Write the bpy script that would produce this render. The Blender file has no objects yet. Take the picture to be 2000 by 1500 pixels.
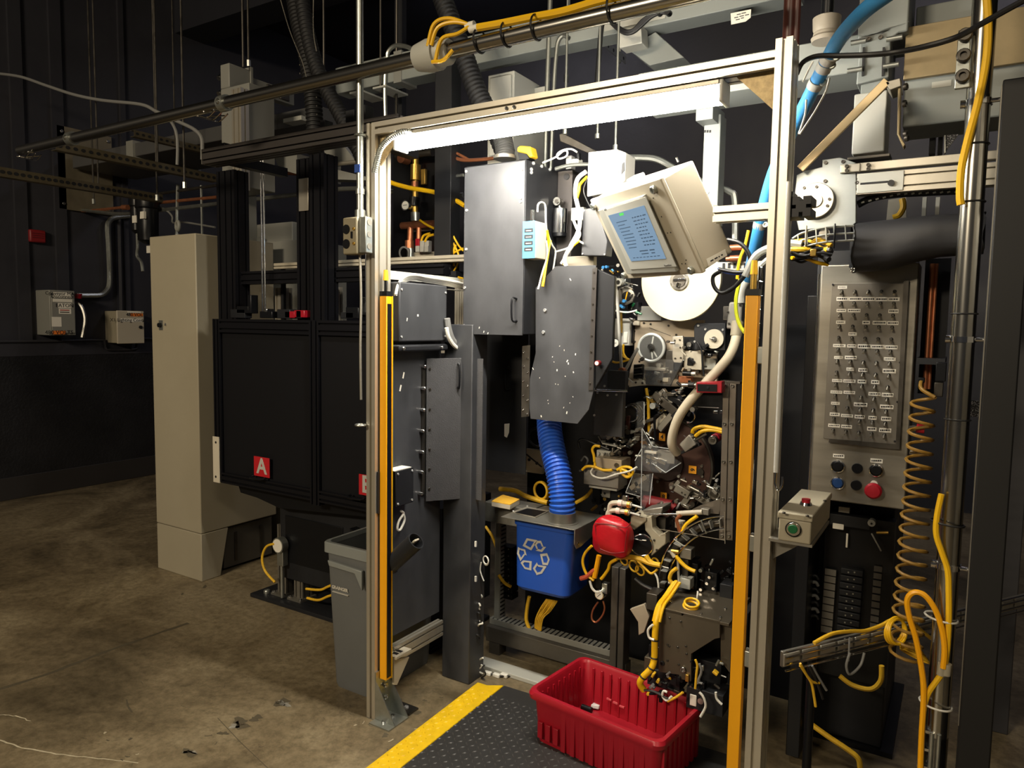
import bpy, math, random
from mathutils import Vector, Matrix
random.seed(7)
S = bpy.context.scene
C = S.collection
PI = math.pi
# ---------------- camera ----------------
FPX = 1413.05
CR = ((0.84869882, 0.52865304, 0.0153713), (-0.05585023, 0.0606846, 0.99659326), (-0.52591925, 0.84666602, -0.08102834))
CP = Vector((1.97822794, -2.10119638, 1.6))
cam_d = bpy.data.cameras.new('camera'); cam_d.sensor_width = 36; cam_d.lens = FPX / 2000 * 36; cam_d.clip_start = .02
cam = bpy.data.objects.new('camera', cam_d); C.objects.link(cam); S.camera = cam
r_, u_, f_ = [Vector(v) for v in CR]
cam.matrix_world = Matrix(((r_.x, u_.x, -f_.x, CP.x), (r_.y, u_.y, -f_.y, CP.y), (r_.z, u_.z, -f_.z, CP.z), (0, 0, 0, 1)))
# ---------------- world, room lamps, added back-wall lights, exposure ----------------
S.view_settings.view_transform = 'Standard'; S.view_settings.look = 'None'
S.view_settings.exposure = 0.0; S.view_settings.gamma = 1; S.view_settings.use_curve_mapping = False
wd = bpy.data.worlds.new('world'); S.world = wd; wd.use_nodes = True
wd.node_tree.nodes['Background'].inputs[0].default_value = (.75, .72, .72, 1)
wd.node_tree.nodes['Background'].inputs[1].default_value = .035
def area(name, loc, tgt, sx, sy, power, col):
    d = bpy.data.lights.new(name, 'AREA'); d.shape = 'RECTANGLE'; d.size = sx; d.size_y = sy; d.energy = power; d.color = col
    o = bpy.data.objects.new(name, d); C.objects.link(o); o.location = loc
    o.rotation_euler = (Vector(tgt) - Vector(loc)).to_track_quat('-Z', 'Y').to_euler(); return o
area('unseen_lamp', (-0.6, -5.8, 3.9), (-2.6, 0.8, 1.0), 1.8, .5, 275, (1, .84, .61))
area('unseen_lamp', (3.4, -3.4, 4.2), (1.6, 0.2, 1.2), 1.2, .4, 34, (1, .86, .64))
area('unseen_lamp', (-2.2, 3.7, 4.8), (-2.4, 5.0, 2.2), 1.6, .3, 16, (.9, .88, 1))  # added light without a seen source, lifts the dark back wall at left
area('unseen_lamp', (2.4, 3.7, 4.8), (2.2, 5.0, 2.2), 1.6, .3, 22, (.94, .88, 1))  # second added light, brightens the right of the back wall
TUBE_POWER = 195.0

# ---------------- pixel to place: a point of the photograph at a known depth ----------------
def _ray(px, py):
    a, b = (px - 1000) / FPX, -(py - 750) / FPX
    return Vector([CR[0][i] * a + CR[1][i] * b + CR[2][i] for i in range(3)])
def W(px, py, y):
    d = _ray(px, py); return CP + d * ((y - CP.y) / d.y)
def WX(px, py, x):
    d = _ray(px, py); return CP + d * ((x - CP.x) / d.x)
def WZ(px, py, z):
    d = _ray(px, py); return CP + d * ((z - CP.z) / d.z)
def pxm(p):   # metres per pixel at a point
    return (Vector(p) - CP).dot(f_) / FPX

# ---------------- materials ----------------
def lin(c):
    return tuple((x / 12.92 if x <= .04045 else ((x + .055) / 1.055) ** 2.4) for x in c)
def rgb(*c): return lin([x / 255 for x in c])
MATS = {}
def mat(name, col, rough=.5, metal=0, var=.0, vscale=6, bump=0, bscale=60, alpha=None, emit=None, estr=0, spec=.5, stretch=None, trans=0, rvar=0):
    m = bpy.data.materials.new(name); m.use_nodes = True; nt = m.node_tree; b = nt.nodes['Principled BSDF']
    c = rgb(*col)
    b.inputs['Base Color'].default_value = (*c, 1); b.inputs['Roughness'].default_value = rough; b.inputs['Metallic'].default_value = metal
    b.inputs['Specular IOR Level'].default_value = spec
    if trans: b.inputs['Transmission Weight'].default_value = trans; b.inputs['IOR'].default_value = 1.2
    if alpha is not None: b.inputs['Alpha'].default_value = alpha
    if emit: b.inputs['Emission Color'].default_value = (*rgb(*emit), 1); b.inputs['Emission Strength'].default_value = estr
    if var or bump or rvar:
        tc = nt.nodes.new('ShaderNodeTexCoord'); mp = nt.nodes.new('ShaderNodeMapping'); nt.links.new(tc.outputs['Object'], mp.inputs[0])
        if stretch: mp.inputs['Scale'].default_value = stretch
    if var or rvar:
        n = nt.nodes.new('ShaderNodeTexNoise'); n.inputs['Scale'].default_value = vscale; n.inputs['Detail'].default_value = 6; n.inputs['Roughness'].default_value = .65
        nt.links.new(mp.outputs[0], n.inputs[0])
        if var:
            r = nt.nodes.new('ShaderNodeValToRGB'); r.color_ramp.elements[0].position = .3; r.color_ramp.elements[1].position = .7
            r.color_ramp.elements[0].color = (*[x * (1 - var) for x in c], 1); r.color_ramp.elements[1].color = (*[min(1, x * (1 + var)) for x in c], 1)
            nt.links.new(n.outputs['Fac'], r.inputs[0]); nt.links.new(r.outputs[0], b.inputs['Base Color'])
        if rvar:
            mr = nt.nodes.new('ShaderNodeMapRange'); mr.inputs[1].default_value = .3; mr.inputs[2].default_value = .7
            mr.inputs[3].default_value = max(.05, rough - rvar); mr.inputs[4].default_value = min(1, rough + rvar)
            nt.links.new(n.outputs['Fac'], mr.inputs[0]); nt.links.new(mr.outputs[0], b.inputs['Roughness'])
    if bump:
        n2 = nt.nodes.new('ShaderNodeTexNoise'); n2.inputs['Scale'].default_value = bscale; n2.inputs['Detail'].default_value = 4
        bp = nt.nodes.new('ShaderNodeBump'); bp.inputs['Strength'].default_value = bump; bp.inputs['Distance'].default_value = .004
        nt.links.new(mp.outputs[0], n2.inputs[0]); nt.links.new(n2.outputs['Fac'], bp.inputs['Height']); nt.links.new(bp.outputs[0], b.inputs['Normal'])
    MATS[name] = m; return m
alu = mat('aluminium', (196, 190, 176), .38, .75, .06, 20, stretch=(1, 1, .1))
alud = mat('aluminium_dull', (150, 146, 136), .45, .8, .12, 14)
psteel = mat('polished_steel', (168, 166, 160), .22, 1)
boltm = mat('bright_bolt', (198, 198, 196), .3, .6)
steel = mat('steel', (160, 158, 152), .3, 1, .1, 12, rvar=.1)
steeld = mat('dark_steel', (88, 84, 78), .4, .85, .2, 10, rvar=.1)
chrome = mat('chrome', (215, 215, 215), .12, 1)
zinc = mat('zinc_plated', (175, 178, 172), .35, .9, .15, 18)
black = mat('black_paint', (30, 31, 34), .5, 0, .12, 5, rvar=.1, spec=.3)
blackg = mat('black_gloss', (16, 17, 20), .35, 0, spec=.3)
panelb = mat('smudged_black_sheet', (58, 59, 62), .45, 0, .24, 8, rvar=.12, stretch=(1, 1, .55))
panelt = mat('textured_charcoal_sheet', (62, 62, 64), .55, 0, .12, 30, bump=.5, bscale=260)
bext = mat('black_anodised', (19, 19, 23), .4, .2, spec=.3)
bextw = mat('worn_black_anodised', (70, 66, 64), .42, .5, .08, 8)
rubber = mat('black_rubber', (22, 22, 24), .6)
grey = mat('grey_enamel', (128, 128, 122), .5, 0, .03, 4)
greyb = mat('beige_grey_enamel', (154, 146, 126), .5, 0, .04, 3)
greyl = mat('light_grey_enamel', (172, 172, 164), .45, 0, .03, 4)
white = mat('white_plastic', (178, 176, 168), .4)
cream = mat('cream_enamel', (180, 172, 154), .4, 0, .03, 4)
yel = mat('yellow_cable_jacket', (232, 182, 20), .42)
yelw = mat('yellow_worn', (222, 176, 40), .5, 0, .12, 30)
amber = mat('amber_yellow_enamel', (240, 168, 10), .4, 0, .03, 8)
redm = mat('red_plastic', (158, 20, 36), .38, 0, .05, 6)
redd = mat('dull_red', (120, 22, 26), .5)
blue = mat('blue_plastic', (30, 76, 170), .38, 0, .05, 8)
blueh = mat('blue_hose', (40, 90, 190), .35)
bluel = mat('light_blue_hose', (62, 142, 205), .4)
greenm = mat('green_plastic', (20, 92, 52), .35)
brass = mat('brass', (196, 160, 80), .35, .9, .15, 30)
copper = mat('copper', (190, 122, 86), .38, .75, .2, 20)
glass = mat('clear_acrylic', (235, 240, 245), .06, 0, alpha=.03)
wcab = mat('white_cable', (222, 220, 210), .45)
gcab = mat('grey_cable', (120, 120, 118), .5)
bcab = mat('black_cable', (24, 24, 26), .45)
lab = mat('paper_label', (226, 222, 210), .6)
ink = mat('black_ink', (22, 22, 24), .6)
inkr = mat('red_ink', (168, 30, 32), .6)
oran = mat('orange_label', (224, 120, 40), .6)
tagy = mat('orange_number_tag', (236, 160, 30), .5)

# ---------------- mesh builder ----------------
def basis(d):
    d = Vector(d).normalized(); a = Vector((0, 0, 1)) if abs(d.z) < .9 else Vector((1, 0, 0))
    u = d.cross(a).normalized(); return u, d.cross(u).normalized(), d
def smooth_path(pts, k=6):
    pts = [Vector(p) for p in pts]
    if len(pts) < 3: return pts
    out = []; n = len(pts)
    for i in range(n - 1):
        p0, p1, p2, p3 = pts[max(i - 1, 0)], pts[i], pts[i + 1], pts[min(i + 2, n - 1)]
        for j in range(k):
            t = j / k; out.append(.5 * ((2 * p1) + (p2 - p0) * t + (2 * p0 - 5 * p1 + 4 * p2 - p3) * t * t + (3 * p1 - p0 - 3 * p2 + p3) * t ** 3))
    out.append(pts[-1]); return out
class B:
    def __init__(s): s.v = []; s.f = []
    def add(s, vs, fs):
        o = len(s.v); s.v += [tuple(x) for x in vs]; s.f += [tuple(i + o for i in f) for f in fs]; return s
    def box(s, x0, y0, z0, x1, y1, z1):
        if x0 > x1: x0, x1 = x1, x0
        if y0 > y1: y0, y1 = y1, y0
        if z0 > z1: z0, z1 = z1, z0
        return s.add([(x, y, z) for z in (z0, z1) for y in (y0, y1) for x in (x0, x1)], [(0, 2, 3, 1), (4, 5, 7, 6), (0, 1, 5, 4), (2, 6, 7, 3), (0, 4, 6, 2), (1, 3, 7, 5)])
    def hexa(s, p):   # 8 points: bottom ring then top ring
        return s.add(p, [(3, 2, 1, 0), (4, 5, 6, 7), (0, 1, 5, 4), (1, 2, 6, 5), (2, 3, 7, 6), (3, 0, 4, 7)])
    def obox(s, c, u, v, w, a, b, d):   # oriented box: centre, three axes, half sizes
        c = Vector(c); u, v, w = [Vector(q).normalized() for q in (u, v, w)]
        return s.hexa([c + u * (a * i) + v * (b * j) + w * (d * k) for k in (-1, 1) for i, j in ((-1, -1), (1, -1), (1, 1), (-1, 1))])
    def pb(s, l, t, r, b, y, dep):   # box whose front face covers a pixel rectangle on the plane Y = y
        m, k = (t + b) / 2, (l + r) / 2
        return s.box(W(l, m, y).x, y, W(k, b, y).z, W(r, m, y).x, y + dep, W(k, t, y).z)
    def poly(s, pts, n, th):   # polygon of 3D points extruded by th along n
        n = Vector(n) * th; k = len(pts); a = [Vector(p) for p in pts]; b = [p + n for p in a]
        return s.add(a + b, [tuple(range(k)), tuple(range(2 * k - 1, k - 1, -1))] + [(i, i + k, (i + 1) % k + k, (i + 1) % k) for i in range(k)])
    def ply(s, px, y, th):
        return s.poly([W(a, b, y) for a, b in px], (0, 1, 0), th)
    def plx(s, px, x, th):
        return s.poly([WX(a, b, x) for a, b in px], (1, 0, 0), th)
    def cyl(s, p0, p1, r, r1=None, n=16):
        p0, p1 = Vector(p0), Vector(p1); r1 = r if r1 is None else r1; u, v, d = basis(p1 - p0)
        a = [p0 + (u * math.cos(2 * PI * i / n) + v * math.sin(2 * PI * i / n)) * r for i in range(n)]
        b = [p1 + (u * math.cos(2 * PI * i / n) + v * math.sin(2 * PI * i / n)) * r1 for i in range(n)]
        return s.add(a + b, [tuple(range(n - 1, -1, -1)), tuple(range(n, 2 * n))] + [(i, (i + 1) % n, (i + 1) % n + n, i + n) for i in range(n)])
    def rev(s, o, d, prof, n=24, cap=True):   # profile of (distance along d, radius)
        o = Vector(o); u, v, d = basis(d); vs = []; fs = []; m = len(prof)
        for h, r in prof: vs += [o + d * h + (u * math.cos(2 * PI * i / n) + v * math.sin(2 * PI * i / n)) * r for i in range(n)]
        for j in range(m - 1): fs += [(j * n + i, j * n + (i + 1) % n, (j + 1) * n + (i + 1) % n, (j + 1) * n + i) for i in range(n)]
        if cap: fs += [tuple(range(n - 1, -1, -1)), tuple(range((m - 1) * n, m * n))]
        return s.add(vs, fs)
    def tube(s, pts, r, n=8, k=6, rf=None, raw=False):
        P = [Vector(p) for p in pts] if raw else smooth_path(pts, k)
        vs = []; fs = []; m = len(P); u = None
        for i, p in enumerate(P):
            d = (P[min(i + 1, m - 1)] - P[max(i - 1, 0)]).normalized()
            if u is None: u = basis(d)[0]
            u = (u - d * u.dot(d)).normalized(); v = d.cross(u); rr = rf(i, m) * r if rf else r
            vs += [p + (u * math.cos(2 * PI * j / n) + v * math.sin(2 * PI * j / n)) * rr for j in range(n)]
        for i in range(m - 1): fs += [(i * n + j, i * n + (j + 1) % n, (i + 1) * n + (j + 1) % n, (i + 1) * n + j) for j in range(n)]
        fs += [tuple(range(n - 1, -1, -1)), tuple(range((m - 1) * n, m * n))]
        return s.add(vs, fs)
    def ribs(s, pts, r, pitch, amp=.12, n=20):   # corrugated hose
        P = smooth_path(pts, 24); L = [0]
        for i in range(1, len(P)): L.append(L[-1] + (P[i] - P[i - 1]).length)
        k = max(2, int(L[-1] / pitch)) ; out = []; j = 0
        for i in range(k * 4 + 1):
            t = L[-1] * i / (k * 4)
            while j < len(L) - 2 and L[j + 1] < t: j += 1
            a = (t - L[j]) / max(1e-9, L[j + 1] - L[j]); out.append(P[j].lerp(P[j + 1], a))
        return s.tube(out, r, n, raw=True, rf=lambda i, m: (1, 1, 1 - amp, 1 - amp)[i % 4])
    def ring(s, c, d, R, r, n=24, m=8):
        u, v, d = basis(d); c = Vector(c); vs = []; fs = []
        for i in range(n):
            a = 2 * PI * i / n; e = u * math.cos(a) + v * math.sin(a)
            vs += [c + e * (R + r * math.cos(2 * PI * j / m)) + d * (r * math.sin(2 * PI * j / m)) for j in range(m)]
        fs = [(i * m + j, i * m + (j + 1) % m, ((i + 1) % n) * m + (j + 1) % m, ((i + 1) % n) * m + j) for i in range(n) for j in range(m)]
        return s.add(vs, fs)
    def ext(s, ax, a0, a1, u0, u1, v0, v1, mod=.045, sw=.010, sd=.012):   # slotted extrusion along an axis
        def side(L):
            k = max(1, round(L / mod)); st = L / k; o = []
            for i in range(k):
                c = st * (i + .5); o += [(c - sw / 2, 0), (c - sw / 2, sd), (c + sw / 2, sd), (c + sw / 2, 0)]
            return o
        w, h = u1 - u0, v1 - v0; P = [(0, 0)]
        P += [(a, b) for a, b in side(w)] + [(w, 0)] + [(w - b, a) for a, b in side(h)] + [(w, h)]
        P += [(w - a, h - b) for a, b in side(w)] + [(0, h)] + [(b, h - a) for a, b in side(h)]
        q = {'z': lambda u, v, a: (u, v, a), 'x': lambda u, v, a: (a, u, v), 'y': lambda u, v, a: (u, a, v)}[ax]
        A = [q(u0 + a, v0 + b, a0) for a, b in P]; D = [q(u0 + a, v0 + b, a1) for a, b in P]; k = len(P)
        return s.add(A + D, [tuple(range(k - 1, -1, -1)), tuple(range(k, 2 * k))] + [(i, (i + 1) % k, (i + 1) % k + k, i + k) for i in range(k)])
    def mesh(s, name, m, sm=35):
        me = bpy.data.meshes.new(name); me.from_pydata(s.v, [], s.f); me.update()
        import bmesh
        bm = bmesh.new(); bm.from_mesh(me); bmesh.ops.recalc_face_normals(bm, faces=bm.faces); bm.to_mesh(me); bm.free()
        if m: me.materials.append(m)
        if sm:
            for p in me.polygons: p.use_smooth = True
            me.set_sharp_from_angle(angle=math.radians(sm))
        return me
    def to(s, name, m, par=None, bev=0, label=None, sm=35, kind=None):
        o = bpy.data.objects.new(name, s.mesh(name, m, sm)); C.objects.link(o)
        if par: o.parent = par
        if bev: md = o.modifiers.new('bevel', 'BEVEL'); md.width = bev; md.segments = 2; md.limit_method = 'ANGLE'; md.angle_limit = .6
        if label: o['label'] = label
        if kind: o['kind'] = kind
        return o
ROOTS = []
def T(name, label, cat, group=None):
    o = bpy.data.objects.new(name, None); o.empty_display_size = .05; C.objects.link(o); o['label'] = label; o['category'] = cat
    if group: o['group'] = group
    ROOTS.append(o); return o
def tag(o, label, cat, group=None, kind=None):
    o['label'] = label; o['category'] = cat
    if group: o['group'] = group
    if kind: o['kind'] = kind
    return o
def struct(o, label, cat=None):
    o['kind'] = 'structure'; o['label'] = label
    if cat: o['category'] = cat
    return o
def sh(o, par, loc, rot=None, scale=None):   # another part that shares mesh data
    c = bpy.data.objects.new(o.name.split('.')[0], o if isinstance(o, bpy.types.Mesh) else o.data); C.objects.link(c); c.parent = par; c.location = loc
    if rot is not None: c.rotation_euler = rot
    if scale is not None: c.scale = scale if hasattr(scale, '__len__') else (scale,) * 3
    return c
def copy_tree(o, off, par=None):
    c = o.copy(); C.objects.link(c); c.parent = par
    if par is None: c.location = c.location + Vector(off)
    for ch in o.children: copy_tree(ch, off, c)
    return c
def wire(name, pts, r, m, label, cat='cable', par=None, n=8, k=6, group=None):
    o = B().tube(pts, r, n, k).to(name, m, par)
    if not par: tag(o, label, cat, group)
    elif label: o['label'] = label
    return o
BOLT = {}
def bolt(par, p, d, r=.006, m=None, name='bolt', h=None):   # cap-screw head with socket, shared mesh per size
    m = m or boltm; r *= 1.2; h = h or r * .9; key = (round(r, 4), m.name, name, round(h, 4))
    if key not in BOLT:
        BOLT[key] = B().rev((0, 0, 0), (0, 0, 1), [(0, r), (h * .8, r), (h, r * .85), (h, r * .5), (h * .5, r * .45)], 12).mesh(name, m)
    o = sh(BOLT[key], par, p, Vector(d).to_track_quat('Z', 'Y').to_euler()); o.name = name; return o
def text(par, s, p, u, n, size, m, name='lettering', label=None, bold=0, depth=.0006, align='CENTER'):
    cu = bpy.data.curves.new('lettering', 'FONT'); cu.body = s; cu.size = size; cu.align_x = align; cu.align_y = 'CENTER'; cu.extrude = depth; cu.offset = bold; cu.resolution_u = 3
    t = bpy.data.objects.new('tmp', cu); C.objects.link(t)
    dg = bpy.context.evaluated_depsgraph_get(); me = bpy.data.meshes.new_from_object(t.evaluated_get(dg)); bpy.data.objects.remove(t)
    me.name = name; me.materials.clear(); me.materials.append(m)
    u = Vector(u).normalized(); n = Vector(n).normalized(); v = n.cross(u)
    me.transform(Matrix(((u.x, v.x, n.x, p[0]), (u.y, v.y, n.y, p[1]), (u.z, v.z, n.z, p[2]), (0, 0, 0, 1))))
    o = bpy.data.objects.new(name, me); C.objects.link(o); o.parent = par
    if label: o['label'] = label
    return o
def finish():
    bpy.context.view_layer.update()
    def meshes(o):
        for c in o.children:
            if c.type == 'MESH': yield c
            yield from meshes(c)
    for r in ROOTS:
        P = [m.matrix_world @ Vector(b) for m in meshes(r) for b in m.bound_box]
        if not P: continue
        lo = [min(p[i] for p in P) for i in range(3)]; hi = [max(p[i] for p in P) for i in range(3)]
        L = Vector(((lo[0] + hi[0]) / 2, (lo[1] + hi[1]) / 2, lo[2])); r.location = L
        for c in r.children: c.location = c.location - L
    for o in list(S.objects):
        if o.type == 'MESH' and o.parent is None and o.data.users == 1 and not o.children and o.location.length == 0:
            P = [Vector(b) for b in o.bound_box]; L = Vector(((P[0].x + P[6].x) / 2, (P[0].y + P[6].y) / 2, P[0].z))
            o.data.transform(Matrix.Translation(-L)); o.location = L
# ================= the room =================
XW = -5.1
def floor_mat():
    m = bpy.data.materials.new('concrete'); m.use_nodes = True; nt = m.node_tree; b = nt.nodes['Principled BSDF']; L = nt.links.new
    tc = nt.nodes.new('ShaderNodeTexCoord')
    n1 = nt.nodes.new('ShaderNodeTexNoise'); n1.inputs['Scale'].default_value = 1.1; n1.inputs['Detail'].default_value = 9; n1.inputs['Roughness'].default_value = .68; n1.inputs['Distortion'].default_value = .7
    n2 = nt.nodes.new('ShaderNodeTexNoise'); n2.inputs['Scale'].default_value = 26; n2.inputs['Detail'].default_value = 5; n2.inputs['Roughness'].default_value = .75
    L(tc.outputs['Object'], n1.inputs[0]); L(tc.outputs['Object'], n2.inputs[0])
    r = nt.nodes.new('ShaderNodeValToRGB'); e = r.color_ramp.elements
    e[0].position = .34; e[0].color = (*rgb(78, 69, 52), 1); e[1].position = .68; e[1].color = (*rgb(154, 141, 113), 1)
    k = e.new(.5); k.color = (*rgb(120, 107, 83), 1)
    L(n1.outputs['Fac'], r.inputs[0])
    r2 = nt.nodes.new('ShaderNodeValToRGB'); f = r2.color_ramp.elements
    f[0].position = .32; f[0].color = (.5, .48, .45, 1); f[1].position = .6; f[1].color = (1.08, 1.07, 1.05, 1)
    L(n2.outputs['Fac'], r2.inputs[0])
    mx = nt.nodes.new('ShaderNodeMix'); mx.data_type = 'RGBA'; mx.blend_type = 'MULTIPLY'; mx.inputs[0].default_value = .8
    L(r.outputs[0], mx.inputs[6]); L(r2.outputs[0], mx.inputs[7]); L(mx.outputs[2], b.inputs['Base Color'])
    mr = nt.nodes.new('ShaderNodeMapRange'); mr.inputs[1].default_value = .3; mr.inputs[2].default_value = .7; mr.inputs[3].default_value = .26; mr.inputs[4].default_value = .55
    L(n1.outputs['Fac'], mr.inputs[0]); L(mr.outputs[0], b.inputs['Roughness'])
    bp = nt.nodes.new('ShaderNodeBump'); bp.inputs['Strength'].default_value = .15; bp.inputs['Distance'].default_value = .004
    L(n2.outputs['Fac'], bp.inputs['Height']); L(bp.outputs[0], b.inputs['Normal']); return m
conc = floor_mat()
wallm = mat('black_wall_paint', (42, 42, 48), .55, 0, .1, 1.2, bump=.25, bscale=25, rvar=.12)
walll = mat('black_block_paint', (27, 27, 29), .42, 0, .12, 2, bump=.9, bscale=45, rvar=.12)
ceilm = mat('dark_ceiling_paint', (27, 28, 36), .75, 0, .1, 1)
stain = mat('dark_floor_stain', (84, 76, 60), .45)
resid = mat('tape_residue', (150, 146, 134), .35, .3, .4, 60)
pale = mat('pale_filler', (178, 168, 142), .7, 0, .2, 40)
fl = struct(B().box(XW - .1, -6, -.12, 7, 6, 0).to('floor', conc), 'worn brown concrete floor')
# saw-cut joints, filler cracks and old adhesive patches in the floor
def strip(px, wid, m, name, z=.0006):
    P = [WZ(a, b, z) for a, b in px]; bb = B(); vs = []
    for i, p in enumerate(P):
        d = (P[min(i + 1, len(P) - 1)] - P[max(i - 1, 0)]); d.z = 0; d.normalize(); q = Vector((-d.y, d.x, 0)) * wid * random.uniform(.6, 1.2) * .5
        vs += [p - q, p + q]
    bb.add(vs, [(2 * i, 2 * i + 1, 2 * i + 3, 2 * i + 2) for i in range(len(P) - 1)]); bb.to(name, m, fl)
def dense(px, k=6, j=2.0):
    o = []
    for i in range(len(px) - 1):
        for t in range(k): a = t / k; o.append((px[i][0] * (1 - a) + px[i + 1][0] * a + random.uniform(-j, j), px[i][1] * (1 - a) + px[i + 1][1] * a + random.uniform(-j, j) * .5))
    return o + [px[-1]]
strip(dense([(-30, 1355), (90, 1318), (200, 1275), (300, 1240), (368, 1217)], 5, .8), .024, stain, 'floor_joint')
strip(dense([(0, 1445), (40, 1460), (110, 1473), (190, 1481), (270, 1490)], 6), .006, pale, 'filler_crack')
strip(dense([(0, 1396), (30, 1398), (60, 1408)], 5), .005, pale, 'filler_crack')
strip(dense([(247, 1366), (250, 1380), (258, 1391)], 4, .3), .007, stain, 'scuff_mark')
strip([(425, 1402), (470, 1450), (525, 1502)], .004, stain, 'scuff_mark')
def patch(px, py, s, m, name, asp=.45):
    P = []
    for i in range(18):
        a = 2 * PI * i / 18; rr = s * (.55 + .22 * math.sin(2 * a + px) + .14 * math.sin(5 * a + py) + random.uniform(-.07, .07)); P.append(WZ(px + math.cos(a) * rr, py + math.sin(a) * rr * asp, .0008))
    B().add(P, [tuple(range(18))]).to(name, m, fl)
for a in ((550, 1372, 26, stain), (553, 1374, 22, resid), (470, 1412, 34, stain), (462, 1416, 24, resid), (500, 1403, 22, stain), (435, 1432, 16, stain), (370, 1470, 26, stain), (372, 1469, 18, resid), (806, 1392, 22, stain), (752, 1436, 14, stain), (400, 1146, 9, stain), (356, 1160, 6, stain), (255, 1443, 8, stain), (238, 1484, 6, stain), (694, 1416, 5, pale), (205, 1431, 6, pale), (830, 1368, 7, stain), (862, 1362, 6, stain)): patch(*a[:3], a[3], 'residue_patch' if a[3] is resid else 'stain_patch')
random.seed(31)
for _ in range(46):
    px, py = random.choice(((random.uniform(690, 900), random.uniform(1350, 1470)), (random.uniform(120, 700), random.uniform(1330, 1495)))); an = random.uniform(0, 6.3); ln = random.uniform(3, 16)
    strip([(px, py), (px + ln * .5 * math.cos(an), py + ln * .3 * math.sin(an) + 1), (px + ln * math.cos(an), py + ln * .5 * math.sin(an))], random.uniform(.002, .006), random.choice((stain, stain, pale)), 'scuff_mark')
wl = struct(B().box(XW - .15, -6, 0, XW, 6, 5.2).to('wall_left', wallm), 'black painted wall on the left')
zr = WX(0, 697, XW).z
B().box(XW, -6, .2, XW + .03, 6, zr).to('wainscot', walll, wl, label='glossy black rough lower wall')
B().box(XW, -6, zr, XW + .035, 6, zr + .14).to('chair_rail', wallm, wl, .004)
for px in (30, 108, 240):
    y = WX(px, 500, XW).y; B().box(XW, y, zr + .14, XW + .03, y + (.1 if px != 240 else .05), 5.1).to('pilaster', wallm, wl)
struct(B().box(XW, -6, 0, XW + .045, 6, .2).to('baseboard_left', mat('black_baseboard', (40, 37, 35), .5, 0, .1, 3), None, .004), 'dark baseboard along the left wall')
struct(B().box(XW - .15, 5.4, 0, 7, 5.55, 5.2).to('wall_back', wallm), 'black wall far behind the machine')
struct(B().box(6.9, -6, 0, 7.05, 5.55, 5.2).to('wall_right', wallm), 'black wall on the far right')
struct(B().box(XW - .15, -6, 5.0, 7, 5.55, 5.2).to('ceiling', ceilm), 'dark painted ceiling over the hall')
b = B(); b.box(XW, 2.6, 4.55, 7, 2.95, 5.0); struct(b.to('trim_1', ceilm), 'dark ceiling beam crossing the hall')
# wall plate
t = T('wall_plate', 'large bare metal sheet fixed high on the left wall', 'metal sheet')
p0, p1 = WX(110, 243, XW + .03), WX(115, 407, XW + .03); y1 = WX(218, 268, XW + .03).y
B().box(XW, p0.y, p1.z, XW + .03, y1, p0.z).to('sheet', mat('tarnished_sheet', (118, 110, 92), .5, .3, .25, 3, rvar=.1), t, .003)
for yy in (p0.y + .04, y1 - .04):
    for zz in (p0.z - .05, p1.z + .05): bolt(t, (XW + .03, yy, zz), (1, 0, 0), .012, steel)
t = T('fire_alarm', 'dark red fire alarm box on the left wall', 'alarm')
p0, p1 = WX(58, 447, XW + .06), WX(91, 475, XW + .06)
B().box(XW, p0.y, p1.z, XW + .06, p1.y, p0.z).to('housing', redd, t, .012)
for i in range(3): B().box(XW + .059, p0.y + .02, p0.z - .03 - .018 * i, XW + .063, p1.y - .02, p0.z - .036 - .018 * i).to('louvre', mat('alarm_louvre%d' % i, (80, 14, 18), .5) if i == 0 else MATS['alarm_louvre0'], t)
# disconnect switch
D = XW + .24
t = T('disconnect_switch', 'grey main disconnect switch box on the wall with a red handle', 'switch box')
fy0, fy1, fz1, fz0 = WX(97, 600, D).y, WX(147, 600, D).y, WX(120, 567, D).z, WX(120, 655, D).z
B().box(XW, fy0, fz0, D, fy1, fz1).to('housing', grey, t, .006)
B().box(D, fy0 + .01, fz0 + .02, D + .012, fy1 - .01, fz1 - .02).to('door', grey, t, .004)
def wlabel(par, l, tp, r, bt, X, m, txt=None, tm=None, size=.03, name='sticker'):
    q0, q1 = WX(l, (tp + bt) / 2, X), WX(r, (tp + bt) / 2, X); z1, z0 = WX((l + r) / 2, tp, X).z, WX((l + r) / 2, bt, X).z
    o = B().box(X, q0.y, z0, X + .002, q1.y, z1).to(name, m, par)
    if txt:
        ls = txt.split('|')
        for i, s in enumerate(ls): text(o, s, (X + .0025, (q0.y + q1.y) / 2, z1 - (z1 - z0) * (i + .5) / len(ls)), (0, 1, 0), (1, 0, 0), size, tm or ink)
wlabel(t, 104, 571, 139, 582, D + .012, lab, 'Conveyor MAIN|Disconnect', ink, .042)
wlabel(t, 103, 584, 141, 590, D + .012, lab)
wlabel(t, 113, 592, 139, 602, D + .012, lab, 'EATON', ink, .045)
wlabel(t, 115, 603, 139, 613, D + .012, lab)
for i_ in range(2): wlabel(t, 117, 605 + 4 * i_, 135, 606.6 + 4 * i_, D + .0141, (inkr, ink)[i_], name='print_line')
wlabel(t, 101, 619, 120, 638, D + .012, lab)
wlabel(t, 103, 646, 128, 653, D + .012, oran, '480 VOLTS', ink, .05)
B().tube([(D - .1, fy1, fz1 - .1), (D - .02, fy1 + .05, fz1 - .12), (D + .02, fy1 + .07, fz1 - .25), (D + .02, fy1 + .04, fz1 - .42)], .018).to('handle_arm', steel, t)
B().cyl(WX(152, 574, D - .05), WX(152, 583, D - .05), .035, .03).to('handle_grip', redm, t, label='red handle grip')
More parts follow.
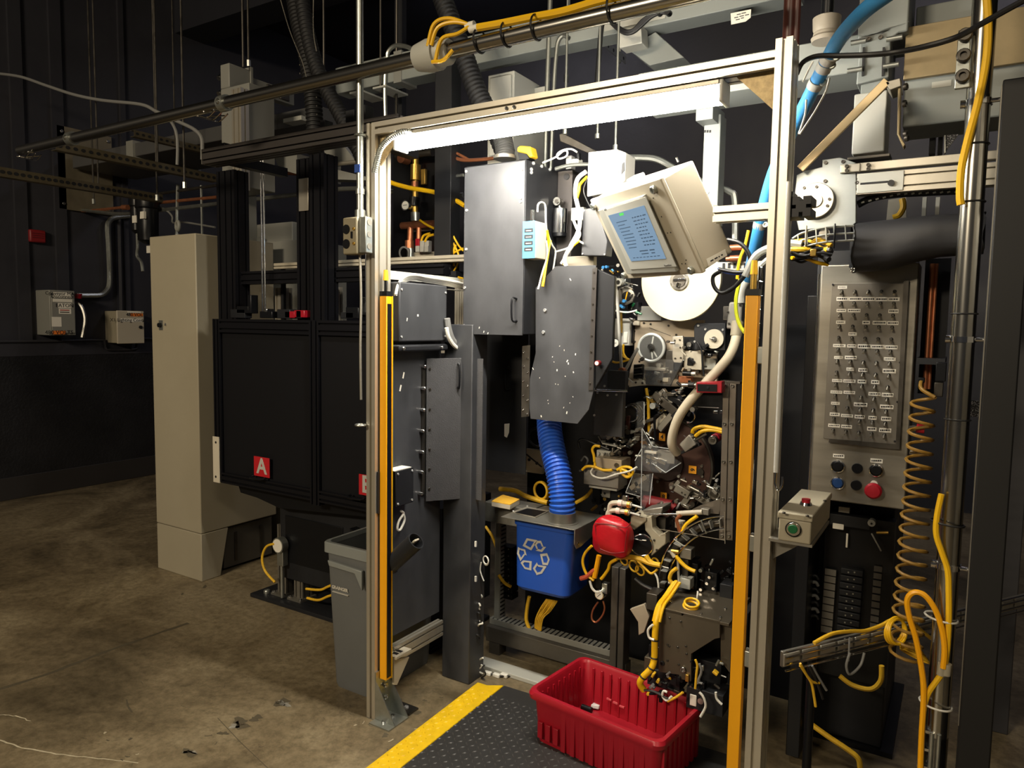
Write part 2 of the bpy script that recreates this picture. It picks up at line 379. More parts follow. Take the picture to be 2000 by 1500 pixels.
wire('wall_conduit', [WX(a, b, XW + .06) for a, b in ((150, 577), (175, 577), (196, 576), (206, 570), (213, 558), (214, 530), (212, 480), (210, 445), (213, 433), (225, 425), (260, 421))], .024, zinc, 'galvanised conduit rising from the main disconnect box', 'conduit', k=5)
t = T('contactor_box', 'cream lighting contactor box on the wall beside the tall grey cabinet', 'electrical box')
D = XW + .22
fy0, fy1, fz1, fz0 = WX(230, 640, D).y, WX(281, 640, D).y, WX(255, 608, D).z, WX(255, 670, D).z
B().box(XW, fy0, fz0, D - .02, fy1, fz1).to('housing', greyb, t, .005)
B().box(D - .02, fy0 - .005, fz0 - .005, D, fy1 + .005, fz1 + .005).to('door', cream, t, .006)
wlabel(t, 255, 612, 279, 618, D, oran, '480 VOLTS', ink, .045)
wlabel(t, 235, 622, 278, 629, D, lab, 'X1 Lighting Contactor', ink, .046)
wlabel(t, 249, 608, 275, 611, D, lab)
B().cyl(WX(274, 639, D), WX(274, 639, D) + Vector((.012, 0, 0)), .016).to('lock', ink, t)
wire('thin_wall_conduit', [WX(a, b, XW + .05) for a, b in ((-20, 667), (100, 666), (195, 664), (204, 668), (207, 680), (216, 683), (262, 682), (269, 676), (270, 664), (276, 661), (302, 662))], .012, wallm, 'thin black-painted conduit running level below the wall boxes', 'conduit', k=4)
wire('drop_conduit', [WX(a, b, XW + .05) for a, b in ((237, 608), (236, 560), (234, 480), (233, 428))], .018, wallm, 'black-painted conduit dropping into the contactor box', 'conduit', k=3)

# ---- hung steelwork at upper left ----
perf = mat('perforated_channel', (112, 103, 82), .45, .7, .15, 10)
def strut(name, label, a, b, x_or_z, sz=.041, nh=12, group=None):
    # perforated channel between two pixel points on the plane X = const
    t = T(name, label, 'strut channel', group)
    p, q = (WX(a[0], a[1], x_or_z), WX(b[0], b[1], x_or_z)); z = (p.z + q.z) / 2; p.z = q.z = z
    x = x_or_z; w = sz
    bb = B(); bb.box(x - .003, p.y, z - w / 2, x, q.y, z + w / 2); bb.box(x - w, p.y, z + w / 2 - .003, x - .003, q.y, z + w / 2); bb.box(x - w, p.y, z - w / 2, x - .003, q.y, z - w / 2 + .003)
    bb.to('channel', perf, t)
    L = (q.y - p.y); me = B().cyl((0, 0, 0), (.002, 0, 0), w * .2, n=10).mesh('slot_hole', ink)
    for i in range(nh): sh(me, t, (x - .0005, p.y + L * (i + .5) / nh, z), None, (1, 1.3, 1))
    B().cyl((x - .02, (p.y * .4 + q.y * .6), z + w / 2), (x - .02, (p.y * .4 + q.y * .6), 5.0), .006, n=8).to('hanger', steeld, t)
    return t
strut('strut_channel', 'lower tan perforated strut entering from the left picture edge', (-30, 333), (318, 385), -3.3, .06, 30)
strut('strut_channel', 'upper grey perforated strut hung below the long steel pipe', (109, 286), (423, 346), -2.75, .055, 24)
strut('strut_channel', 'short dark perforated strut behind the hanging threaded rods', (262, 262), (396, 290), -3.0, .045, 12)
rods = [((171, 0), (186, 398), 1.2), ((299, 50), (306, 392), 1.0), ((353, 0), (359, 368), .9), ((484, 0), (485, 130), 1.2), ((632, 0), (634, 150), 1.3), ((775, 0), (752, 262), 1.2), ((1074, 0), (1068, 160), 1.4), ((1108, 70), (1106, 160), 1.5)]
rl = ['far left above the metal wall sheet', 'above the filter bowls', 'above the tall grey cabinet', 'above the grey bus enclosure', 'beside the black exhaust hose', 'just right of the left door post', 'above the middle of the light fixture', 'above the light fixture, the shorter right one']
for (a, b, y), s in zip(rods, rl):
    p, q = W(*a, y), W(*b, y); q.x = p.x; q.y = p.y
    t = T('threaded_rod', 'thin threaded steel rod hanging ' + s, 'rod', 'ceiling hanger rods')
    B().cyl((p.x, p.y, q.z), (p.x, p.y, 5.0), .007, n=8).to('rod', steeld, t)
    B().cyl((p.x, p.y, q.z), (p.x, p.y, q.z + .04), .014, n=6).to('nut', zinc, t)
# long steel pipe along the top
t = T('steel_pipe', 'long polished steel pipe running overhead from the left to the frame', 'pipe')
yp = -.05; z = W(713, 138, yp).z; xa, xb = W(40, 305, yp).x, W(1480, -60, yp).x; r = .026
B().cyl((xa, yp, z), (xb, yp, z), r, n=20).to('pipe', psteel, t)
for px, py in ((438, 196), (140, 275)):
    x = W(px, py, yp).x; B().cyl((x - .02, yp, z), (x + .02, yp, z), r + .008, n=20).to('pipe_clamp', zinc, t)
    bolt(t, (x, yp - r, z), (0, -1, 0), .01, steel)
x = W(848, 105, yp).x
B().rev((x - .07, yp, z), (1, 0, 0), [(0, .045), (.05, .055), (.09, .055), (.09, .045), (.13, .045), (.14, .038)], 24).to('junction_collar', greyl, t, label='pale junction collar with cable ports')
for px, y0 in ((412, 213), (55, 310)):
    x = W(px, y0, yp).x; t2 = T('wire_bracket', 'wire bracket under the overhead pipe ' + ('near the grey bus enclosure' if px > 200 else 'at its far left end'), 'bracket')
    for k in range(3): B().tube([(x - .06, yp - .02 + .03 * k, z - .04), (x, yp - .02 + .03 * k, z - .055), (x + .06, yp - .02 + .03 * k, z - .03)], .003, 6).to('wire_rod', chrome, t2)
    B().tube([(x - .06, yp - .03, z - .04), (x - .03, yp + .04, z - .04), (x, yp - .02, z - .05), (x + .04, yp + .04, z - .035)], .003, 6).to('wire_rod', chrome, t2)
    B().cyl((x + .06, yp - .03, z - .03), (x + .06, yp, z - r), .004).to('hanger', chrome, t2)
# yellow cables on the pipe
def onpipe(px, dz, dy=0): q = W(px, 100, yp); return Vector((q.x, yp + dy, z + dz))
def pc(px, dz, dy=0): return Vector((W(px, 154 - (px - 640) * .228, yp).x, yp + dy, z + dz))
wire('yellow_cable_run', [pc(940, .045, -.02), pc(985, .042, -.015), pc(1040, .045), pc(1100, .04), pc(1180, .045), pc(1300, .04), pc(1450, .04)], .013, yel, 'yellow cable bundle strapped along the top of the overhead pipe')
for i, (dz, px0) in enumerate(((.075, 855), (.06, 862), (.02, 870), (-.03, 866))):
    wire('yellow_pigtail', [pc(px0 - 2, .01 if i < 2 else -.045, -.05), pc(px0 + 12, dz, -.055), pc(px0 + 38, dz + .012, -.04), pc(930, .052 + .004 * i, -.02)] if i < 3 else [pc(862, -.045, -.05), pc(885, -.05, -.055), pc(900, -.02, -.045)], .0065, yel, 'thin yellow lead looping out of the pipe collar, %s' % ('highest', 'second from top', 'third from top', 'short lowest')[i], group='yellow leads at the pipe collar')
t = T('cable_tie', 'white couplings joining yellow leads above the pipe collar', 'coupling')
for px, dz in ((925, .058), (932, .045)): B().cyl(pc(px - 8, dz, -.02), pc(px + 8, dz, -.02), .012).to('coupling', wcab, t)
for px in (937, 990, 1048, 1195):
    p = pc(px, 0); o = B().ring(p + Vector((0, 0, .01)), (1, 0, 0), .038, .0035, 20, 6).to('zip_tie', bcab); tag(o, 'black zip tie round the overhead pipe, %s' % {937: 'by the white couplings', 990: 'second from the couplings', 1048: 'third from the couplings', 1195: 'nearest the picture top'}[px], 'zip tie', 'zip ties on the pipe')
# loose conduits upper left
wire('flex_conduit', [W(a, b, .75) for a, b in ((-10, 143), (40, 150), (90, 167), (145, 185), (200, 196), (275, 204), (306, 218), (345, 236), (378, 252), (393, 268), (395, 290), (395, 312))], .011, gcab, 'thin grey flexible conduit sagging across the upper left', 'conduit')
wire('flex_conduit', [W(a, b, .8) for a, b in ((318, 220), (336, 240), (345, 262), (347, 290), (346, 322))], .010, gcab, 'short grey conduit bending down above the grey duct', 'conduit')
t = T('busduct', 'flat grey cable duct hung level above the tall grey cabinet', 'duct')
pa, pb_ = W(210, 345, 1.9), W(445, 308, 1.9); pa.x = max(pa.x, -5.03)
B().box(pa.x, 1.5, pa.z - .01, pb_.x + 1.5, 2.1, pa.z + .1).to('duct', mat('duct_grey', (84, 84, 84), .5, .2, .05, 3), t, .006)
B().box(pa.x + .9, 1.48, pa.z - .03, pa.x + 1.0, 2.12, pa.z + .12).to('joint_flange', grey, t)
t = T('wall_junction', 'small silver junction fitting between wall sheet and duct', 'fitting')
B().pb(156, 340, 190, 352, 1.9, .25).to('hood', zinc, t, .004); B().pb(160, 352, 186, 388, 1.95, .2).to('box', alud, t, .004)
# piping at upper left
for pts, r, m, lb in (((((115, 408), (180, 412), (235, 418), (300, 412), (424, 398), (580, 380), (700, 368), (850, 385), (905, 381))), .016, zinc, 'long thin bright pipe passing level behind the black towers'), (((150, 396), (152, 412), (240, 405), (270, 400), (424, 385)), .013, copper, 'copper pipe run beside the wall sheet'), (((345, 480), (346, 420), (347, 370), (348, 362)), .014, zinc, 'bright drop pipe standing on the tall grey cabinet'), (((395, 460), (394, 400), (393, 362)), .010, zinc, 'second thin drop pipe beside the first black tower'), (((285, 398), (320, 408), (336, 422), (338, 435), (360, 434), (420, 444)), .008, gcab, 'thin grey hose arching over the tall grey cabinet'), (((424, 362), (300, 380), (262, 388)), .012, steeld, 'dark pipe meeting the filter bowls'), (((480, 350), (560, 338), (700, 352), (716, 356)), .014, copper, 'dull copper pipe far behind the black towers')):
    wire('service_pipe', [W(a, b, 1.6) for a, b in pts], r, m, lb, 'pipe', k=4)
t = T('filter_assembly', 'pair of black air filter bowls with a clear hose beside the grey cabinet', 'filter')
for px, w, y0, y1 in ((288, 22, 402, 470), (266, 12, 398, 450)):
    p, q = W(px, y0, 1.5), W(px, y1, 1.5); k = pxm(p) * w
    B().rev((p.x, 1.5, p.z), (0, 0, -1), [(-.06, k * .5), (-.05, k), (0, k), (.02, k * 1.05), (.03, k * .9), (p.z - q.z, k * .85), (p.z - q.z + .03, k * .3)], 18).to('bowl', blackg, t)
B().tube([W(a, b, 1.5) for a, b in ((268, 450), (269, 480), (268, 500), (276, 512), (279, 530))], .014).to('clear_hose', zinc, t)
for a in ((262, 428), (277, 420), (290, 487)): B().pb(a[0] - 4, a[1] - 7, a[0] + 4, a[1] + 7, 1.42, .02).to('tag', lab, t)
B().cyl(W(268, 392, 1.5), W(268, 380, 1.5), .012).to('brass_fitting', brass, t); B().cyl(W(240, 405, 1.5), W(250, 405, 1.5), .022).to('copper_union', copper, t)
# ================= door frame with light, curtains =================
ZT = 2.357
t = T('door_frame', 'tall aluminium extrusion door frame in front of the machine', 'frame')
B().ext('z', 0, ZT, 0, .045, 0, .09).to('post', alu, t)
B().ext('z', 0, ZT + .03, 1.50, 1.545, 0, .09).to('post', alu, t)
B().ext('x', .045, 1.5, 0, .09, ZT - .045, ZT).to('top_beam', alu, t)
gold = mat('gold_gusset', (168, 148, 108), .5, .4, .3, 60)
for x0, s in ((1.5, -1), (.045, 1)):
    B().poly([(x0, .03, ZT - .045), (x0 + s * .11, .03, ZT - .045), (x0, .03, ZT - .155)], (0, 1, 0), .006).to('gusset', gold, t)
for x in (.05, .08): bolt(t, (W(1000, 212, 0).x + x - .07, -.001, ZT - .033), (0, -1, 0), .005, chrome)
B().box(.003, -.004, 0, .04, 0, .001).to('shim', alud, t)
# foot bracket
br = B(); br.box(.0455, .0, .005, .051, .085, .2); br.box(.0455, -.035, 0, .15, .085, .006); br.poly([(.051, .0, .006), (.15, .0, .006), (.051, .0, .16)], (0, 1, 0), .004); br.poly([(.051, .08, .006), (.15, .08, .006), (.051, .08, .16)], (0, 1, 0), .004)
br.to('foot_bracket', zinc, t, label='galvanised angle bracket at the left post foot')
for a in ((.095, .0, .006), (.095, .05, .006)): bolt(t, a, (0, 0, 1), .009, chrome)
for a in ((.056, .05, .13), (.056, .05, .08)): bolt(t, a, (1, 0, 0), .008, chrome)
B().ext('x', .05, .16, .4, .445, .29, .335).to('stub_rail', alu, t) if False else None
# light fixture
t = T('light_fixture', 'glowing white linear tube light under the frame beam', 'light')
zl = 2.296; x0, x1 = .135, 1.345
tubem = mat('lit_diffuser', (255, 250, 240), .4, emit=(255, 248, 234), estr=TUBE_POWER)
prof = [(.052 + .034 * math.cos(a), zl - .048 * math.sin(a)) for a in [PI * i / 10 for i in range(11)]]
b = B(); k = len(prof); b.add([(x0, y, z_) for y, z_ in prof] + [(x1, y, z_) for y, z_ in prof], [(i, i + 1, i + 1 + k, i + k) for i in range(k - 1)] + [tuple(range(k)), tuple(range(2 * k - 1, k - 1, -1))]); b.to('diffuser', tubem, t)
B().box(x0, .013, zl + .0005, x1, .088, ZT - .0452).to('housing', alud, t, .002)
for x in (x0 - .012, x1): B().box(x, .012, zl - .049, x + .012, .09, ZT - .0455).to('end_cap', white, t, .004)
# conduit, power pole and outlet box
t = T('power_conduit', 'slim galvanised vertical conduit with outlet box beside the left post', 'conduit')
B().cyl((-.012, -.02, 1.98), (-.012, -.02, 4.95), .0135).to('pipe', zinc, t)
B().cyl((-.012, -.02, 2.09), (-.012, -.02, 2.11), .017).to('coupling', zinc, t)
o = B().box(-.026, -.036, 2.17, .001, -.033, 2.2).to('sticker', mat('blue_sticker', (30, 70, 150), .5), t)
ob = B(); ob.box(-.065, -.06, 1.86, .01, -.012, 2.0); ob.to('outlet_box', mat('khaki_cover', (128, 120, 98), .5), t, .006)
for z_ in (1.9, 1.955):
    B().cyl((-.045, -.06, z_), (-.045, -.063, z_), .018).to('outlet', blackg, t)
    bolt(t, (-.005, -.06, z_), (0, -1, 0), .005, brass)
B().box(-.02, -.064, 1.92, -.012, -.06, 1.945).to('toggle', blackg, t)
B().box(.01, -.05, 1.865, .045, -.012, 2.0).to('box_body', zinc, t, .003)
for z_ in (1.89, 1.935, 1.98): B().cyl((.0455, -.03, z_), (.047, -.03, z_), .012).to('knockout', alud, t)
B().cyl((-.012, -.02, 2.0), (-.012, -.02, 2.03), .02).to('connector', zinc, t)
for z_ in (2.31, 1.2): B().ring((-.012, -.02, z_), (0, 0, 1), .018, .005).to('pipe_strap', zinc, t)
wire('drop_tube', [(-.012, -.022, 1.87), (-.01, -.018, 1.7), (-.012, -.02, 1.5), (-.011, -.018, 1.3)], .005, alud, 'thin grey tube dropping from the outlet box along the left post')
c = smooth_path([W(a, b, y - .012) for a, b, y in ((803, 259, .03), (785, 258, -.01), (764, 268, -.03), (745, 288, -.035), (737, 312, -.035), (731, 338, -.035))], 10)
o = B().ribs(c, .012, .007, .16, 12).to('flex_conduit', zinc); tag(o, 'corrugated silver flexible conduit from tube light to outlet box', 'conduit')
# light curtains
for nm, X, z0, z1, lbl in (('l', .052, .168, 1.705, 'left'), ('r', 1.443, .0, 1.695, 'right')):
    t = T('light_curtain', 'tall narrow yellow light curtain on the %s door post' % nm.replace('l', 'left').replace('r', 'right') if nm == 'r' else 'tall narrow yellow light curtain on the left door post, its foot visible', 'light curtain', 'safety light curtains')
    w = .035
    B().box(X, .02, z0, X + w, .05, z1).to('housing', amber, t, .002)
    if nm == 'l': B().box(X + w, .024, z0 + .01, X + w + .002, .046, z1 - .03).to('lens', blackg, t); B().box(X + w - .001, .05, z0, X + w + .003, .054, z1).to('lens_trim', yel, t)
    else: B().box(X - .002, .024, .01, X, .046, z1 - .03).to('lens', blackg, t)
    B().box(X - .001, .019, z1, X + w + .001, .051, z1 + .018).to('end_cap', blackg, t)
    B().cyl((X + .017, .035, z1 + .018), (X + .017, .035, z1 + .06), .009).to('connector', chrome if nm == 'l' else brass, t)
    B().cyl((X + .017, .035, z1 + .06), (X + .017, .035, z1 + .1), .011, .008).to('plug', yel, t)
    for z_ in ((z0 + .05, 1.0, 1.55) if nm == 'l' else (.6, .95, 1.5)):
        if nm == 'l': B().box(.045, .03, z_, .052, .07, z_ + .04).to('mount', blackg, t)
        else: B().box(X + w, .03, z_, 1.5, .06, z_ + .05).to('mount', zinc, t, .003)
# fittings on the left post
t = T('post_box', 'flat black bracket plate on the side of the left post', 'bracket')
B().plx([(736, 922), (752, 918), (752, 1000), (736, 1003)], .047, .006).to('plate', black, t); bolt(t, WX(744, 955, .053), (1, 0, 0), .004)
# power cord sticking on right post
t = T('post_conduit', 'thin clear hanging tube with hook on the right door post', 'tube')
B().cyl((1.553, -.006, 1.2), (1.553, -.006, 2.0), .007).to('tube', mat('clear_tube', (205, 205, 200), .2, .2), t)
B().tube([(1.553, -.006, 1.2), (1.553, -.01, 1.165), (1.562, -.012, 1.15), (1.571, -.01, 1.165), (1.571, -.006, 1.19)], .003).to('hook', chrome, t)
# ================= left: grey cabinet, press A/B, bin =================
Y0 = .58; xl, xr = -2.367, -1.905; zt = W(381, 455, Y0).z; zs = W(392, 1044, Y0).z; yb = WX(540, 1003, xr).y; ybs = WX(446, 1031, xr).y
t = T('grey_cabinet', 'tall narrow beige-grey steel cabinet standing on the floor at left', 'cabinet')
B().box(xl, Y0, zs + .003, xr, yb, zt).to('body', greyb, t, .006)
B().hexa([Vector(p) for p in ((xl + .004, Y0, 0), (xr, Y0, 0), (xr, ybs - .06, 0), (xl + .004, ybs - .06, 0), (xl + .004, Y0, zs), (xr, Y0, zs), (xr, ybs, zs), (xl + .004, ybs, zs))]).to('base', greyb, t, .004)
B().box(xl + .05, ybs, .02, xr - .05, yb, zs - .02).to('plinth', mat('plinth_grey', (78, 74, 66), .6, 0, .1, 8), t)
for k in range(4): B().box(xr - .05, ybs + .08 + k * .2, .05, xr - .045, ybs + .1 + k * .2, zs - .06).to('plinth_rib', steeld, t)
p = W(315, 635, Y0)
B().box(p.x - .02, Y0 - .004, p.z - .03, p.x + .02, Y0, p.z + .03).to('lock_plate', zinc, t); B().cyl((p.x, Y0 - .02, p.z), (p.x, Y0 - .004, p.z), .014).to('lock', blackg, t, label='black key lock'); bolt(t, (p.x + .05, Y0, p.z + .005), (0, -1, 0), .007, chrome)
q = W(347, 441, Y0 + .15)
B().ring((q.x, Y0 + .15, q.z), (.3, 1, 0), .028, .011).to('lifting_eye', grey, t, label='grey lifting eye on top'); B().cyl((q.x, Y0 + .15, zt), (q.x, Y0 + .15, zt + .03), .016).to('eye_stem', grey, t)
for px in (320, 335, 377): x = W(px, 450, Y0 + .2).x; B().box(x - .02, Y0 + .18, zt, x + .02, Y0 + .22, zt + .03).to('top_fitting', zinc, t, .003)
# ---- press A / B ----
YA = .5; xa = W(416, 700, YA).x; xe = -.13; z1 = 1.61; z0 = W(428, 942, YA).z
t = T('press_cabinet', 'wide black extrusion-framed press enclosure with two dark panels', 'machine')
xc0, xc1 = W(604, 780, YA).x, W(622, 780, YA).x
B().ext('z', z0, z1, xa, xa + .06, YA, YA + .06, .03).to('stile', bext, t); B().ext('z', z0 - .02, z1, xc0, xc1, YA, YA + .06, .03).to('stile', bext, t); B().ext('z', z0, z1, xe - .06, xe, YA, YA + .06, .03).to('stile', bext, t)
for a, b in ((xa + .06, xc0), (xc1, xe - .06)):
    B().ext('x', a, b, YA, YA + .06, z1 - .075, z1, .037).to('rail', bext, t); B().ext('x', a, b, YA, YA + .06, z0, z0 + .06, .03).to('rail', bext, t)
    B().box(a, YA + .02, z0 + .06, b, YA + .03, z1 - .075).to('panel', mat('matt_black_panel', (15, 15, 18), .6, spec=.2) if 'matt_black_panel' not in MATS else MATS['matt_black_panel'], t)
B().box(xa, YA + .06, z0, xa + .01, YA + .5, z1 - .01).to('side_panel', black, t); B().box(xa, YA + .06, z1 - .03, xe, YA + .5, z1 - .02).to('top_plate', black, t)
for l, tp, r, b, s in ((496, 893, 526, 931, 'A'), (701, 928, 731, 968, 'B')):
    pl = B().pb(l, tp, r, b, YA - .006, .003).to('letter_plate', mat('red_plate', (178, 26, 34), .45) if 'red_plate' not in MATS else MATS['red_plate'], t, label='red plate with white letter ' + s)
    c = W((l + r) / 2, (tp + b) / 2, YA - .0065); text(pl, s, c, (1, 0, 0), (0, -1, 0), .118, white, bold=.003)
for px, py in ((508, 936), (700, 975)):
    c = W(px, py, YA); B().tube([c + Vector((-.05, 0, .015)), c + Vector((-.045, -.03, .01)), c + Vector((.045, -.03, .01)), c + Vector((.05, 0, .015))], .006, k=3).to('pull_handle', blackg, t)
pl = B().pb(416, 853, 428, 942, YA - .004, .004).to('white_plate', mat('white_strip', (196, 188, 170), .5), t, label='white strip with two dark holes')
for py in (864, 931): c = W(421.5, py, YA - .0045); B().cyl(c, c + Vector((0, -.001, 0)), .007).to('hole', ink, pl)
zb = z0
B().poly([W(a, b, YA + .08) for a, b in ((463, 940), (720, 962), (720, 1010), (545, 992), (502, 972), (470, 962))], (0, 1, 0), .35).to('under_hopper', blackg, t)
for i in range(4): B().poly([W(a, b, YA + .079) for a, b in ((600 + i * 26, 975 + i * 3.5), (618 + i * 26, 978 + i * 3.5), (618 + i * 26, 982 + i * 3.5), (600 + i * 26, 979 + i * 3.5))], (0, 1, 0), .002).to('hopper_slot', black, t)
pb2 = W(548, 1126, .66); x2 = xe
B().box(pb2.x, .66, pb2.z, x2, 1.1, z0 + .03).to('pedestal_box', black, t, .004)
B().box(pb2.x + .05, .654, pb2.z + .1, pb2.x + .5, .66, pb2.z + .37).to('access_panel', blackg, t, .002)
B().poly([W(a, b, .6) for a, b in ((683, 1032), (697, 1040), (697, 1068), (688, 1060))], (0, 1, 0), .05).to('latch_wedge', blackg, t)
xp = WZ(490, 1165, 0).x
B().box(xp, .585, 0, x2, 1.1, .022).to('base_plate', black, t, .003)
for px, pz in ((548, 540), (580, 572)):
    x = W(px, 1150, .66).x; B().ext('z', .022, pb2.z + .3, x - .035, x + .035, .67, .74, .035).to('aluminium_leg', alud, t)
    B().box(x - .06, .64, .022, x + .05, .76, .035).to('foot_plate', alud, t)
    for dx in (-.05, .04): bolt(t, (x + dx, .65, .035), (0, 0, 1), .008, chrome)
bolt(t, (xp + .08, .64, .022), (0, 0, 1), .016, zinc, h=.02)
# towers over the press
for px0, px1, y, tp in ((425, 459, .62, 300), (580, 604, .62, 290), (605, 633, .58, 290)):
    a, b = W(px0, 500, y).x, W(px1, 500, y).x
    B().ext('z', z1 - .02, 2.46, a, b, y, y + .1, .045).to('tower_post', bext if px0 != 605 else bextw if False else bext, t)
for py0, py1, y in ((527, 553, .66),):
    B().ext('x', W(459, 540, y).x, xe, y, y + .06, W(560, py1, y).z, W(560, py0, y).z, .04).to('cross_rail', bext, t)
a = W(583, 380, .61); B().pb(583, 348, 602, 412, .612, .004).to('reflector_strip', alu, t, .003)
for px in (513, 518, 715):
    p = W(px, 610, .6); q = W(px, 312 if px < 600 else 420, .6); B().cyl((p.x, .6, p.z), (p.x, .6, q.z), .005, n=8).to('guide_rod', chrome, t)
for l, tp, r, b, m in ((450, 604, 478, 621, black), (462, 598, 485, 612, blackg), (484, 576, 490, 612, blackg), (507, 608, 531, 621, blackg), (516, 603, 521, 610, chrome), (541, 604, 566, 622, black), (556, 608, 575, 621, redm), (574, 606, 594, 620, redm), (578, 606, 588, 622, blackg), (665, 610, 690, 622, black), (675, 600, 700, 622, blackg), (703, 580, 707, 615, steel)):
    B().pb(l, tp, r, b, .57, .05).to('clamp_block', m, t, .003)
# cream plate stack and alu behind
t = T('spare_rails', 'cream aluminium rails lying level behind the black towers', 'rails')
for tp, b in ((511, 517), (518, 523)): B().box(W(534, 515, .8).x, .8, W(600, b, .8).z, xe + .15, .86, W(600, tp, .8).z).to('rail', cream, t, .003)
B().box(W(540, 515, .8).x, .83, z1 - .02, W(545, 515, .8).x, .85, W(600, 523, .8).z).to('support', black, t)
for l, r, lb in ((537, 553, 'near the red clamps'), (632, 652, 'right of the black centre tower')):
    o = B().ext('z', z1, W(545, 562, .85).z, W(l, 590, .85).x, W(r, 590, .85).x, .85, .92, .04).to('aluminium_upright', alu); tag(o, 'short bright aluminium upright on the press, ' + lb, 'upright')
t = T('press_control_cabinet', 'grey electrical cabinet behind the black press towers', 'cabinet')
B().box(W(458, 560, 1.25).x, 1.25, .02, W(582, 560, 1.25).x, 1.7, W(520, 472, 1.25).z).to('body', grey, t, .006)
B().box(W(484, 455, 1.3).x, 1.3, W(520, 472, 1.25).z, W(571, 455, 1.3).x, 1.65, W(520, 437, 1.3).z).to('top_box', grey, t, .006)
B().box(W(458, 400, 1.2).x, 1.22, 1.7, W(478, 400, 1.2).x, 1.3, W(470, 300, 1.2).z).to('riser', grey, t, .004)
B().box(W(503, 470, 1.24).x, 1.235, W(503, 470, 1.24).z - .06, W(509, 470, 1.24).x, 1.25, W(503, 462, 1.24).z).to('latch', zinc, t)
t = T('overhead_tray', 'grey sheet tray high above the press, below the black beam', 'tray')
B().poly([W(a, b, 1.3) for a, b in ((535, 305), (580, 300), (580, 340), (545, 330))], (0, 1, 0), .4).to('tray', grey, t)
B().poly([W(a, b, 1.1) for a, b in ((632, 290), (668, 280), (697, 318), (640, 325))], (0, 1, 0), .03).to('tray_side', grey, t)
B().cyl(W(638, 322, 1.08), W(697, 316, 1.08), .012).to('rounded_edge', alu, t); B().poly([W(a, b, 1.1) for a, b in ((632, 325), (715, 345), (715, 352), (640, 350))], (0, 1, 0), .1).to('lower_lip', grey, t)
t = T('black_beam', 'worn black extrusion beam spanning above the press to the left post', 'beam')
yb_ = .2; zt2 = W(555, 262, yb_).z; zb2 = zt2 - .072; xa2 = W(394, 305, yb_).x
B().ext('x', xa2, -.02, yb_, yb_ + .09, zb2, zt2, .036, .008).to('beam', bextw, t); B().box(xa2 - .004, yb_, zb2, xa2, yb_ + .09, zt2).to('end_cap', alud, t)
for px, w, h in ((420, .03, .012), (465, .035, .0), (615, .03, .03), (665, .05, .05), (690, .04, .06)):
    x = W(px, 270, yb_).x; B().box(x, yb_ + .03, zt2, x + w, yb_ + .08, zt2 + .012 + h).to('top_fitting', black if h else alud, t, .002)
for x in (-1.2, -.3): B().box(x, yb_ + .09, zb2, x + .05, .62, zb2 + .045).to('tie_bar', bext, t)
# bus enclosure upper centre-left
t = T('bus_enclosure', 'grey steel bus enclosure box high above the press towers', 'enclosure')
q0 = W(430, 127, 1.0); q1 = W(448, 170, 1.0); ye = WX(575, 190, q1.x).y
B().box(q0.x, 1.0, q1.z, q1.x, WX(488, 150, q1.x).y, q0.z).to('box', grey, t, .005)
B().box(q0.x + .02, WX(492, 150, q1.x).y, q1.z + .02, q1.x - .0, ye, q0.z - .04).to('wireway', grey, t, .005)
B().box(q0.x - .01, WX(488, 150, q1.x).y, q1.z - .02, q1.x + .012, WX(492, 150, q1.x).y, q0.z + .02).to('flange', grey, t)
for px in (520, 545): y = WX(px, 165, q1.x).y; B().box(q1.x, y, q0.z - .12, q1.x + .015, y + .08, q0.z - .05).to('latch', steeld, t, .004)
B().box(q0.x, 1.0, zt2, q0.x + .28, 1.2, q1.z).to('riser', grey, t, .005)
B().ext('z', zt2 - .02, q1.z - .05, q0.x + .2, q0.x + .29, .93, .99, .045).to('aluminium_rail', alu, t)
B().box(q1.x + .02, ye - .12, q1.z - .13, q1.x + .2, ye + .08, q1.z - .1).to('hanger_shelf', greyl, t, .003)
for dz in (.06, .16): B().cyl((q0.x - .02, 1.0, q0.z - dz - .02), (q0.x - .02, 1.03, q0.z - dz), .016).to('latch_knob', chrome, t)
B().cyl((q0.x + .1, 1.1, q0.z), (q0.x + .1, 1.1, 5.0), .008).to('hanger', steeld, t)
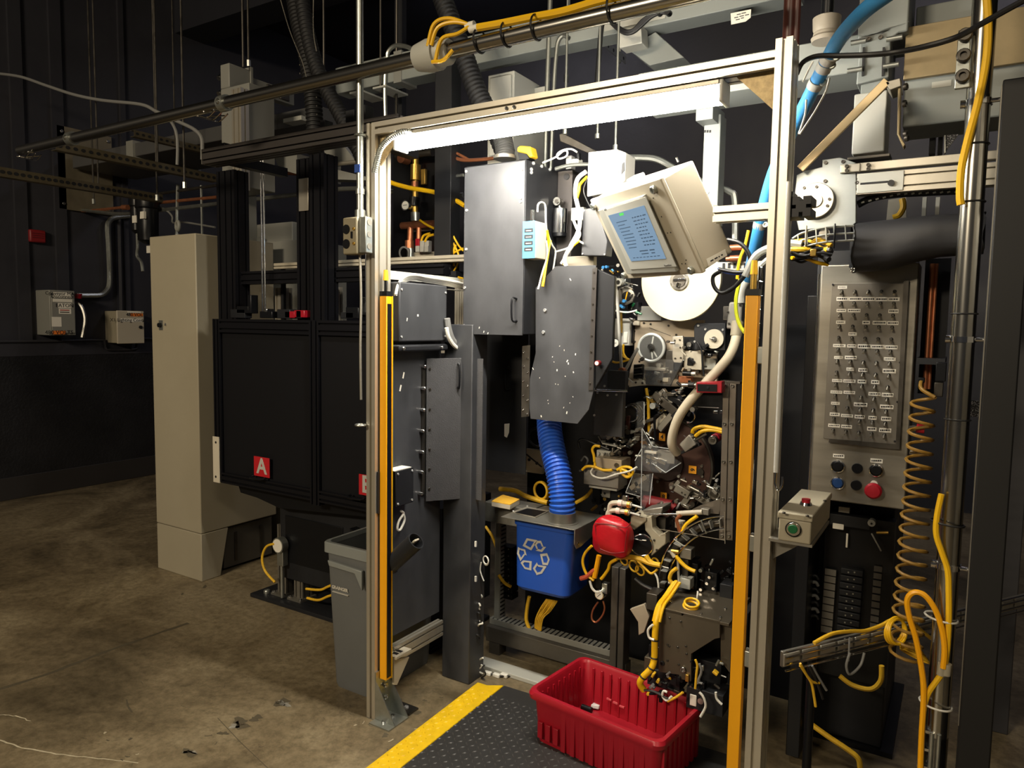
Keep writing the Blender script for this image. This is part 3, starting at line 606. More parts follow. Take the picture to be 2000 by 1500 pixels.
# black exhaust hoses
for pts, r, y, lb in ((((573, -20), (583, 40), (598, 100), (606, 150), (612, 200), (615, 250), (616, 300)), 17, .9, 'black corrugated hose hanging straight down behind the overhead pipe'), (((588, -20), (600, 60), (618, 130), (640, 178), (668, 230), (695, 280), (712, 320)), 15, .75, 'black corrugated hose slanting down to the left post'), (((858, -20), (880, 40), (905, 105), (930, 175), (962, 240), (984, 292), (987, 306)), 20, .72, 'black corrugated hose slanting down behind the light to the tall box')):
    P = [W(a, b, y) for a, b in pts]; o = B().ribs(P, r * pxm(P[3]), .022, .14).to('exhaust_hose', rubber); tag(o, lb, 'hose', 'black exhaust hoses')
for i, (pts, lb) in enumerate(((((548, 0), (566, 60), (590, 120), (598, 150)), 'thin bead chain hanging left of the black hoses'), (((612, 0), (612, 60), (618, 100)), 'thin bead chain hanging between the black hoses'), (((585, 110), (586, 160)), 'short bead chain below the longer one'), (((618, 190), (619, 240)), 'short bead chain above the black beam'))):
    P = smooth_path([W(a, b, .7) for a, b in pts], 8); b = B()
    for j in range(len(P) - 1):
        for k in range(3): c = P[j].lerp(P[j + 1], k / 3); b.add([c + Vector(v) * .004 for v in ((1, 0, 0), (-1, 0, 0), (0, 1, 0), (0, -1, 0), (0, 0, 1.2), (0, 0, -1.2))], [(0, 2, 4), (2, 1, 4), (1, 3, 4), (3, 0, 4), (2, 0, 5), (1, 2, 5), (3, 1, 5), (0, 3, 5)])
    o = b.to('bead_chain', alud); tag(o, lb, 'chain')
# gauge and yellow cables at the pedestal
t = T('pressure_gauge', 'small round gauge on a silver fitting beside the press pedestal', 'gauge')
c = W(542, 1066, .6); B().cyl(c, c + Vector((0, .04, 0)), .045).to('body', zinc, t); B().cyl(c + Vector((0, -.002, 0)), c, .038).to('dial', lab, t); B().box(c.x - .02, .61, c.z - .12, c.x + .03, .65, c.z - .03).to('fitting', zinc, t, .004)
B().cyl((c.x, .63, .03), (c.x, .63, c.z - .1), .01).to('stem', zinc, t)
wire('yellow_air_line', [W(a, b, .6) for a, b in ((536, 1062), (520, 1068), (512, 1090), (518, 1115), (537, 1137))], .007, yelw, 'yellow air line arching from the gauge to the pedestal', 'hose')
wire('yellow_air_line', [W(a, b, .64) for a, b in ((598, 1150), (625, 1152), (640, 1146), (655, 1140))], .007, yelw, 'upper yellow line under the black pedestal box', 'hose')
wire('yellow_air_line', [W(a, b, .63) for a, b in ((600, 1168), (622, 1172), (640, 1165), (650, 1162))], .007, yelw, 'lower yellow line under the black pedestal box', 'hose')
# ---- grey waste bin ----
t = T('waste_bin', 'tall slim grey plastic waste bin against the left post', 'bin')
binm = mat('bin_grey', (96, 98, 98), .5, 0, .06, 5); bini = mat('bin_rim', (128, 132, 130), .35)
bx0, bx1, by0, by1 = -.33, -.055, .08, .56; bz = .655
def rrect(x0, x1, y0, y1, r, n=5):
    o = []
    for cx, cy, a0 in ((x1 - r, y1 - r, 0), (x0 + r, y1 - r, PI / 2), (x0 + r, y0 + r, PI), (x1 - r, y0 + r, 1.5 * PI)):
        o += [(cx + r * math.cos(a0 + PI / 2 * i / n), cy + r * math.sin(a0 + PI / 2 * i / n)) for i in range(n + 1)]
    return o
def loft(rings, capb=True, capt=False):
    b = B(); n = len(rings[0]); vs = [p for r in rings for p in r]
    fs = [(j * n + i, j * n + (i + 1) % n, (j + 1) * n + (i + 1) % n, (j + 1) * n + i) for j in range(len(rings) - 1) for i in range(n)]
    if capb: fs.append(tuple(range(n)))
    if capt: fs.append(tuple(range((len(rings) - 1) * n, len(rings) * n)))
    return b.add(vs, fs)
def rr(d, z, r=.03): return [(x, y, z) for x, y in rrect(bx0 + d, bx1 - d, by0 + d, by1 - d, r)]
loft([rr(.035, .0), rr(.03, .02), rr(.008, bz - .06), rr(.008, bz - .05), rr(.014, bz - .01), rr(.032, .03)]).to('body', binm, t)
loft([rr(-.004, bz - .045), rr(-.004, bz - .005), rr(.0, bz), rr(.014, bz), rr(.016, bz - .02)], False).to('rim', bini, t, label='lighter grey rolled rim')
xm = (bx0 + bx1) / 2
h = B(); h.poly([(xm - .1, by0 - .012, bz - .075), (xm + .1, by0 - .012, bz - .085), (xm + .1, by0 - .012, bz - .17), (xm + .06, by0 - .012, bz - .105), (xm - .09, by0 - .012, bz - .1)], (0, 1, 0), .016); h.to('grip_handle', bini, t, .004)
text(t, 'GRAINGER', W(664, 1150, .088) + Vector((0, -.001, 0)), (1, 0, 0), (0, -1, 0), .0195, mat('silver_print', (190, 186, 176), .5), bold=.0008)
B().box(W(649, 1152, .088).x, by0 + .006, W(664, 1159, .088).z - .0015, W(680, 1160, .088).x, by0 + .0165, W(664, 1159, .088).z + .001).to('underline', MATS['silver_print'], t)
# ================= inside the door: black guards, boxes =================
def WP(px, py, o, n):
    d = _ray(px, py); n = Vector(n); return CP + d * ((Vector(o) - CP).dot(n) / d.dot(n))
def boxes(t, L):
    for l, tp, r, b, y, dep, m, nm in L: B().pb(l, tp, r, b, y, dep).to(nm, m, t, .002)
def disc(t, px, py, rp, y, dep, m, nm='disc', n=28, bev=0):
    c = W(px, py, y); return B().cyl(c, c + Vector((0, dep, 0)), rp * pxm(c), n=n).to(nm, m, t, bev)
def pcyl(t, a, b, rp, y, m, nm, y2=None, rp2=None, n=14):
    p, q = W(*a, y), W(*b, y if y2 is None else y2); return B().cyl(p, q, rp * pxm(p), None if rp2 is None else rp2 * pxm(q), n).to(nm, m, t)
def bar(t, a, b, wp, y, dep, m, nm, bev=.002):
    p, q = W(*a, y), W(*b, y); d = (q - p); L = d.length; d.normalize(); k = Vector((0, 1, 0)); v = d.cross(k)
    return B().obox((p + q) / 2 + k * dep / 2, d, v, k, L / 2, wp * pxm(p) / 2, dep / 2).to(nm, m, t, bev)
def bolts(t, L, y, r=.005, m=None, d=(0, -1, 0)):
    for a, b in L: bolt(t, W(a, b, y), d, r, m)
# --- side guard along the left ---
XS = .03
t = T('side_guard', 'black sheet guard panel standing behind the left light curtain', 'panel')
B().box(XS - .005, .092, .3, XS, .44, 1.6).to('sheet', panelb, t, .001)
zr_ = WX(806, 1258, .055).z
B().ext('y', .1, .43, XS, XS + .03, zr_ - .035, zr_ + .035, .035, .007, .008).to('bottom_rail', alu, t, label='bright aluminium rail along the bottom')
for px, py in ((788, 733), (782, 758), (787, 1175 - 800 + 0),):
    if py > 600: q = WX(px, py, XS); B().obox(q, (0, .3, 1), (0, 1, -.3), (1, 0, 0), .013, .004, .0006).to('tape_mark', lab, t)
for py in (1055, 1085, 1120, 1160): q = WX(866, py, XS + .002); B().cyl(q, q + Vector((.006, 0, 0)), .005, n=8).to('clip', blackg, t)
for i, py in enumerate((715, 758, 800, 841, 882, 921, 963)):
    q = WX(824 - i * 1.1, py, XS); B().rev(q, (1, 0, 0), [(0, .007), (.012, .009), (.02, .008), (.024, .004)], 12).to('knob_bolt', chrome, t)
# hinged angled door
H = WX(832, 840, XS + .012); dd = Vector((.596, .803, 0)); nn = Vector((.803, -.596, 0))
E = WP(913, 840, H, nn); L_ = (E - H).length; zt_, zb_ = WP(832, 700, H, nn).z, WP(832, 979, H, nn).z; ze = WP(913, 973, H, nn).z
t = T('guard_door', 'textured charcoal hinged guard door with a dark handle', 'door')
B().poly([Vector((H.x, H.y, zt_)), Vector((E.x, E.y, zt_ + .002)), Vector((E.x, E.y, ze)), Vector((H.x, H.y, zb_))], nn, .004).to('leaf', panelt, t, .001)
F2 = E + Vector((.07, .012, 0)); B().poly([Vector((E.x, E.y, zt_)), Vector((F2.x, F2.y, zt_)), Vector((F2.x, F2.y, ze - .003)), Vector((E.x, E.y, ze))], (0, 1, 0), .003).to('flange', panelt, t)
B().box(XS, H.y - .02, zb_ + .03, XS + .008, H.y, zt_ - .03).to('hinge_strip', steeld, t)
for k in range(7):
    z_ = zt_ - .045 - k * (zt_ - zb_ - .1) / 6; p = H + dd * .015; bolt(t, Vector((p.x, p.y, z_)) + nn * .004, nn, .0045, steeld)
p = WP(894, 734, H, nn); B().tube([p + nn * .004 + Vector((0, 0, .05)), p + nn * .025 + Vector((0, 0, .045)), p + nn * .025 + Vector((0, 0, -.045)), p + nn * .004 + Vector((0, 0, -.05))], .0045, k=3).to('handle', blackg, t)
# small black box on the guard
t = T('junction_box', 'small black box with white paper on top, on the side guard', 'box')
ya, yb2 = WX(773, 950, .085).y, WX(808, 950, .085).y; za, zb3 = WX(790, 917, .085).z, WX(790, 986, .085).z
B().box(XS, ya, zb3, .085, yb2, za).to('box', black, t, .003); B().box(XS, ya - .005, za, .08, yb2 - .01, za + .003).to('paper', lab, t)
for yy in (ya + .012, yb2 - .012):
    for zz in (za - .012, zb3 + .012): bolt(t, (.085, yy, zz), (1, 0, 0), .004)
wire('white_cable_coil', [WX(a, b, .06) for a, b in ((783, 998), (788, 1003), (779, 1018), (776, 1033), (782, 1034), (790, 1016), (788, 1004))], .005, wcab, 'loop of white cable hanging below the small black box')
t = T('paper_tube', 'open black plastic tube holding rolled paper, fixed to the side guard', 'tube')
c0, c1 = WX(752, 1112, .035), WX(813, 1056, .19); d_ = (c1 - c0).normalized(); rt = 18 * pxm(c1); u2, v2, _ = basis(d_)
B().rev(c0, d_, [(0, rt), ((c1 - c0).length, rt), ((c1 - c0).length, rt * .88), (.03, rt * .86)], 24, False).to('tube', black, t)
B().obox(c1 - d_ * .06 + u2 * .005, d_, u2, v2, .07, .014, .004).to('paper_roll', cream, t, .002)
B().box(XS, c0.y + .02, c0.z - .02, .06, c0.y + .05, c0.z + .02).to('bracket', black, t)
# column
t = T('black_column', 'black square steel column standing on the floor behind the guard door', 'column')
B().box(.045, .443, 0, .196, .56, 1.6).to('tube', panelb, t, .004)
for py in (1062, 1130): q = W(930, py, .443); B().box(q.x - .004, .436, q.z - .012, q.x + .004, .443, q.z + .012).to('clip', wcab, t)
# lower white brackets beneath the guard
t = T('corner_bracket', 'cream triangular bracket under the side guard near the curtain foot', 'bracket')
B().poly([WX(a, b, .09) for a, b in ((770, 1288), (800, 1283), (776, 1338), (770, 1338))], (-1, 0, 0), .012).to('web', cream, t, .002); B().box(.045, WX(770, 1288, .09).y, WX(770, 1288, .09).z, .1, WX(800, 1283, .09).y, WX(770, 1288, .09).z + .01).to('flange', cream, t)
for k in (.2, .45): q = WX(770, 1288, .09); B().box(.06, q.y + .1 * k, q.z + .01, .085, q.y + .1 * k + .015, q.z + .0115).to('slot', ink, t)
t = T('floor_cleat', 'flat dark steel cleat on the floor behind the left post', 'plate')
B().box(.04, .1, 0, .14, .16, .008).to('plate', steeld, t); bolt(t, (.1, .13, .008), (0, 0, 1), .008)
# upper enclosure on the guard
XB = .085
t = T('guard_enclosure', 'flat black enclosure with white tape scraps on the side guard top', 'enclosure')
ye0, ye1 = WX(780, 610, XB).y, WX(873, 610, XB).y; zt3, zb4 = WX(826, 554, XB).z, WX(826, 667, XB).z
B().box(XS, ye0, zb4, XB, ye1, zt3).to('box', panelb, t, .006)
for yy in (ye0 + .012, ye1 - .012):
    for zz in (zt3 - .03, zb4 + .02): bolt(t, (XB, yy, zz), (1, 0, 0), .004)
for px, py, a, b_, s in ((816, 616, .0045, .0045, 0), (795, 624, .0065, .002, .25)): B().obox(WX(px, py, XB), (0, s, 1), (0, 1, -s), (1, 0, 0), a, b_, .0006).to('tape_scrap', lab, t)
B().box(XS - .01, ye0 - .01, zb4 - .04, XB + .01, ye1 + .0, zb4 - .012).to('ledge', black, t, .008)
for yy in (ye0 + .012, ye1 - .05): bolt(t, (XB + .01, yy, zb4 - .026), (1, 0, 0), .007, chrome)
t = T('cable_trough', 'grey metal cable trunk under a white cable bundle at the guard top', 'cable tray')
zq = WX(830, 548, .07).z
B().box(.03, .1, zq - .004, .033, .56, zq + .03).to('back', greyl, t); B().box(.033, .42, zq - .03, .08, .56, zq - .027).to('floor_strip', alu, t)
for i in range(4):
    wire('white_cable', [WX(a, b + i * 3, .075 - .008 * i) for a, b in ((773, 575), (777, 558), (785, 545), (797, 538), (814, 537), (834, 541), (860, 545), (887, 550), (903, 554))], .006, wcab, None, par=t)
wire('grey_cable_bundle', [WX(a, b, .1) for a, b in ((873, 622), (877, 646), (885, 666), (900, 677), (920, 682), (938, 694))], .014, gcab, 'thick grey cable bundle curving round the enclosure to the dark panel')
wire('grey_cable_bundle', [WX(a, b, .11) for a, b in ((872, 640), (876, 658), (886, 674), (902, 685), (922, 690), (936, 700))], .009, wcab, 'white cable under the thick grey bundle beside the dark panel')
t = T('aluminium_uprights', 'bright aluminium uprights behind the guard enclosure', 'upright')
for l, r in ((888, 897), (898, 905)): B().ext('z', W(l, 668, .62).z, W(l, 545, .62).z, W(l, 600, .62).x, W(r, 600, .62).x, .62, .66, .03, .006, .006).to('upright', alu, t)
B().ext('x', W(858, 680, .58).x, W(890, 680, .58).x, .58, .64, W(870, 690, .58).z, W(870, 675, .58).z, .03, .006, .006).to('base_rail', alu, t)
B().poly([W(a, b, .61) for a, b in ((900, 655), (912, 672), (900, 673))], (0, 1, 0), .01).to('gusset', alu, t)
# ---- tall black box ----
YT = .45; xa, xb = W(906, 480, YT).x, W(1024.5, 480, YT).x; zt4, zb5 = 2.268, W(965, 654, YT).z; yd = .84
t = T('tall_box', 'tall smudged black steel box with handle under the tube light', 'box')
B().box(xa + .004, YT + .004, zb5 + .004, xb, yd, zt4).to('body', black, t, .003)
B().box(xa, YT, zb5, xb - .004, YT + .004, zt4 - .005).to('front_plate', panelb, t, .001)
for px, py in ((911, 335), (1019, 331), (912, 411), (911, 487), (908, 562), (907, 636), (1017, 387), (1017, 394)): bolt(t, W(px, py, YT), (0, -1, 0), .005)
for px, py in ((1041, 319), (1057, 325), (1073, 331), (1037, 331), (1037, 337)): bolt(t, WX(px, py, xb), (1, 0, 0), .006)
q0, q1 = W(1007, 585, YT), W(1007, 625, YT); B().tube([q0 + Vector((.006, 0, .003)), q0 + Vector((-.004, -.022, 0)), q1 + Vector((-.004, -.022, 0)), q1 + Vector((.006, 0, -.003))], .0042, k=3).to('handle', blackg, t)
for i, (px, py) in enumerate(((945, 648), (953, 651), (936, 640))): B().obox(W(px, py, YT - .0005), (.3, 0, 1), (1, 0, -.3), (0, 1, 0), .004, .0015, .0006).to('paint_chip', lab, t)
y1_ = WX(1080, 400, xb).y; 
B().box(xb, .72, W(1098, 520, .72).z, W(1117, 400, .72).x, .86, zt4 + .0).to('side_plate', bextw, t, .002)
q = W(1107, 345, .72); B().cyl(q, q + Vector((0, -.004, 0)), .014).to('port_hole', ink, t)
B().rev(W(986, 311, .6) , (0, 0, 1), [(0, .05), (.014, .05), (.016, .044)], 24).to('hose_collar', alud, t)
P_ = [W(987, 308, .6), W(985, 285, .61), W(978, 258, .63), W(965, 235, .66)]; B().ribs(P_, .042, .010, .12).to('foil_duct', mat('foil', (120, 120, 118), .35, .8), t, label='silver flexible duct entering the top')
o = B().poly([W(a, b, .6) for a, b in ((1010, 288), (1016, 284), (1036, 286), (1040, 305), (1034, 308), (1028, 300), (1010, 296))], (0, 1, 0), .05).to('yellow_cap', yelw, t, .004, label='yellow sensor cap')
B().poly([W(a, b, .62) for a, b in ((1012, 298), (1028, 300), (1034, 310), (1014, 312))], (0, 1, 0), .05).to('cap_base', black, t)
# sensor, solenoid
t = T('blue_sensor', 'grey sensor block with blue front strip on the tall box side', 'sensor')
xs = xb; ys0, ys1 = WX(1046, 470, xs + .06).y, WX(1063, 470, xs + .06).y; zs1, zs0 = WX(1046, 431, xs + .06).z, WX(1046, 504, xs + .06).z
B().box(xs, ys0, zs0, xs + .06, ys1 + .02, zs1).to('body', greyl, t, .003); bl = B().box(xs + .002, ys0 - .004, zs0, xs + .058, ys0, zs1).to('front', mat('sensor_blue', (70, 150, 210), .4), t, label='blue front strip with dark windows')
for k in range(4): z_ = zs0 + (zs1 - zs0) * (.24 + .17 * k); B().box(xs + .01, ys0 - .005, z_ - .008, xs + .05, ys0 - .004, z_ + .008).to('window', ink, bl); B().box(xs + .018, ys0 - .006, z_ - .003, xs + .042, ys0 - .005, z_).to('mark', lab, bl)
B().cyl((xs + .035, ys0 + .012, zs1), (xs + .035, ys0 + .012, zs1 + .045), .009).to('connector', chrome, t)
wire('sensor_cable', [WX(a, b, xs + .04) for a, b in ((1050, 414), (1051, 400), (1058, 395), (1065, 402), (1066, 430), (1068, 450), (1078, 478), (1085, 490), (1083, 510), (1080, 530))], .004, wcab, 'thin white cable looping from the blue sensor')
for i, pts in enumerate((((1068, 450), (1072, 480), (1066, 520), (1060, 560)), ((1067, 470), (1069, 500), (1060, 530), (1051, 565)), ((1076, 470), (1070, 500), (1064, 540), (1062, 552)))): wire('hanging_lead', [WX(a, b, xs + .06 + .01 * i) for a, b in pts], .0035 if i else .006, (yel, wcab, yel)[i], 'lead hanging below the blue sensor, %s' % ('thick yellow', 'thin white', 'thin yellow')[i], group='leads below the blue sensor')
t = T('solenoid', 'chrome cylinder solenoid on the tall box side', 'solenoid')
p = W(1095, 432, .68); k = pxm(p) * 14; B().cyl(W(1095, 408, .68), W(1093, 455, .68), k).to('can', chrome, t); B().cyl(W(1093, 455, .68), W(1093, 462, .68), k * .95).to('base', blackg, t)
disc(t, 1087, 393, 8, .66, .03, steel, 'knob'); disc(t, 1087, 393, 4, .655, .01, steeld, 'knob_centre'); pcyl(t, (1092, 398), (1094, 410), 3, .68, steel, 'stem')
# meter box
t = T('analog_meter', 'white analogue meter box above the tilted screen', 'meter')
B().poly([W(a, b, .55) for a, b in ((1150, 300), (1200, 296), (1200, 372), (1147, 381))], (0, 1, 0), .1).to('housing', white, t, .005)
B().poly([W(a, b, .545) for a, b in ((1149, 297), (1207, 291), (1207, 372), (1146, 384))], (0, 1, 0), .012).to('cover', mat('clear_white_cover', (214, 214, 208), .25), t, .004)
B().poly([W(a, b, .544) for a, b in ((1155, 304), (1190, 301), (1189, 332), (1154, 335))], (0, 1, 0), .002).to('dial', mat('dial_cream', (238, 220, 180), .5), t)
for k in (0, 5): B().tube([W(1155 + i * 5, 319 - k * 1.4 - 7 * math.sin(PI * i / 7), .543) for i in range(8)], .0008, 5).to('scale_arc', ink, t)
bar(t, (1173, 332), (1171, 303), .8, .542, .001, ink, 'needle')
B().poly([W(a, b, .56) for a, b in ((1207, 292), (1222, 298), (1220, 352), (1205, 370))], (0, 1, 0), .1).to('side_cover', white, t, .004); B().poly([W(a, b, .556) for a, b in ((1215, 320), (1219, 316), (1219, 334), (1213, 341))], (0, 1, 0), .004).to('side_window', ink, t)
B().tube([W(a, b, .62) for a, b in ((1205, 312), (1190, 320), (1120, 322), (1085, 330))], .008).to('support_pipe', zinc, t)
wire('bent_pipe', [W(a, b, .9) for a, b in ((1222, 308), (1260, 308), (1285, 312), (1310, 325), (1345, 345), (1400, 365), (1425, 375), (1435, 390), (1436, 470))], .014, zinc, 'bent grey pipe passing behind the tilted screen box', 'pipe')
t = T('valve_cube', 'small grey solenoid valve above the tall box corner', 'valve')
boxes(t, ((1105, 304, 1116, 330, .7, .04, gcab, 'body'), (1116, 310, 1130, 320, .7, .04, greyl, 'coil'), (1126, 298, 1131, 312, .7, .02, blackg, 'plug')))
wire('white_lead', [W(a, b, .68) for a, b in ((1060, 318), (1085, 307), (1100, 295), (1108, 296), (1106, 305), (1092, 310), (1088, 302), (1098, 294), (1115, 291), (1127, 297))], .004, wcab, 'white lead coiling to the small grey solenoid valve')
t = T('grey_terminal_box', 'flat dark grey box left of the tilted screen', 'box')
B().poly([W(a, b, .6) for a, b in ((1139, 408), (1165, 404), (1186, 470), (1183, 500), (1135, 499))], (0, 1, 0), .06).to('box', panelb, t, .003)
bolts(t, ((1141, 411), (1138, 496), (1181, 497)), .6, .003)
B().pb(1115, 405, 1140, 430, .66, .03).to('bracket', greyl, t, .003); B().pb(1105, 500, 1160, 520, .66, .03).to('shelf_plate', cream, t, .003)
for i, (pts, m, r, s) in enumerate(((((1145, 335), (1128, 350), (1124, 380), (1132, 420), (1130, 450), (1115, 480), (1103, 505), (1106, 520)), wcab, .009, 'thick white'), (((1147, 345), (1133, 360), (1131, 372), (1126, 390)), yel, .006, 'short yellow'), (((1120, 430), (1126, 445), (1132, 460), (1112, 490), (1096, 515)), wcab, .006, 'thin white'), (((1133, 470), (1120, 480), (1108, 495), (1101, 518)), yel, .005, 'lower yellow'), (((1152, 340), (1140, 370), (1148, 395), (1156, 408)), bcab, .003, 'thin black'), (((1085, 492), (1110, 484), (1125, 470), (1140, 476)), wcab, .004, 'level white'))): wire('box_cable', [W(a, b, .58) for a, b in pts], r, m, s + ' cable beside the flat dark grey box', group='cables beside the grey box')
# ---- HMI ----
O = Vector((1.05165, .2, 1.90961)); U = Vector((.79409, -.60758, -.01634)); Dp = Vector((.52634, .67398, .51838)); V = Vector((-.30395, -.42024, .85499)); hw, hh, hd = .232, .16, .121
t = T('operator_screen', 'beige operator screen box tilted down on an aluminium arm', 'screen')
B().obox(O + Dp * (hd / 2 + .01), U, V, Dp, hw - .004, hh - .004, hd / 2).to('enclosure', cream, t, .006)
B().obox(O + Dp * .006, U, V, Dp, hw, hh, .008).to('lid', cream, t, .004)
def F_(px, py, k=0): return WP(px, py, O - Dp * k, Dp)
B().poly([F_(a, b, .0) for a, b in ((1174, 407), (1263, 378), (1329, 527), (1231, 532))], -Dp, .016).to('bezel', mat('bezel_grey', (150, 150, 142), .4), t, .003)
B().poly([F_(a, b, .016) for a, b in ((1180, 410), (1262, 384), (1322, 520), (1232, 526))], -Dp, .002).to('bezel_face', greyl, t)
scr = mat('lit_lcd', (40, 50, 60), .2, emit=(138, 168, 196), estr=.75)
sc = B().poly([F_(a, b, .018) for a, b in ((1188, 421), (1258, 401), (1301, 505), (1233, 510))], -Dp, .0012).to('display', scr, t, label='lit blue-grey display with rows of text')
sd = mat('screen_text', (60, 84, 112), .5); sg = mat('screen_green', (70, 170, 80), .5, emit=(80, 190, 90), estr=.4)
def Sq(u, v):   # point on the display by fractions
    a = F_(1188, 421, .0193).lerp(F_(1258, 401, .0193), u); b_ = F_(1233, 510, .0193).lerp(F_(1301, 505, .0193), u); return a.lerp(b_, v)
uu = (F_(1258, 401, 0) - F_(1188, 421, 0)).normalized()
def bit(u0, u1, v0, v1, m): B().add([Sq(u0, v0), Sq(u1, v0), Sq(u1, v1), Sq(u0, v1)], [(0, 1, 2, 3)]).to('text_mark', m, sc)
bit(.3, .42, .02, .07, sg)
for r_i in range(9):
    v = .17 + r_i * .068; bit(.12, .12 + random.uniform(.2, .34), v, v + .018, sd)
    x = .58
    while x < .86: w_ = random.uniform(.03, .09); bit(x, x + w_, v - .02, v, sd); x += w_ + .02
for u0, u1 in ((.38, .62), (.66, .8)): bit(u0, u1, .8, .822, sd); bit(u0 + .02, u1 - .02, .86, .88, sd)
for k in range(8): bit(.1 + k * .1, .17 + k * .1, .93, .945, sd)
for px, py in ((1279, 369), (1352, 527), (1161, 402), (1221, 537)): bolt(t, F_(px, py, .002), -Dp, .011, zinc)
for px, py in ((1276, 387), (1292, 423), (1304, 455), (1310, 454), (1332, 515), (1339, 515), (1340, 508)): B().cyl(F_(px, py, .002), F_(px, py, .003), .0022, n=8).to('hole', ink, t)
nU = O + U * hw; lb_ = B().poly([WP(a, b, nU, U) for a, b in ((1379, 506), (1416, 487), (1420, 499), (1384, 520))], U, .001).to('label_strip', lab, t)
pl_ = WP(1400, 503, nU + U * .002, U); [B().poly([WP(a, b, nU + U * .0012, U) for a, b in ((x_, y_), (x_ + w_, y_ - w_ * .52), (x_ + w_ + 1, y_ + 2.5 - w_ * .52), (x_ + 1, y_ + 2.5))], U, .0004).to('print_mark', ink, lb_) for x_, y_, w_ in ((1387, 509, 6), (1395, 504.5, 6), (1403, 500.5, 2), (1408, 497.5, 3))]
pf_ = F_(1178, 405, .0165); text(t, 'A-B', F_(1182, 409.5, .0185), uu, -Dp, .010, ink); text(t, 'PanelView', F_(1304, 518, .0185), uu, -Dp, .010, gcab)
q = WP(1243, 350, O + V * hh, V); B().obox(q, U, Dp, V, .03, .02, .012).to('cable_gland', greyl, t, .004)
B().cyl(WP(1325, 316, O + V * hh, V), WP(1325, 316, O + V * hh, V) + V * .015, .004).to('screw', chrome, t)
t = T('screen_support', 'aluminium extrusion arm carrying the tilted screen from the right post', 'arm')
ya_ = .1; B().tube([O + Dp * (hd + .005), O + Dp * (hd + .05) + U * .1, Vector((W(1392, 415, ya_).x + .03, ya_ + .05, W(1392, 415, ya_).z))], .014).to('rear_bracket', alud, t); B().ext('x', W(1392, 415, ya_).x, 1.5, ya_, ya_ + .045, W(1450, 430, ya_).z, W(1450, 399, ya_).z, .04).to('arm', alu, t)
t = T('black_outrigger', 'black extrusion stub pointing back on the right door post', 'bracket')
xo = 1.56; B().ext('y', .0, WX(1594, 410, xo + .05).y, xo, xo + .05, WX(1594, 430, xo + .05).z, WX(1594, 405, xo + .05).z + .02, .045).to('stub', bext, t); q = WX(1594, 415, xo + .05)
B().box(1.545, .01, q.z - .02, xo, .08, q.z + .05).to('joining_plate', bext, t)
# ================= lower middle: dark panels, hose, recycling bin, red bin, mat =================
YP = .75
t = T('guard_sheet', 'matt black panel with handle and paint chip beside the blue hose', 'panel')
B().box(W(935, 780, YP).x, YP, W(980, 921, YP).z, W(1029, 780, YP).x, YP + .005, 1.62).to('sheet', panelb if False else black, t, .001)
q0, q1 = W(994, 720, YP), W(994, 758, YP); B().tube([q0 + Vector((.008, 0, .002)), q0 + Vector((-.006, -.02, 0)), q1 + Vector((-.006, -.02, 0)), q1 + Vector((.008, 0, -.002))], .0042, k=3).to('handle', blackg, t)
B().ply([(985, 828), (995, 827), (994, 845), (990, 855), (985, 852)], YP - .0006, .0006).to('paint_chip', lab, t)
# sloped black door with scratches
YD = .52; 
t = T('chip_door', 'black sheet door with cut corner and white paint chips above the blue hose', 'door')
B().ply([(1046, 562), (1085, 520), (1164, 518), (1160, 760), (1150, 800), (1128, 828), (1036, 818), (1030, 760), (1046, 690)], YD, .004).to('leaf', panelb, t, .001)
B().ply([(1165, 525), (1201, 540), (1196, 700), (1161, 762)], YD + .01, .02).to('side_box', black, t, .003)
h_ = B().ply([(1157, 525), (1166, 522), (1158, 762), (1149, 762)], YD - .004, .004).to('hinge', bextw, t); 
for k in range(8): bolt(h_, W(1160 - k * 1.1, 532 + k * 31, YD - .004), (0, -1, 0), .0035, steeld)
h_ = B().ply([(1020, 676), (1035, 674), (1033, 813), (1018, 815)], YD - .003, .003).to('hinge', steeld, t, label='worn steel hinge strip'); 
for k in range(5): bolt(h_, W(1023 - k * .3, 688 + k * 28, YD - .003), (0, -1, 0), .0035, chrome); bolt(h_, W(1031 - k * .3, 700 + k * 27, YD - .003), (0, -1, 0), .0035, chrome)
bolts(t, ((1065, 606), (1062, 649)), YD, .006)
bolt(t, W(1028, 628, YD), (0, -1, 0), .006); bolt(t, W(1028, 620, YD), (0, -1, 0), .006)
random.seed(11); chips = [(1102, 684, 3, 1), (1124, 692, 4, 2), (1108, 705, 5, 2), (1110, 710, 4, 2), (1088, 723, 4, 2), (1104, 735, 2, 1.5), (1120, 727, 3, 2), (1090, 751, 2, 1), (1107, 806, 5, 2), (1101, 796, 3, 1), (1041, 720, 5, 1), (1057, 813, 4, 2), (1082, 707, 2, 1), (1070, 782, 2, 1), (1113, 787, 2, 1), (1119, 775, 2, 1), (1093, 676, 2, 1), (1079, 697, 2, 1), (1054, 738, 2, 1), (1071, 788, 2, 1), (1085, 750, 2, 1), (1114, 546, 5, 1.5)]
for a, b, l_, w_ in chips:
    s = random.uniform(-.8, .8); k = pxm(W(a, b, YD)); B().obox(W(a, b, YD - .0004), (s, 0, 1), (1, 0, -s), (0, 1, 0), l_ * k * .5, w_ * k * .5, .0005).to('paint_chip', lab, t)
q = W(1170, 709, YD); B().cyl(q, q + Vector((0, -.02, 0)), .011).to('knob', redd, t, label='faded red knob'); B().cyl(q + Vector((0, -.02, 0)), q + Vector((0, -.022, 0)), .008).to('knob_face', lab, t)
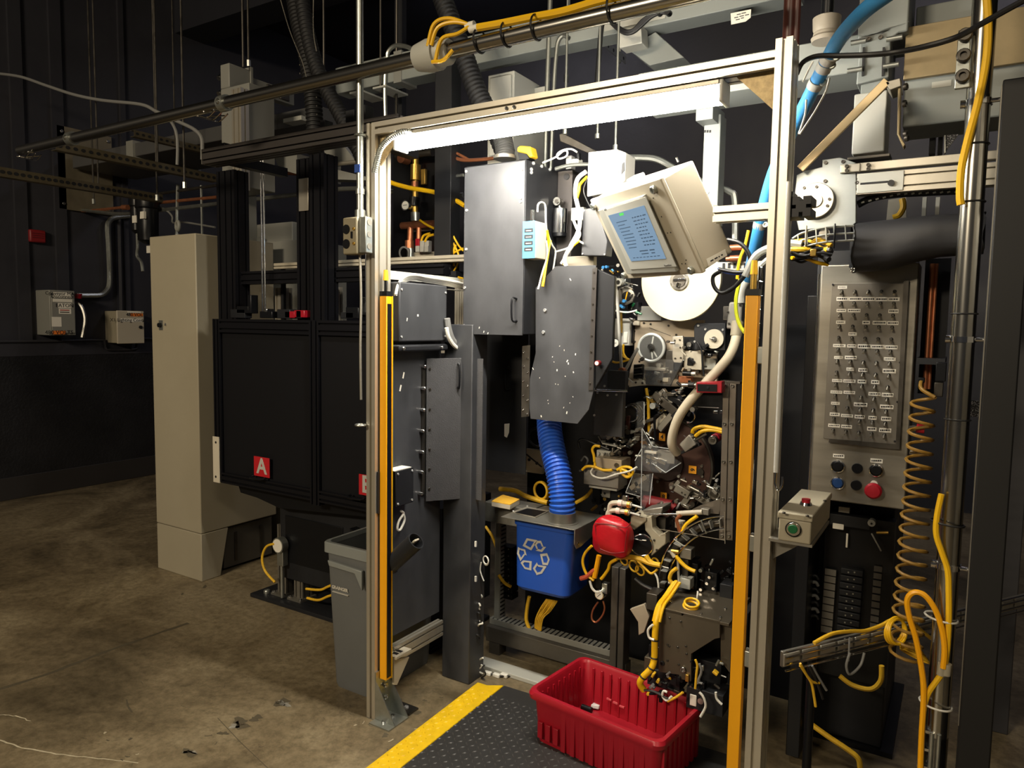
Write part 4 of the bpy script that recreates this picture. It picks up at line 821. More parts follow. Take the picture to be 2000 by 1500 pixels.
# black motor cover box right of the door
t = T('motor_cover', 'dark grey box cover with screws left of the turret', 'cover')
boxes(t, ((1160, 762, 1216, 852, .72, .03, panelb, 'cover'), (1186, 724, 1222, 762, .78, .03, panelb, 'upper_box')))
pcyl(t, (1161, 762), (1226, 764), 2.2, .715, chrome, 'edge_rod'); bolts(t, ((1167, 767), (1187, 772), (1204, 771), (1161, 811), (1182, 728), (1181, 754)), .72, .004)
# blue hose, shelf and recycling bin
zs_ = .771; YSf = .5
t = T('steel_shelf', 'folded steel shelf bracket over the blue recycling bin', 'shelf')
x0_, x1_ = .316, .676
sm_ = mat('brushed_plate', (138, 136, 128), .42, .75, .2, 6, rvar=.1)
B().box(x0_, YSf, zs_ - .004, x1_ - .005, .78, zs_).to('top_plate', sm_, t, .001)
B().poly([(x1_, YSf, zs_), (x1_, .78, zs_), (x1_, .78, zs_ - .05), (x1_, YSf + .06, zs_ - .085), (x1_, YSf + .02, zs_ - .085), (x1_, YSf, zs_ - .06)], (-1, 0, 0), .004).to('side_flange', sm_, t, .001)
B().cyl((x1_ - .004, YSf + .03, zs_ - .065), (x1_ + .002, YSf + .03, zs_ - .065), .006).to('hole', chrome, t)
xl_ = W(945, 1000, .66).x; B().box(xl_, .66, zs_ - .085, x0_ + .06, .664, zs_ + .004).to('back_rail', sm_, t, .001); B().box(xl_, .664, zs_, x0_ + .06, .78, zs_ + .004).to('back_ledge', sm_, t)
c = WZ(1098, 1019, zs_); r_c = 27 * pxm(c)
B().rev(c, (0, 0, 1), [(0, r_c + .012), (.003, r_c + .012), (.004, r_c), (.045, r_c), (.045, r_c - .004), (.004, r_c - .004)], 32, False).to('collar', sm_, t, label='round steel hose collar')
B().poly([WZ(a, b, zs_ + .001) for a, b in ((1001, 1001), (1029, 991), (1072, 999), (1046, 1012))], (0, 0, 1), .004).to('window_frame', alu, t); B().poly([WZ(a, b, zs_ + .0055) for a, b in ((1006, 1001), (1030, 993), (1066, 999), (1045, 1009))], (0, 0, 1), .001).to('window', blackg, t, label='dark viewing window')
for px, py in ((1003, 999), (1030, 989)): bolt(t, WZ(px, py, zs_ + .004), (0, 0, 1), .004)
t = T('foam_block', 'small yellow foam block lying on the steel shelf', 'block')
fp = [WZ(a, b, zs_ + .004) for a, b in ((960, 989), (996, 996), (1015, 985), (982, 976))]; ym = mat('amber_foam', (214, 164, 50), .6, 0, .1, 30)
B().poly(fp, (0, 0, 1), .022).to('block', cream, t, .002); B().poly([p + Vector((0, 0, .022)) for p in fp], (0, 0, 1), .003).to('lid', ym, t)
Ph = [c + Vector((0, 0, .04)), c + Vector((-.004, .0, .1)), W(1092, 930, .6), W(1080, 880, .64), W(1074, 845, .68), W(1072, 815, .72)]
o = B().ribs(Ph, 25.5 * pxm(c), .0165, .14, 28).to('blue_hose', blueh); tag(o, 'thick bright blue corrugated hose above the recycling bin', 'hose')
t = T('recycling_bin', 'blue plastic recycling bin with white arrows hung under the steel shelf', 'bin')
yf = .545; xL0, xR0 = W(1003, 1030, yf).x, W(1113, 1055, yf).x; xL1, xR1 = W(999, 1150, yf).x, W(1108, 1165, yf).x; zt5 = zs_ - .008; zb6 = W(1050, 1160, yf).z; yr = .76
def rb(d, z, f):
    a0, a1 = xL0 + (xL1 - xL0) * f + .012 * f, xR0 + (xR1 - xR0) * f; return [(x, y, z) for x, y in rrect(a0 + d, a1 - d + .012 * (1 - f), yf + d, yr - d, .035)]
loft([rb(.012, zb6, 1), rb(.0, zb6 + .015, 1), rb(0, zt5 - .03, .05), rb(-.006, zt5 - .028, .05), rb(-.006, zt5, 0), rb(.004, zt5, 0), rb(.006, zb6 + .02, 1)]).to('body', blue, t)
# recycle arrows: six white outlined shapes
arr = [[(1029, 1051), (1050, 1055), (1038, 1075), (1021, 1066)], [(1044, 1062), (1049, 1056), (1057, 1056), (1062, 1068), (1067, 1068), (1059, 1078), (1046, 1075), (1049, 1074)], [(1012, 1068), (1017, 1071), (1026, 1073), (1029, 1085), (1026, 1083), (1017, 1096), (1010, 1081)], [(1022, 1094), (1039, 1096), (1038, 1114), (1025, 1111), (1017, 1099)], [(1055, 1082), (1069, 1080), (1074, 1093), (1070, 1104), (1060, 1103)], [(1049, 1098), (1051, 1103), (1068, 1106), (1059, 1120), (1048, 1123), (1047, 1120), (1041, 1110)]]
for pg in arr:
    cx = sum(p[0] for p in pg) / len(pg); cy = sum(p[1] for p in pg) / len(pg); n = len(pg); inn = [(cx + (a - cx) * .58, cy + (b - cy) * .58) for a, b in pg]
    def onb(a, b): q = W(a, b, yf); return Vector((q.x, yf - .0015, q.z))
    vs = [onb(*p) for p in pg] + [onb(*p) for p in inn]; B().add(vs, [(i, (i + 1) % n, n + (i + 1) % n, n + i) for i in range(n)]).to('recycling_arrow', white, t)
# machine lower frame
YL = .76
t = T('machine_stand', 'grey steel machine base frame with slotted wire ducts and posts', 'frame')
zb7 = W(949, 1222, YL).z; xb0, xb1 = W(949, 1230, YL).x, W(1222, 1300, YL).x; st = mat('base_steel', (92, 88, 82), .45, .5, .15, 6)
B().box(xb0, YL, zb7 - .075, xb1, YL + .06, zb7).to('front_beam', st, t, .003)
B().box(xb0, YL + .03, zb7, W(1190, 1294, YL).x, YL + .09, zb7 + .03).to('wire_duct', grey, t, .002)
n_ = 26; me = B().box(-.004, 0, 0, .004, .058, .0012).mesh('duct_slot', ink)
for k in range(n_): sh(me, t, (xb0 + .02 + (W(1190, 1294, YL).x - xb0 - .04) * k / (n_ - 1), YL + .031, zb7 + .0295))
B().box(W(966, 1100, .8).x, .8, zb7, W(976, 1100, .8).x, .86, .68).to('upright_duct', grey, t, .002)
me = B().box(0, 0, -.004, .0012, .04, .004).mesh('duct_slot', ink)
xk = W(976, 1100, .8).x
for k in range(24): sh(me, t, (xk - .0005, .81, zb7 + .03 + k * .02))
for l, r in ((1194, 1208), (1209, 1222)): B().box(W(l, 1200, YL - .01).x, YL - .02, zb7 - .09, W(r, 1200, YL - .01).x - .002, YL + .05, W(1205, 1105, YL).z).to('post', st, t, .003)
B().box(xb0 - .0, .6, 0, W(1085, 1345, .6).x + .25, .68, .02).to('sill', greyl, t, .003)
for x in (xb0 + .05, xb1 - .05): B().box(x - .03, YL, 0, x + .03, YL + .06, zb7 - .075).to('foot', st, t)
B().box(xb0 + .02, 1.1, .0, 1.48, 1.12, 1.62).to('back_plate', blackg, t)
# valve block left of the bin
t = T('valve_manifold', 'stack of black pneumatic valves left of the recycling bin', 'valves')
for k in range(8):
    y_ = 1068 + k * 13; B().pb(976, y_, 1000, y_ + 11, .84, .06).to('valve', blackg, t, .002)
    disc(t, 993, y_ + 5, 1.5, .838, .004, zinc, 'led', 8)
# yellow hoses around the bin
for i, (pts, r, m, y, s) in enumerate(((((948, 1028), (960, 1045), (968, 1065), (972, 1080)), .007, yelw, .82, 'yellow hose curving down left of the recycling bin'), (((974, 1123), (985, 1138), (998, 1146)), .008, yelw, .8, 'yellow hose passing behind the lower left of the recycling bin'), (((1034, 1165), (1030, 1185), (1028, 1210), (1034, 1228)), .009, yelw, .8, 'tan hose hanging under the recycling bin'), (((976, 955), (1005, 958), (1025, 968), (1045, 975), (1070, 982)), .012, yelw, .85, 'dusty yellow hose bundle behind the steel shelf'), (((1125, 982), (1145, 970), (1158, 955)), .009, yelw, .85, 'dusty hose rising right of the blue hose'))):
    wire('yellow_hose', [W(a, b, y) for a, b in pts], r, m, s, 'hose')
t = T('hose_coil', 'coil of yellow hose hanging behind the blue hose', 'hose')
for k in range(3): B().ring(W(1056 + k, 958 + k, .86 + k * .012), (0.2, 1, 0), .04 + .003 * k, .006).to('coil', yelw, t)
t = T('yellow_bundle', 'fan of thin yellow cables curving from the bin into the wire duct', 'cable')
for k in range(9): B().tube([W(1068 + k * 2.6, 1170 + k * .4, .80), W(1056 + k * 2.4, 1188 + k * .6, .785 + .006 * (k % 3)), W(1047 + k * 1.7, 1208, .785 + .006 * (k % 2)), W(1045 + k * 1.4, 1226 + k, .80)], .0036).to('strand', yelw, t)
t = T('outlet_plate', 'small white outlet plate behind the blue hose', 'outlet')
boxes(t, ((1026, 878, 1060, 924, .95, .02, cream, 'plate'),)); disc(t, 1033, 898, 3, .945, .01, ink, 'socket', 10); disc(t, 1048, 905, 3, .945, .01, ink, 'socket', 10)
wire('black_power_lead', [W(a, b, .93) for a, b in ((1028, 887), (1040, 897), (1058, 912))], .004, bcab, 'short black cord crossing the white outlet plate')
wire('black_power_lead', [W(a, b, .85) for a, b in ((1050, 835), (1036, 842), (1034, 860), (1048, 872), (1058, 865))], .006, bcab, 'loop of black cord left of the blue hose top')
# ---- loose cables beside the column ----
t = T('cable_coil', 'coil of white cable hung on the column right side', 'cable')
B().ring(W(949, 1094, .52), (.3, 1, 0), .018, .003).to('coil', wcab, t); B().ring(W(949, 1095, .525), (.4, 1, 0), .02, .003).to('coil', wcab, t); B().tube([W(a, b, .52) for a, b in ((940, 1098), (938, 1115), (945, 1135))], .003).to('tail', wcab, t)
random.seed(5)
for i, (px, py) in enumerate(((936, 1172), (934, 1200), (937, 1222), (932, 1240), (938, 1296), (946, 1314))):
    P = [W(px + random.uniform(-6, 6), py - 14 + 7 * k + random.uniform(-3, 3), .5 + random.uniform(0, .04)) for k in range(6)]
    wire('tangled_lead', P, .004, (wcab, bcab)[i % 2], '%s lead tangled beside the column foot, %s' % (('white', 'black')[i % 2], ('highest', 'second from top', 'third from top', 'fourth from top', 'low near the floor', 'lowest')[i]), group='tangled leads by the column')
for i, (px, py) in enumerate(((953, 1318), (970, 1322), (985, 1322))):
    t = T('cable_plug', 'small white cable plug on the floor near the mat end, %s' % ('left', 'middle', 'right')[i], 'plug', 'plugs on the floor')
    q = WZ(px, py, 0); B().box(q.x - .018, q.y - .01, 0, q.x + .018, q.y + .01, .016).to('shell', wcab, t, .003); B().cyl((q.x + .018, q.y, .008), (q.x + .04, q.y + .02, .006), .004).to('tail', bcab, t)
# ---- mat ----
t = T('floor_mat', 'black diamond-tread rubber mat with a yellow edge on the floor', 'mat')
zm = .012; a0, a1 = WZ(713, 1500, zm), WZ(933, 1332, zm); b0, b1 = WZ(774, 1500, zm), WZ(984, 1338, zm)
ed = (a1 - a0).normalized(); ext_ = ed * .9; A0, B0 = a0 - ext_, b0 - ext_; sd_ = Vector((ed.y, -ed.x, 0)); wM = 1.0; wy = (b0 - a0).dot(sd_)
ymat = mat('yellow_rubber', (226, 184, 14), .5, 0, .12, 20); bmat = mat('black_rubber_mat', (46, 45, 44), .5, 0, .15, 10)
Q = [A0, A0 + sd_ * wy, a1 + sd_ * wy, a1 + ed * -.0]
c1m = a1 + sd_ * .035 + ed * .01
B().poly([Vector((p.x, p.y, 0)) for p in (A0, A0 + sd_ * wy, b1, a1 + sd_ * .05, a1)], (0, 0, 1), zm).to('yellow_edge', ymat, t, .003)
M0, M1 = A0 + sd_ * (wy + .002), b1 + sd_ * .002; back = M1 + sd_ * wM * 1.0
B().poly([Vector((p.x, p.y, 0)) for p in (M0, M0 + sd_ * wM, back, M1)], (0, 0, 1), zm - .001).to('tread_sheet', bmat, t, .002)
def loz(b, c, d, l, w, h):
    u = d; v = Vector((-d.y, d.x, 0)); c = Vector(c)
    b.add([c + u * l, c + v * w, c - u * l, c - v * w, c + Vector((0, 0, h)) + u * l * .5, c + Vector((0, 0, h)) - u * l * .5], [(0, 1, 4), (1, 2, 5, 4), (2, 3, 5), (3, 0, 4, 5)])
def tread(lo, hi, w0, w1, name, m, st, z):
    b = B(); n = 0; s = lo
    while s < hi:
        x = w0 + st * .4; j = 0
        while x < w1:
            c = A0 + ed * s + sd_ * x; c.z = z
            dr = (ed + sd_).normalized() if (n + j) % 2 else (ed - sd_).normalized(); loz(b, c, dr, st * .4, st * .13, .0026); x += st; j += 1
        s += st; n += 1
    o = b.to(name, m, t, sm=0); o['kind'] = 'stuff'; return o
Lm = (b1 - B0).dot(ed)
tread(.3, Lm - .03, wy + .01, wy + .75, 'raised_tread', mat('worn_tread', (66, 64, 62), .45), .027, zm - .001); tread(.3, Lm - .03, .006, wy - .004, 'raised_tread_edge', ymat, .027, zm)
# ---- red bin ----
t = T('red_bin', 'red plastic divider bin with ribbed walls on the floor mat', 'bin')
rL = Vector((.634, .2, 0)); ru = Vector((.9924, -.123, 0)); rv = Vector((.123, .9924, 0)); RW, RD, RH = .57, .385, .2; zf = zm
def rrb(d, z, r=.035): return [rL + ru * x + rv * y + Vector((0, 0, z)) for x, y in rrect(d, RW - d, d, RD - d, r, 6)]
loft([rrb(.028, zf), rrb(.016, zf + RH - .03), rrb(.0, zf + RH - .028), rrb(-.002, zf + RH - .012), rrb(.004, zf + RH), rrb(.018, zf + RH), rrb(.024, zf + RH - .01), rrb(.034, zf + .012)]).to('shell', redm, t)
loft([rrb(.033, zf + .004), rrb(.033, zf + .012)], True, True).to('floor', redm, t)
def rib(x, y, w, dpt, inside, z0, z1, name):
    c = rL + ru * x + rv * y; return B().hexa([c + ru * a + rv * b + Vector((0, 0, z)) for z in (z0, z1) for a, b in ((-w, 0), (w, 0), (w, dpt), (-w, dpt))]).to(name, redm, t, .0015)
for k in range(11):
    x = .08 + k * .041; rib(x, RD - .031, .0045, -.006, 1, zf + .012, zf + RH - .02, 'inner_rib')
    if k > 1: rib(x, .027, .010, -.010, 0, zf + .004, zf + RH - .035, 'outer_rib')
for k in range(8):
    y = .06 + k * .037; c = rL + ru * .031 + rv * y; B().hexa([c + ru * a + rv * b + Vector((0, 0, z)) for z in (zf + .012, zf + RH - .02) for a, b in ((0, -.004), (.006, -.004), (.006, .004), (0, .004))]).to('inner_rib', redm, t)
    c = rL + ru * (RW - .02) + rv * y; B().hexa([c + ru * a + rv * b + Vector((0, 0, z)) for z in (zf + .004, zf + RH - .035) for a, b in ((-.01, -.009), (.008, -.009), (.008, .009), (-.01, .009))]).to('outer_rib', redm, t, .0015)
for k, z_ in ((0, .075), (1, .07), (2, .065)): c = rL + ru * (.16 + k * .03) + rv * (RD - .037); B().obox(c + Vector((0, 0, zf + z_)), ru, rv, (0, 0, 1), .011, .003, .003).to('inner_tab', mat('pale_red', (206, 90, 96), .5) if 'pale_red' not in MATS else MATS['pale_red'], t)
for k in range(3): c = rL + ru * (.06 + k * .036) + rv * (.017); B().obox(c + Vector((0, 0, zf + .055)), ru, rv, (0, 0, 1), .011, .007, .032).to('foot_block', redm, t, .002)
qs = WZ(1147, 1383, zf + .024)
o = B().cyl(qs - ru * .024 - rv * .004, qs + ru * .024 - rv * .002, .0115, n=14).to('black_spool', blackg, None, .002); tag(o, 'small black cylinder lying in the red bin', 'cylinder')
o = B().obox(qs + ru * .02 + rv * .042 + Vector((0, 0, .001)), ru + rv * .4, rv, (0, .3, 1), .017, .017, .008).to('cloudy_chip', mat('cloudy_clear', (200, 196, 194), .3), None, .003); tag(o, 'small cloudy clear cap lying in the red bin', 'cap')
# ================= the assembly machine =================
tan_ = mat('machined_tan_plate', (188, 172, 148), .4, .35, .1, 8); brown = mat('brown_turret', (74, 50, 42), .42, .3, .15, 6); blk = blackg
t = T('paper_reel', 'large cream paper reel below the tilted screen', 'reel')
disc(t, 1328, 547, 80, .86, .025, mat('reel_paper', (206, 198, 170), .6), 'reel', 64, .002)
disc(t, 1326, 548, 19, .852, .01, steel, 'hub', 24, .002); disc(t, 1326, 548, 13, .848, .006, steeld, 'hub_recess', 20); bar(t, (1314, 547), (1338, 545), 5, .842, .008, chrome, 'latch_bar'); pcyl(t, (1325, 552), (1322, 560), 4, .845, chrome, 'latch')
pcyl(t, (1326, 548), (1326, 548), 8, .86, steel, 'spindle', 1.1)
t = T('reel_feeder', 'tan machined feeder plate with clear wheel and rollers under the reel', 'machine')
B().ply([(1240, 626), (1376, 625), (1374, 690), (1400, 692), (1400, 757), (1226, 753), (1230, 722), (1238, 700)], .98, .02).to('plate', tan_, t, .002)
B().pb(1245, 598, 1292, 626, .97, .03).to('upper_block', greyl, t, .002)
disc(t, 1272, 679, 27, .93, .03, steeld, 'wheel_core'); c = W(1272, 679, .925); k = pxm(c)
B().ring(c, (0, 1, 0), 26 * k, 3 * k, 40, 8).to('wheel_rim', mat('frosted_acrylic', (196, 198, 192), .25, .2), t); disc(t, 1272, 679, 24, .922, .006, mat('smoked_clear', (120, 120, 116), .12, .5), 'wheel_face')
disc(t, 1270, 677, 6, .905, .02, steel, 'wheel_hub', 16)
for a in (80, 275, 300): bar(t, (1272 + 8 * math.cos(math.radians(a)), 679 - 8 * math.sin(math.radians(a))), (1272 + 22 * math.cos(math.radians(a)), 679 - 22 * math.sin(math.radians(a))), 3, .92, .003, greyl, 'spoke_glint')
B().ply([(1313, 657), (1334, 656), (1335, 702), (1330, 709), (1316, 708), (1313, 702)], .9, .015).to('grey_bracket', alu, t, .002); bolts(t, ((1318, 665), (1328, 664), (1329, 679), (1319, 700), (1330, 699)), .9, .0035, steeld)
boxes(t, ((1300, 684, 1316, 726, .93, .05, steeld, 'slide_block'), (1302, 694, 1334, 722, .94, .04, blk, 'motor_block'), (1336, 686, 1371, 722, .92, .04, cream, 'sensor_block'), (1342, 700, 1354, 714, .915, .01, blk, 'sensor_window'), (1334, 658, 1358, 684, .95, .03, blk, 'dark_block'), (1374, 700, 1398, 722, .96, .02, greyl, 'side_plate'), (1261, 722, 1296, 752, .9, .05, steel, 'polished_box'), (1258, 718, 1300, 724, .89, .06, alu, 'top_rail'), (1237, 712, 1252, 740, .94, .04, blk, 'connector_cluster'), (1294, 724, 1312, 729, .9, .02, alu, 'clip'), (1294, 738, 1305, 746, .88, .03, cream, 'white_block'), (1236, 627, 1248, 636, .96, .03, cream, 'fitting'), (1325, 735, 1350, 748, .93, .03, copper, 'copper_block')))
for i in range(5): bar(t, (1238, 714 + i * 6), (1254, 712 + i * 6), 3, .93, .02, steeld if i % 2 else blk, 'pin_row')
B().ply([(1229, 748), (1233, 744), (1256, 742), (1262, 752), (1228, 756)], .9, .03).to('toe_bracket', cream, t, .002); bolts(t, ((1242, 747), (1255, 748)), .9, .004, steeld)
pcyl(t, (1334, 729), (1351, 730), 5, .9, blk, 'roller'); pcyl(t, (1351, 730), (1359, 730), 4.5, .9, alu, 'roller_end'); disc(t, 1286, 714, 5, .9, .03, alu, 'guide_roller', 16); disc(t, 1345, 673, 5, .93, .03, steel, 'idler', 16); disc(t, 1345, 679, 3, .92, .03, chrome, 'idler_pin', 12)
bolts(t, ((1258, 631), (1271, 633), (1239, 647), (1240, 667), (1239, 686), (1249, 706), (1306, 636), (1321, 654), (1362, 710), (1338, 691), (1339, 718), (1383, 714), (1262, 742), (1262, 734)), .98, .004, steeld)
bar(t, (1268, 640), (1310, 656), 1, .978, .002, steeld, 'score_line'); bar(t, (1335, 703), (1309, 754), 1.6, .88, .002, chrome, 'acrylic_edge'); B().ply([(1258, 700), (1336, 704), (1310, 755), (1256, 752)], .885, .002).to('clear_guard', glass, t)
t = T('take_up_spool', 'black square plate with small white spool right of the feeder', 'spool')
B().ply([(1360, 631), (1417, 631), (1417, 685), (1356, 684), (1355, 637)], .9, .012).to('plate', black, t, .003); disc(t, 1394, 662, 19, .885, .014, cream, 'spool', 32); disc(t, 1394, 662, 5, .875, .012, steel, 'spindle', 12); bar(t, (1385, 661), (1396, 663), 3, .873, .004, steel, 'latch'); bolts(t, ((1364, 636), (1378, 643), (1412, 644), (1357, 667)), .9, .004)
wire('black_lead', [W(a, b, .88) for a, b in ((1361, 668), (1370, 685), (1372, 710), (1375, 735))], .004, bcab, 'thin black lead hanging from the white spool plate')
t = T('tape_path', 'white tape strip running over rollers left of the reel', 'tape')
bar(t, (1203, 556), (1213, 722), 4.5, .84, .012, white, 'tape', .0); bar(t, (1221, 722), (1245, 680), 5, .845, .01, white, 'tape', 0); bar(t, (1216, 730), (1236, 748), 2, .84, .008, greyl, 'tape', 0); bar(t, (1210, 549), (1246, 558), 3, .85, .006, steel, 'arm')
disc(t, 1207, 551, 8, .82, .03, greyl, 'roller', 20); disc(t, 1207, 551, 4, .815, .01, chrome, 'roller_pin', 12); disc(t, 1213, 725, 7, .82, .03, copper, 'roller', 20, .001); disc(t, 1213, 725, 3, .815, .01, chrome, 'roller_pin', 12); bar(t, (1214, 735), (1215, 748), 6, .84, .01, greyl, 'finger')
t = T('regulator_set', 'small silver air regulators with gauge and yellow tubes left of the feeder', 'regulator')
boxes(t, ((1199, 622, 1210, 664, .95, .04, alud, 'regulator'), (1214, 622, 1230, 675, .94, .05, greyl, 'regulator'), (1217, 648, 1225, 670, .935, .01, lab, 'label'), (1228, 630, 1236, 670, .96, .04, blk, 'dark_body')))
pcyl(t, (1213, 608), (1213, 650), 3, .93, brass, 'brass_stem'); disc(t, 1201, 670, 9, .92, .02, chrome, 'gauge', 20); disc(t, 1201, 670, 7.5, .918, .003, lab, 'dial', 20); bar(t, (1196, 670), (1204, 670), 1, .917, .001, ink, 'needle', 0)
for i, pts in enumerate((((1188, 698), (1196, 706), (1208, 708), (1230, 702)), ((1218, 672), (1218, 690), (1226, 702)), ((1210, 688), (1218, 696), (1228, 702)), ((1198, 642), (1190, 646), (1191, 656)))): wire('yellow_tube', [W(a, b, .9) for a, b in pts], .005, yel, None, par=t)
t = T('hex_motor', 'grey eight-sided motor face with an orange slot left of the reel', 'motor')
c = W(1224, 577, .9); k = pxm(c); B().rev(c, (0, -1, 0), [(0, 19 * k), (.012, 19 * k), (.014, 17 * k)], 8).to('face', alud, t); disc(t, 1224, 579, 10, .885, .01, blk, 'recess', 20); bar(t, (1221, 587), (1225, 570), 2.5, .882, .003, amber, 'slot')
boxes(t, ((1205, 543, 1222, 556, .92, .06, zinc, 'bracket'), (1226, 590, 1246, 606, .93, .05, black, 'base')))
bolts(t, ((1213, 565), (1236, 566), (1213, 590), (1235, 590)), .886, .003, steeld)
for i, pts in enumerate((((1192, 588), (1198, 594), (1205, 594)), ((1193, 598), (1200, 606), (1225, 610), (1244, 606)), ((1185, 545), (1195, 540), (1205, 545)))): wire('thin_lead', [W(a, b, .88) for a, b in pts], .004, (yelw, wcab, gcab)[i], '%s lead near the eight-sided motor' % ('short yellow', 'long white', 'short grey')[i], group='leads near the motor')
# gauze copper + slotted strip behind screen
t = T('copper_cylinders', 'pair of copper pipes beside the tilted screen', 'pipes')
for y_ in (484, 505): pcyl(t, (1426, y_), (1450, y_ - 1), 6, .7, copper, 'pipe'); pcyl(t, (1418, y_ + 1), (1428, y_), 4, .7, copper, 'tip')
t = T('slotted_strip', 'bright slotted metal strip behind the blue hose', 'strip')
B().pb(1402, 511, 1490, 528, .72, .004).to('strip', alu, t)
for i in range(8): B().pb(1411 + i * 10.5, 514, 1416 + i * 10.5, 524, .718, .002).to('slot', ink, t)
# conduit tube, junction, interlock
t = T('vacuum_tube', 'thick cream flexible tube sweeping down across the machine', 'tube')
Pv = [W(a, b, y) for a, b, y in ((1441, 640, .72), (1436, 668, .7), (1424, 696, .68), (1401, 724, .66), (1375, 752, .65), (1345, 786, .65), (1325, 816, .66), (1314, 848, .68), (1313, 870, .7), (1322, 884, .74))]
B().tube(Pv, 9.5 * pxm(Pv[3]), 16).to('tube', mat('cream_tube', (198, 188, 166), .38), t); B().cyl(W(1441, 628, .72), W(1438, 656, .71), 11.5 * pxm(Pv[0])).to('cuff', greyb, t)
B().ply([(1424, 590), (1450, 589), (1447, 644), (1418, 642)], .73, .06).to('junction_block', mat('cast_grey', (136, 132, 124), .5, .3, .1, 20), t, .006); bolts(t, ((1422, 610), (1446, 596), (1424, 632)), .73, .004, steeld); B().pb(1412, 598, 1423, 626, .75, .03).to('side_cover', steeld, t, .002)
B().tube([W(a, b, .74) for a, b in ((1447, 592), (1447, 575), (1452, 560), (1459, 548))], 8 * pxm(Pv[0]), 14).to('upper_tube', greyl, t)
t = T('interlock_switch', 'red safety interlock switch with black face left of the right curtain', 'switch')
B().ply([(1360, 746), (1410, 745), (1410, 768), (1360, 767)], .6, .04).to('body', redm, t, .003); B().ply([(1362, 750), (1400, 751), (1400, 765), (1362, 764)], .597, .004).to('face', blk, t); disc(t, 1382, 757, 2.5, .594, .003, chrome, 'screw', 12); pcyl(t, (1332, 752), (1360, 752), 3.5, .62, steel, 'plunger'); pcyl(t, (1345, 752), (1356, 752), 6, .62, blk, 'boot')
t = T('guide_bars', 'pair of bolted dark aluminium bars beside the right light curtain', 'bars')
bp_ = mat('bar_metal', (122, 114, 104), .4, .7, .08, 10)
B().ply([(1412, 748), (1424, 748), (1417, 1055), (1404, 1053)], .66, .02).to('bar', bp_, t, .002); B().ply([(1425, 748), (1438, 749), (1431, 1056), (1418, 1055)], .66, .02).to('bar', bp_, t, .002)
for y_ in (754, 828, 902, 975, 1047):
    s = (y_ - 750) * -.0235
    for x_ in (1417, 1431): bolt(t, W(x_ + s, y_, .66), (0, -1, 0), .0055, steel)
B().pb(1406, 744, 1446, 750, .66, .05).to('top_bracket', steeld, t, .002)
B().ply([(1404, 975), (1410, 978), (1404, 1004), (1352, 1000), (1352, 995), (1366, 988)], .68, .01).to('gusset', bp_, t)
# turret
YT_ = .97
t = T('turret', 'dark brown indexing turret disc with orange number tags', 'machine')
disc(t, 1297, 908, 96, YT_, .03, brown, 'disc', 64, .002); c = W(1297, 908, YT_); B().ring(c, (0, 1, 0), 95 * pxm(c), .008, 64, 6).to('outer_ring', steeld, t)
disc(t, 1300, 905, 34, YT_ - .02, .02, mat('dark_hub', (52, 40, 36), .4, .4), 'hub', 40)
for (l, tp, r, b, s) in ((1287, 846, 1299, 861, '4'), (1345, 910, 1360, 925, '6'), (1290, 962, 1302, 977, '8')):
    pl = B().pb(l, tp, r, b, YT_ - .024 if s != '6' else YT_ - .012, .003).to('number_tag', tagy, t, label='orange tag with number ' + s); q = W((l + r) / 2, (tp + b) / 2, YT_ - .0245 if s != '6' else YT_ - .0125)
    text(pl, s, q, {'4': (1, 0, 0), '6': (0, 0, -1), '8': (-1, 0, 0)}[s], (0, -1, 0), .026, ink, bold=.0008)
B().ply([(1250, 863), (1258, 857), (1266, 868), (1258, 872)], YT_ - .02, .003).to('number_tag', tagy, t)
random.seed(3)
bolts(t, ((1326, 924), (1371, 910), (1370, 922), (1285, 940), (1312, 944), (1372, 930), (1336, 935), (1262, 850), (1275, 900), (1270, 930)), YT_, .006, steel)
disc(t, 1367, 922, 7, YT_ - .012, .012, steeld, 'stud', 16)
t = T('turret_grippers', 'cluster of steel gripper arms and small cylinders above the turret', 'machine')
yg = .86
for a, b, w_, m, nm in (((1275, 770), (1330, 815), 16, steeld, 'arm'), ((1290, 762), (1310, 790), 12, steel, 'cylinder_bar'), ((1320, 800), (1286, 840), 12, alud, 'slide'), ((1300, 812), (1274, 836), 14, cream, 'pale_slide'), ((1266, 776), (1292, 800), 8, brass, 'brass_link'), ((1305, 775), (1345, 798), 10, blk, 'motor'), ((1330, 798), (1312, 815), 8, chrome, 'pin_bar'), ((1280, 800), (1300, 806), 6, blk, 'clamp'), ((1245, 830), (1276, 818), 6, steeld, 'link'), ((1295, 765), (1285, 800), 3, chrome, 'rod'), ((1312, 770), (1298, 800), 3, chrome, 'rod'), ((1336, 780), (1322, 792), 9, steel, 'knuckle')):
    bar(t, a, b, w_, yg + random.uniform(-.03, .04), .03, m, nm)
for px, py, r, m in ((1274, 793, 6, mat('clear_knob', (200, 206, 206), .2, .2)), (1300, 772, 5, steel), (1316, 766, 5, chrome), (1328, 777, 5, chrome), (1287, 799, 2.5, chrome), (1287, 806, 2.5, chrome), (1258, 824, 4, steel), (1352, 800, 5, steel)): disc(t, px, py, r, yg - .02, .05, m, 'pin', 16)
B().tube([W(a, b, .84) for a, b in ((1280, 862), (1279, 840), (1279, 815), (1288, 809))], .006, k=4).to('black_handle', blk, t, label='black bent handle')
B().tube([W(a, b, .86) for a, b in ((1330, 795), (1350, 800), (1357, 815), (1350, 824), (1342, 825))], .004, k=4).to('wire_finger', chrome, t)
bar(t, (1360, 795), (1405, 797), 2, .9, .006, steeld, 'thin_rod'); boxes(t, ((1392, 802, 1402, 808, .9, .02, chrome, 'block'), (1405, 801, 1412, 808, .9, .02, chrome, 'block')))
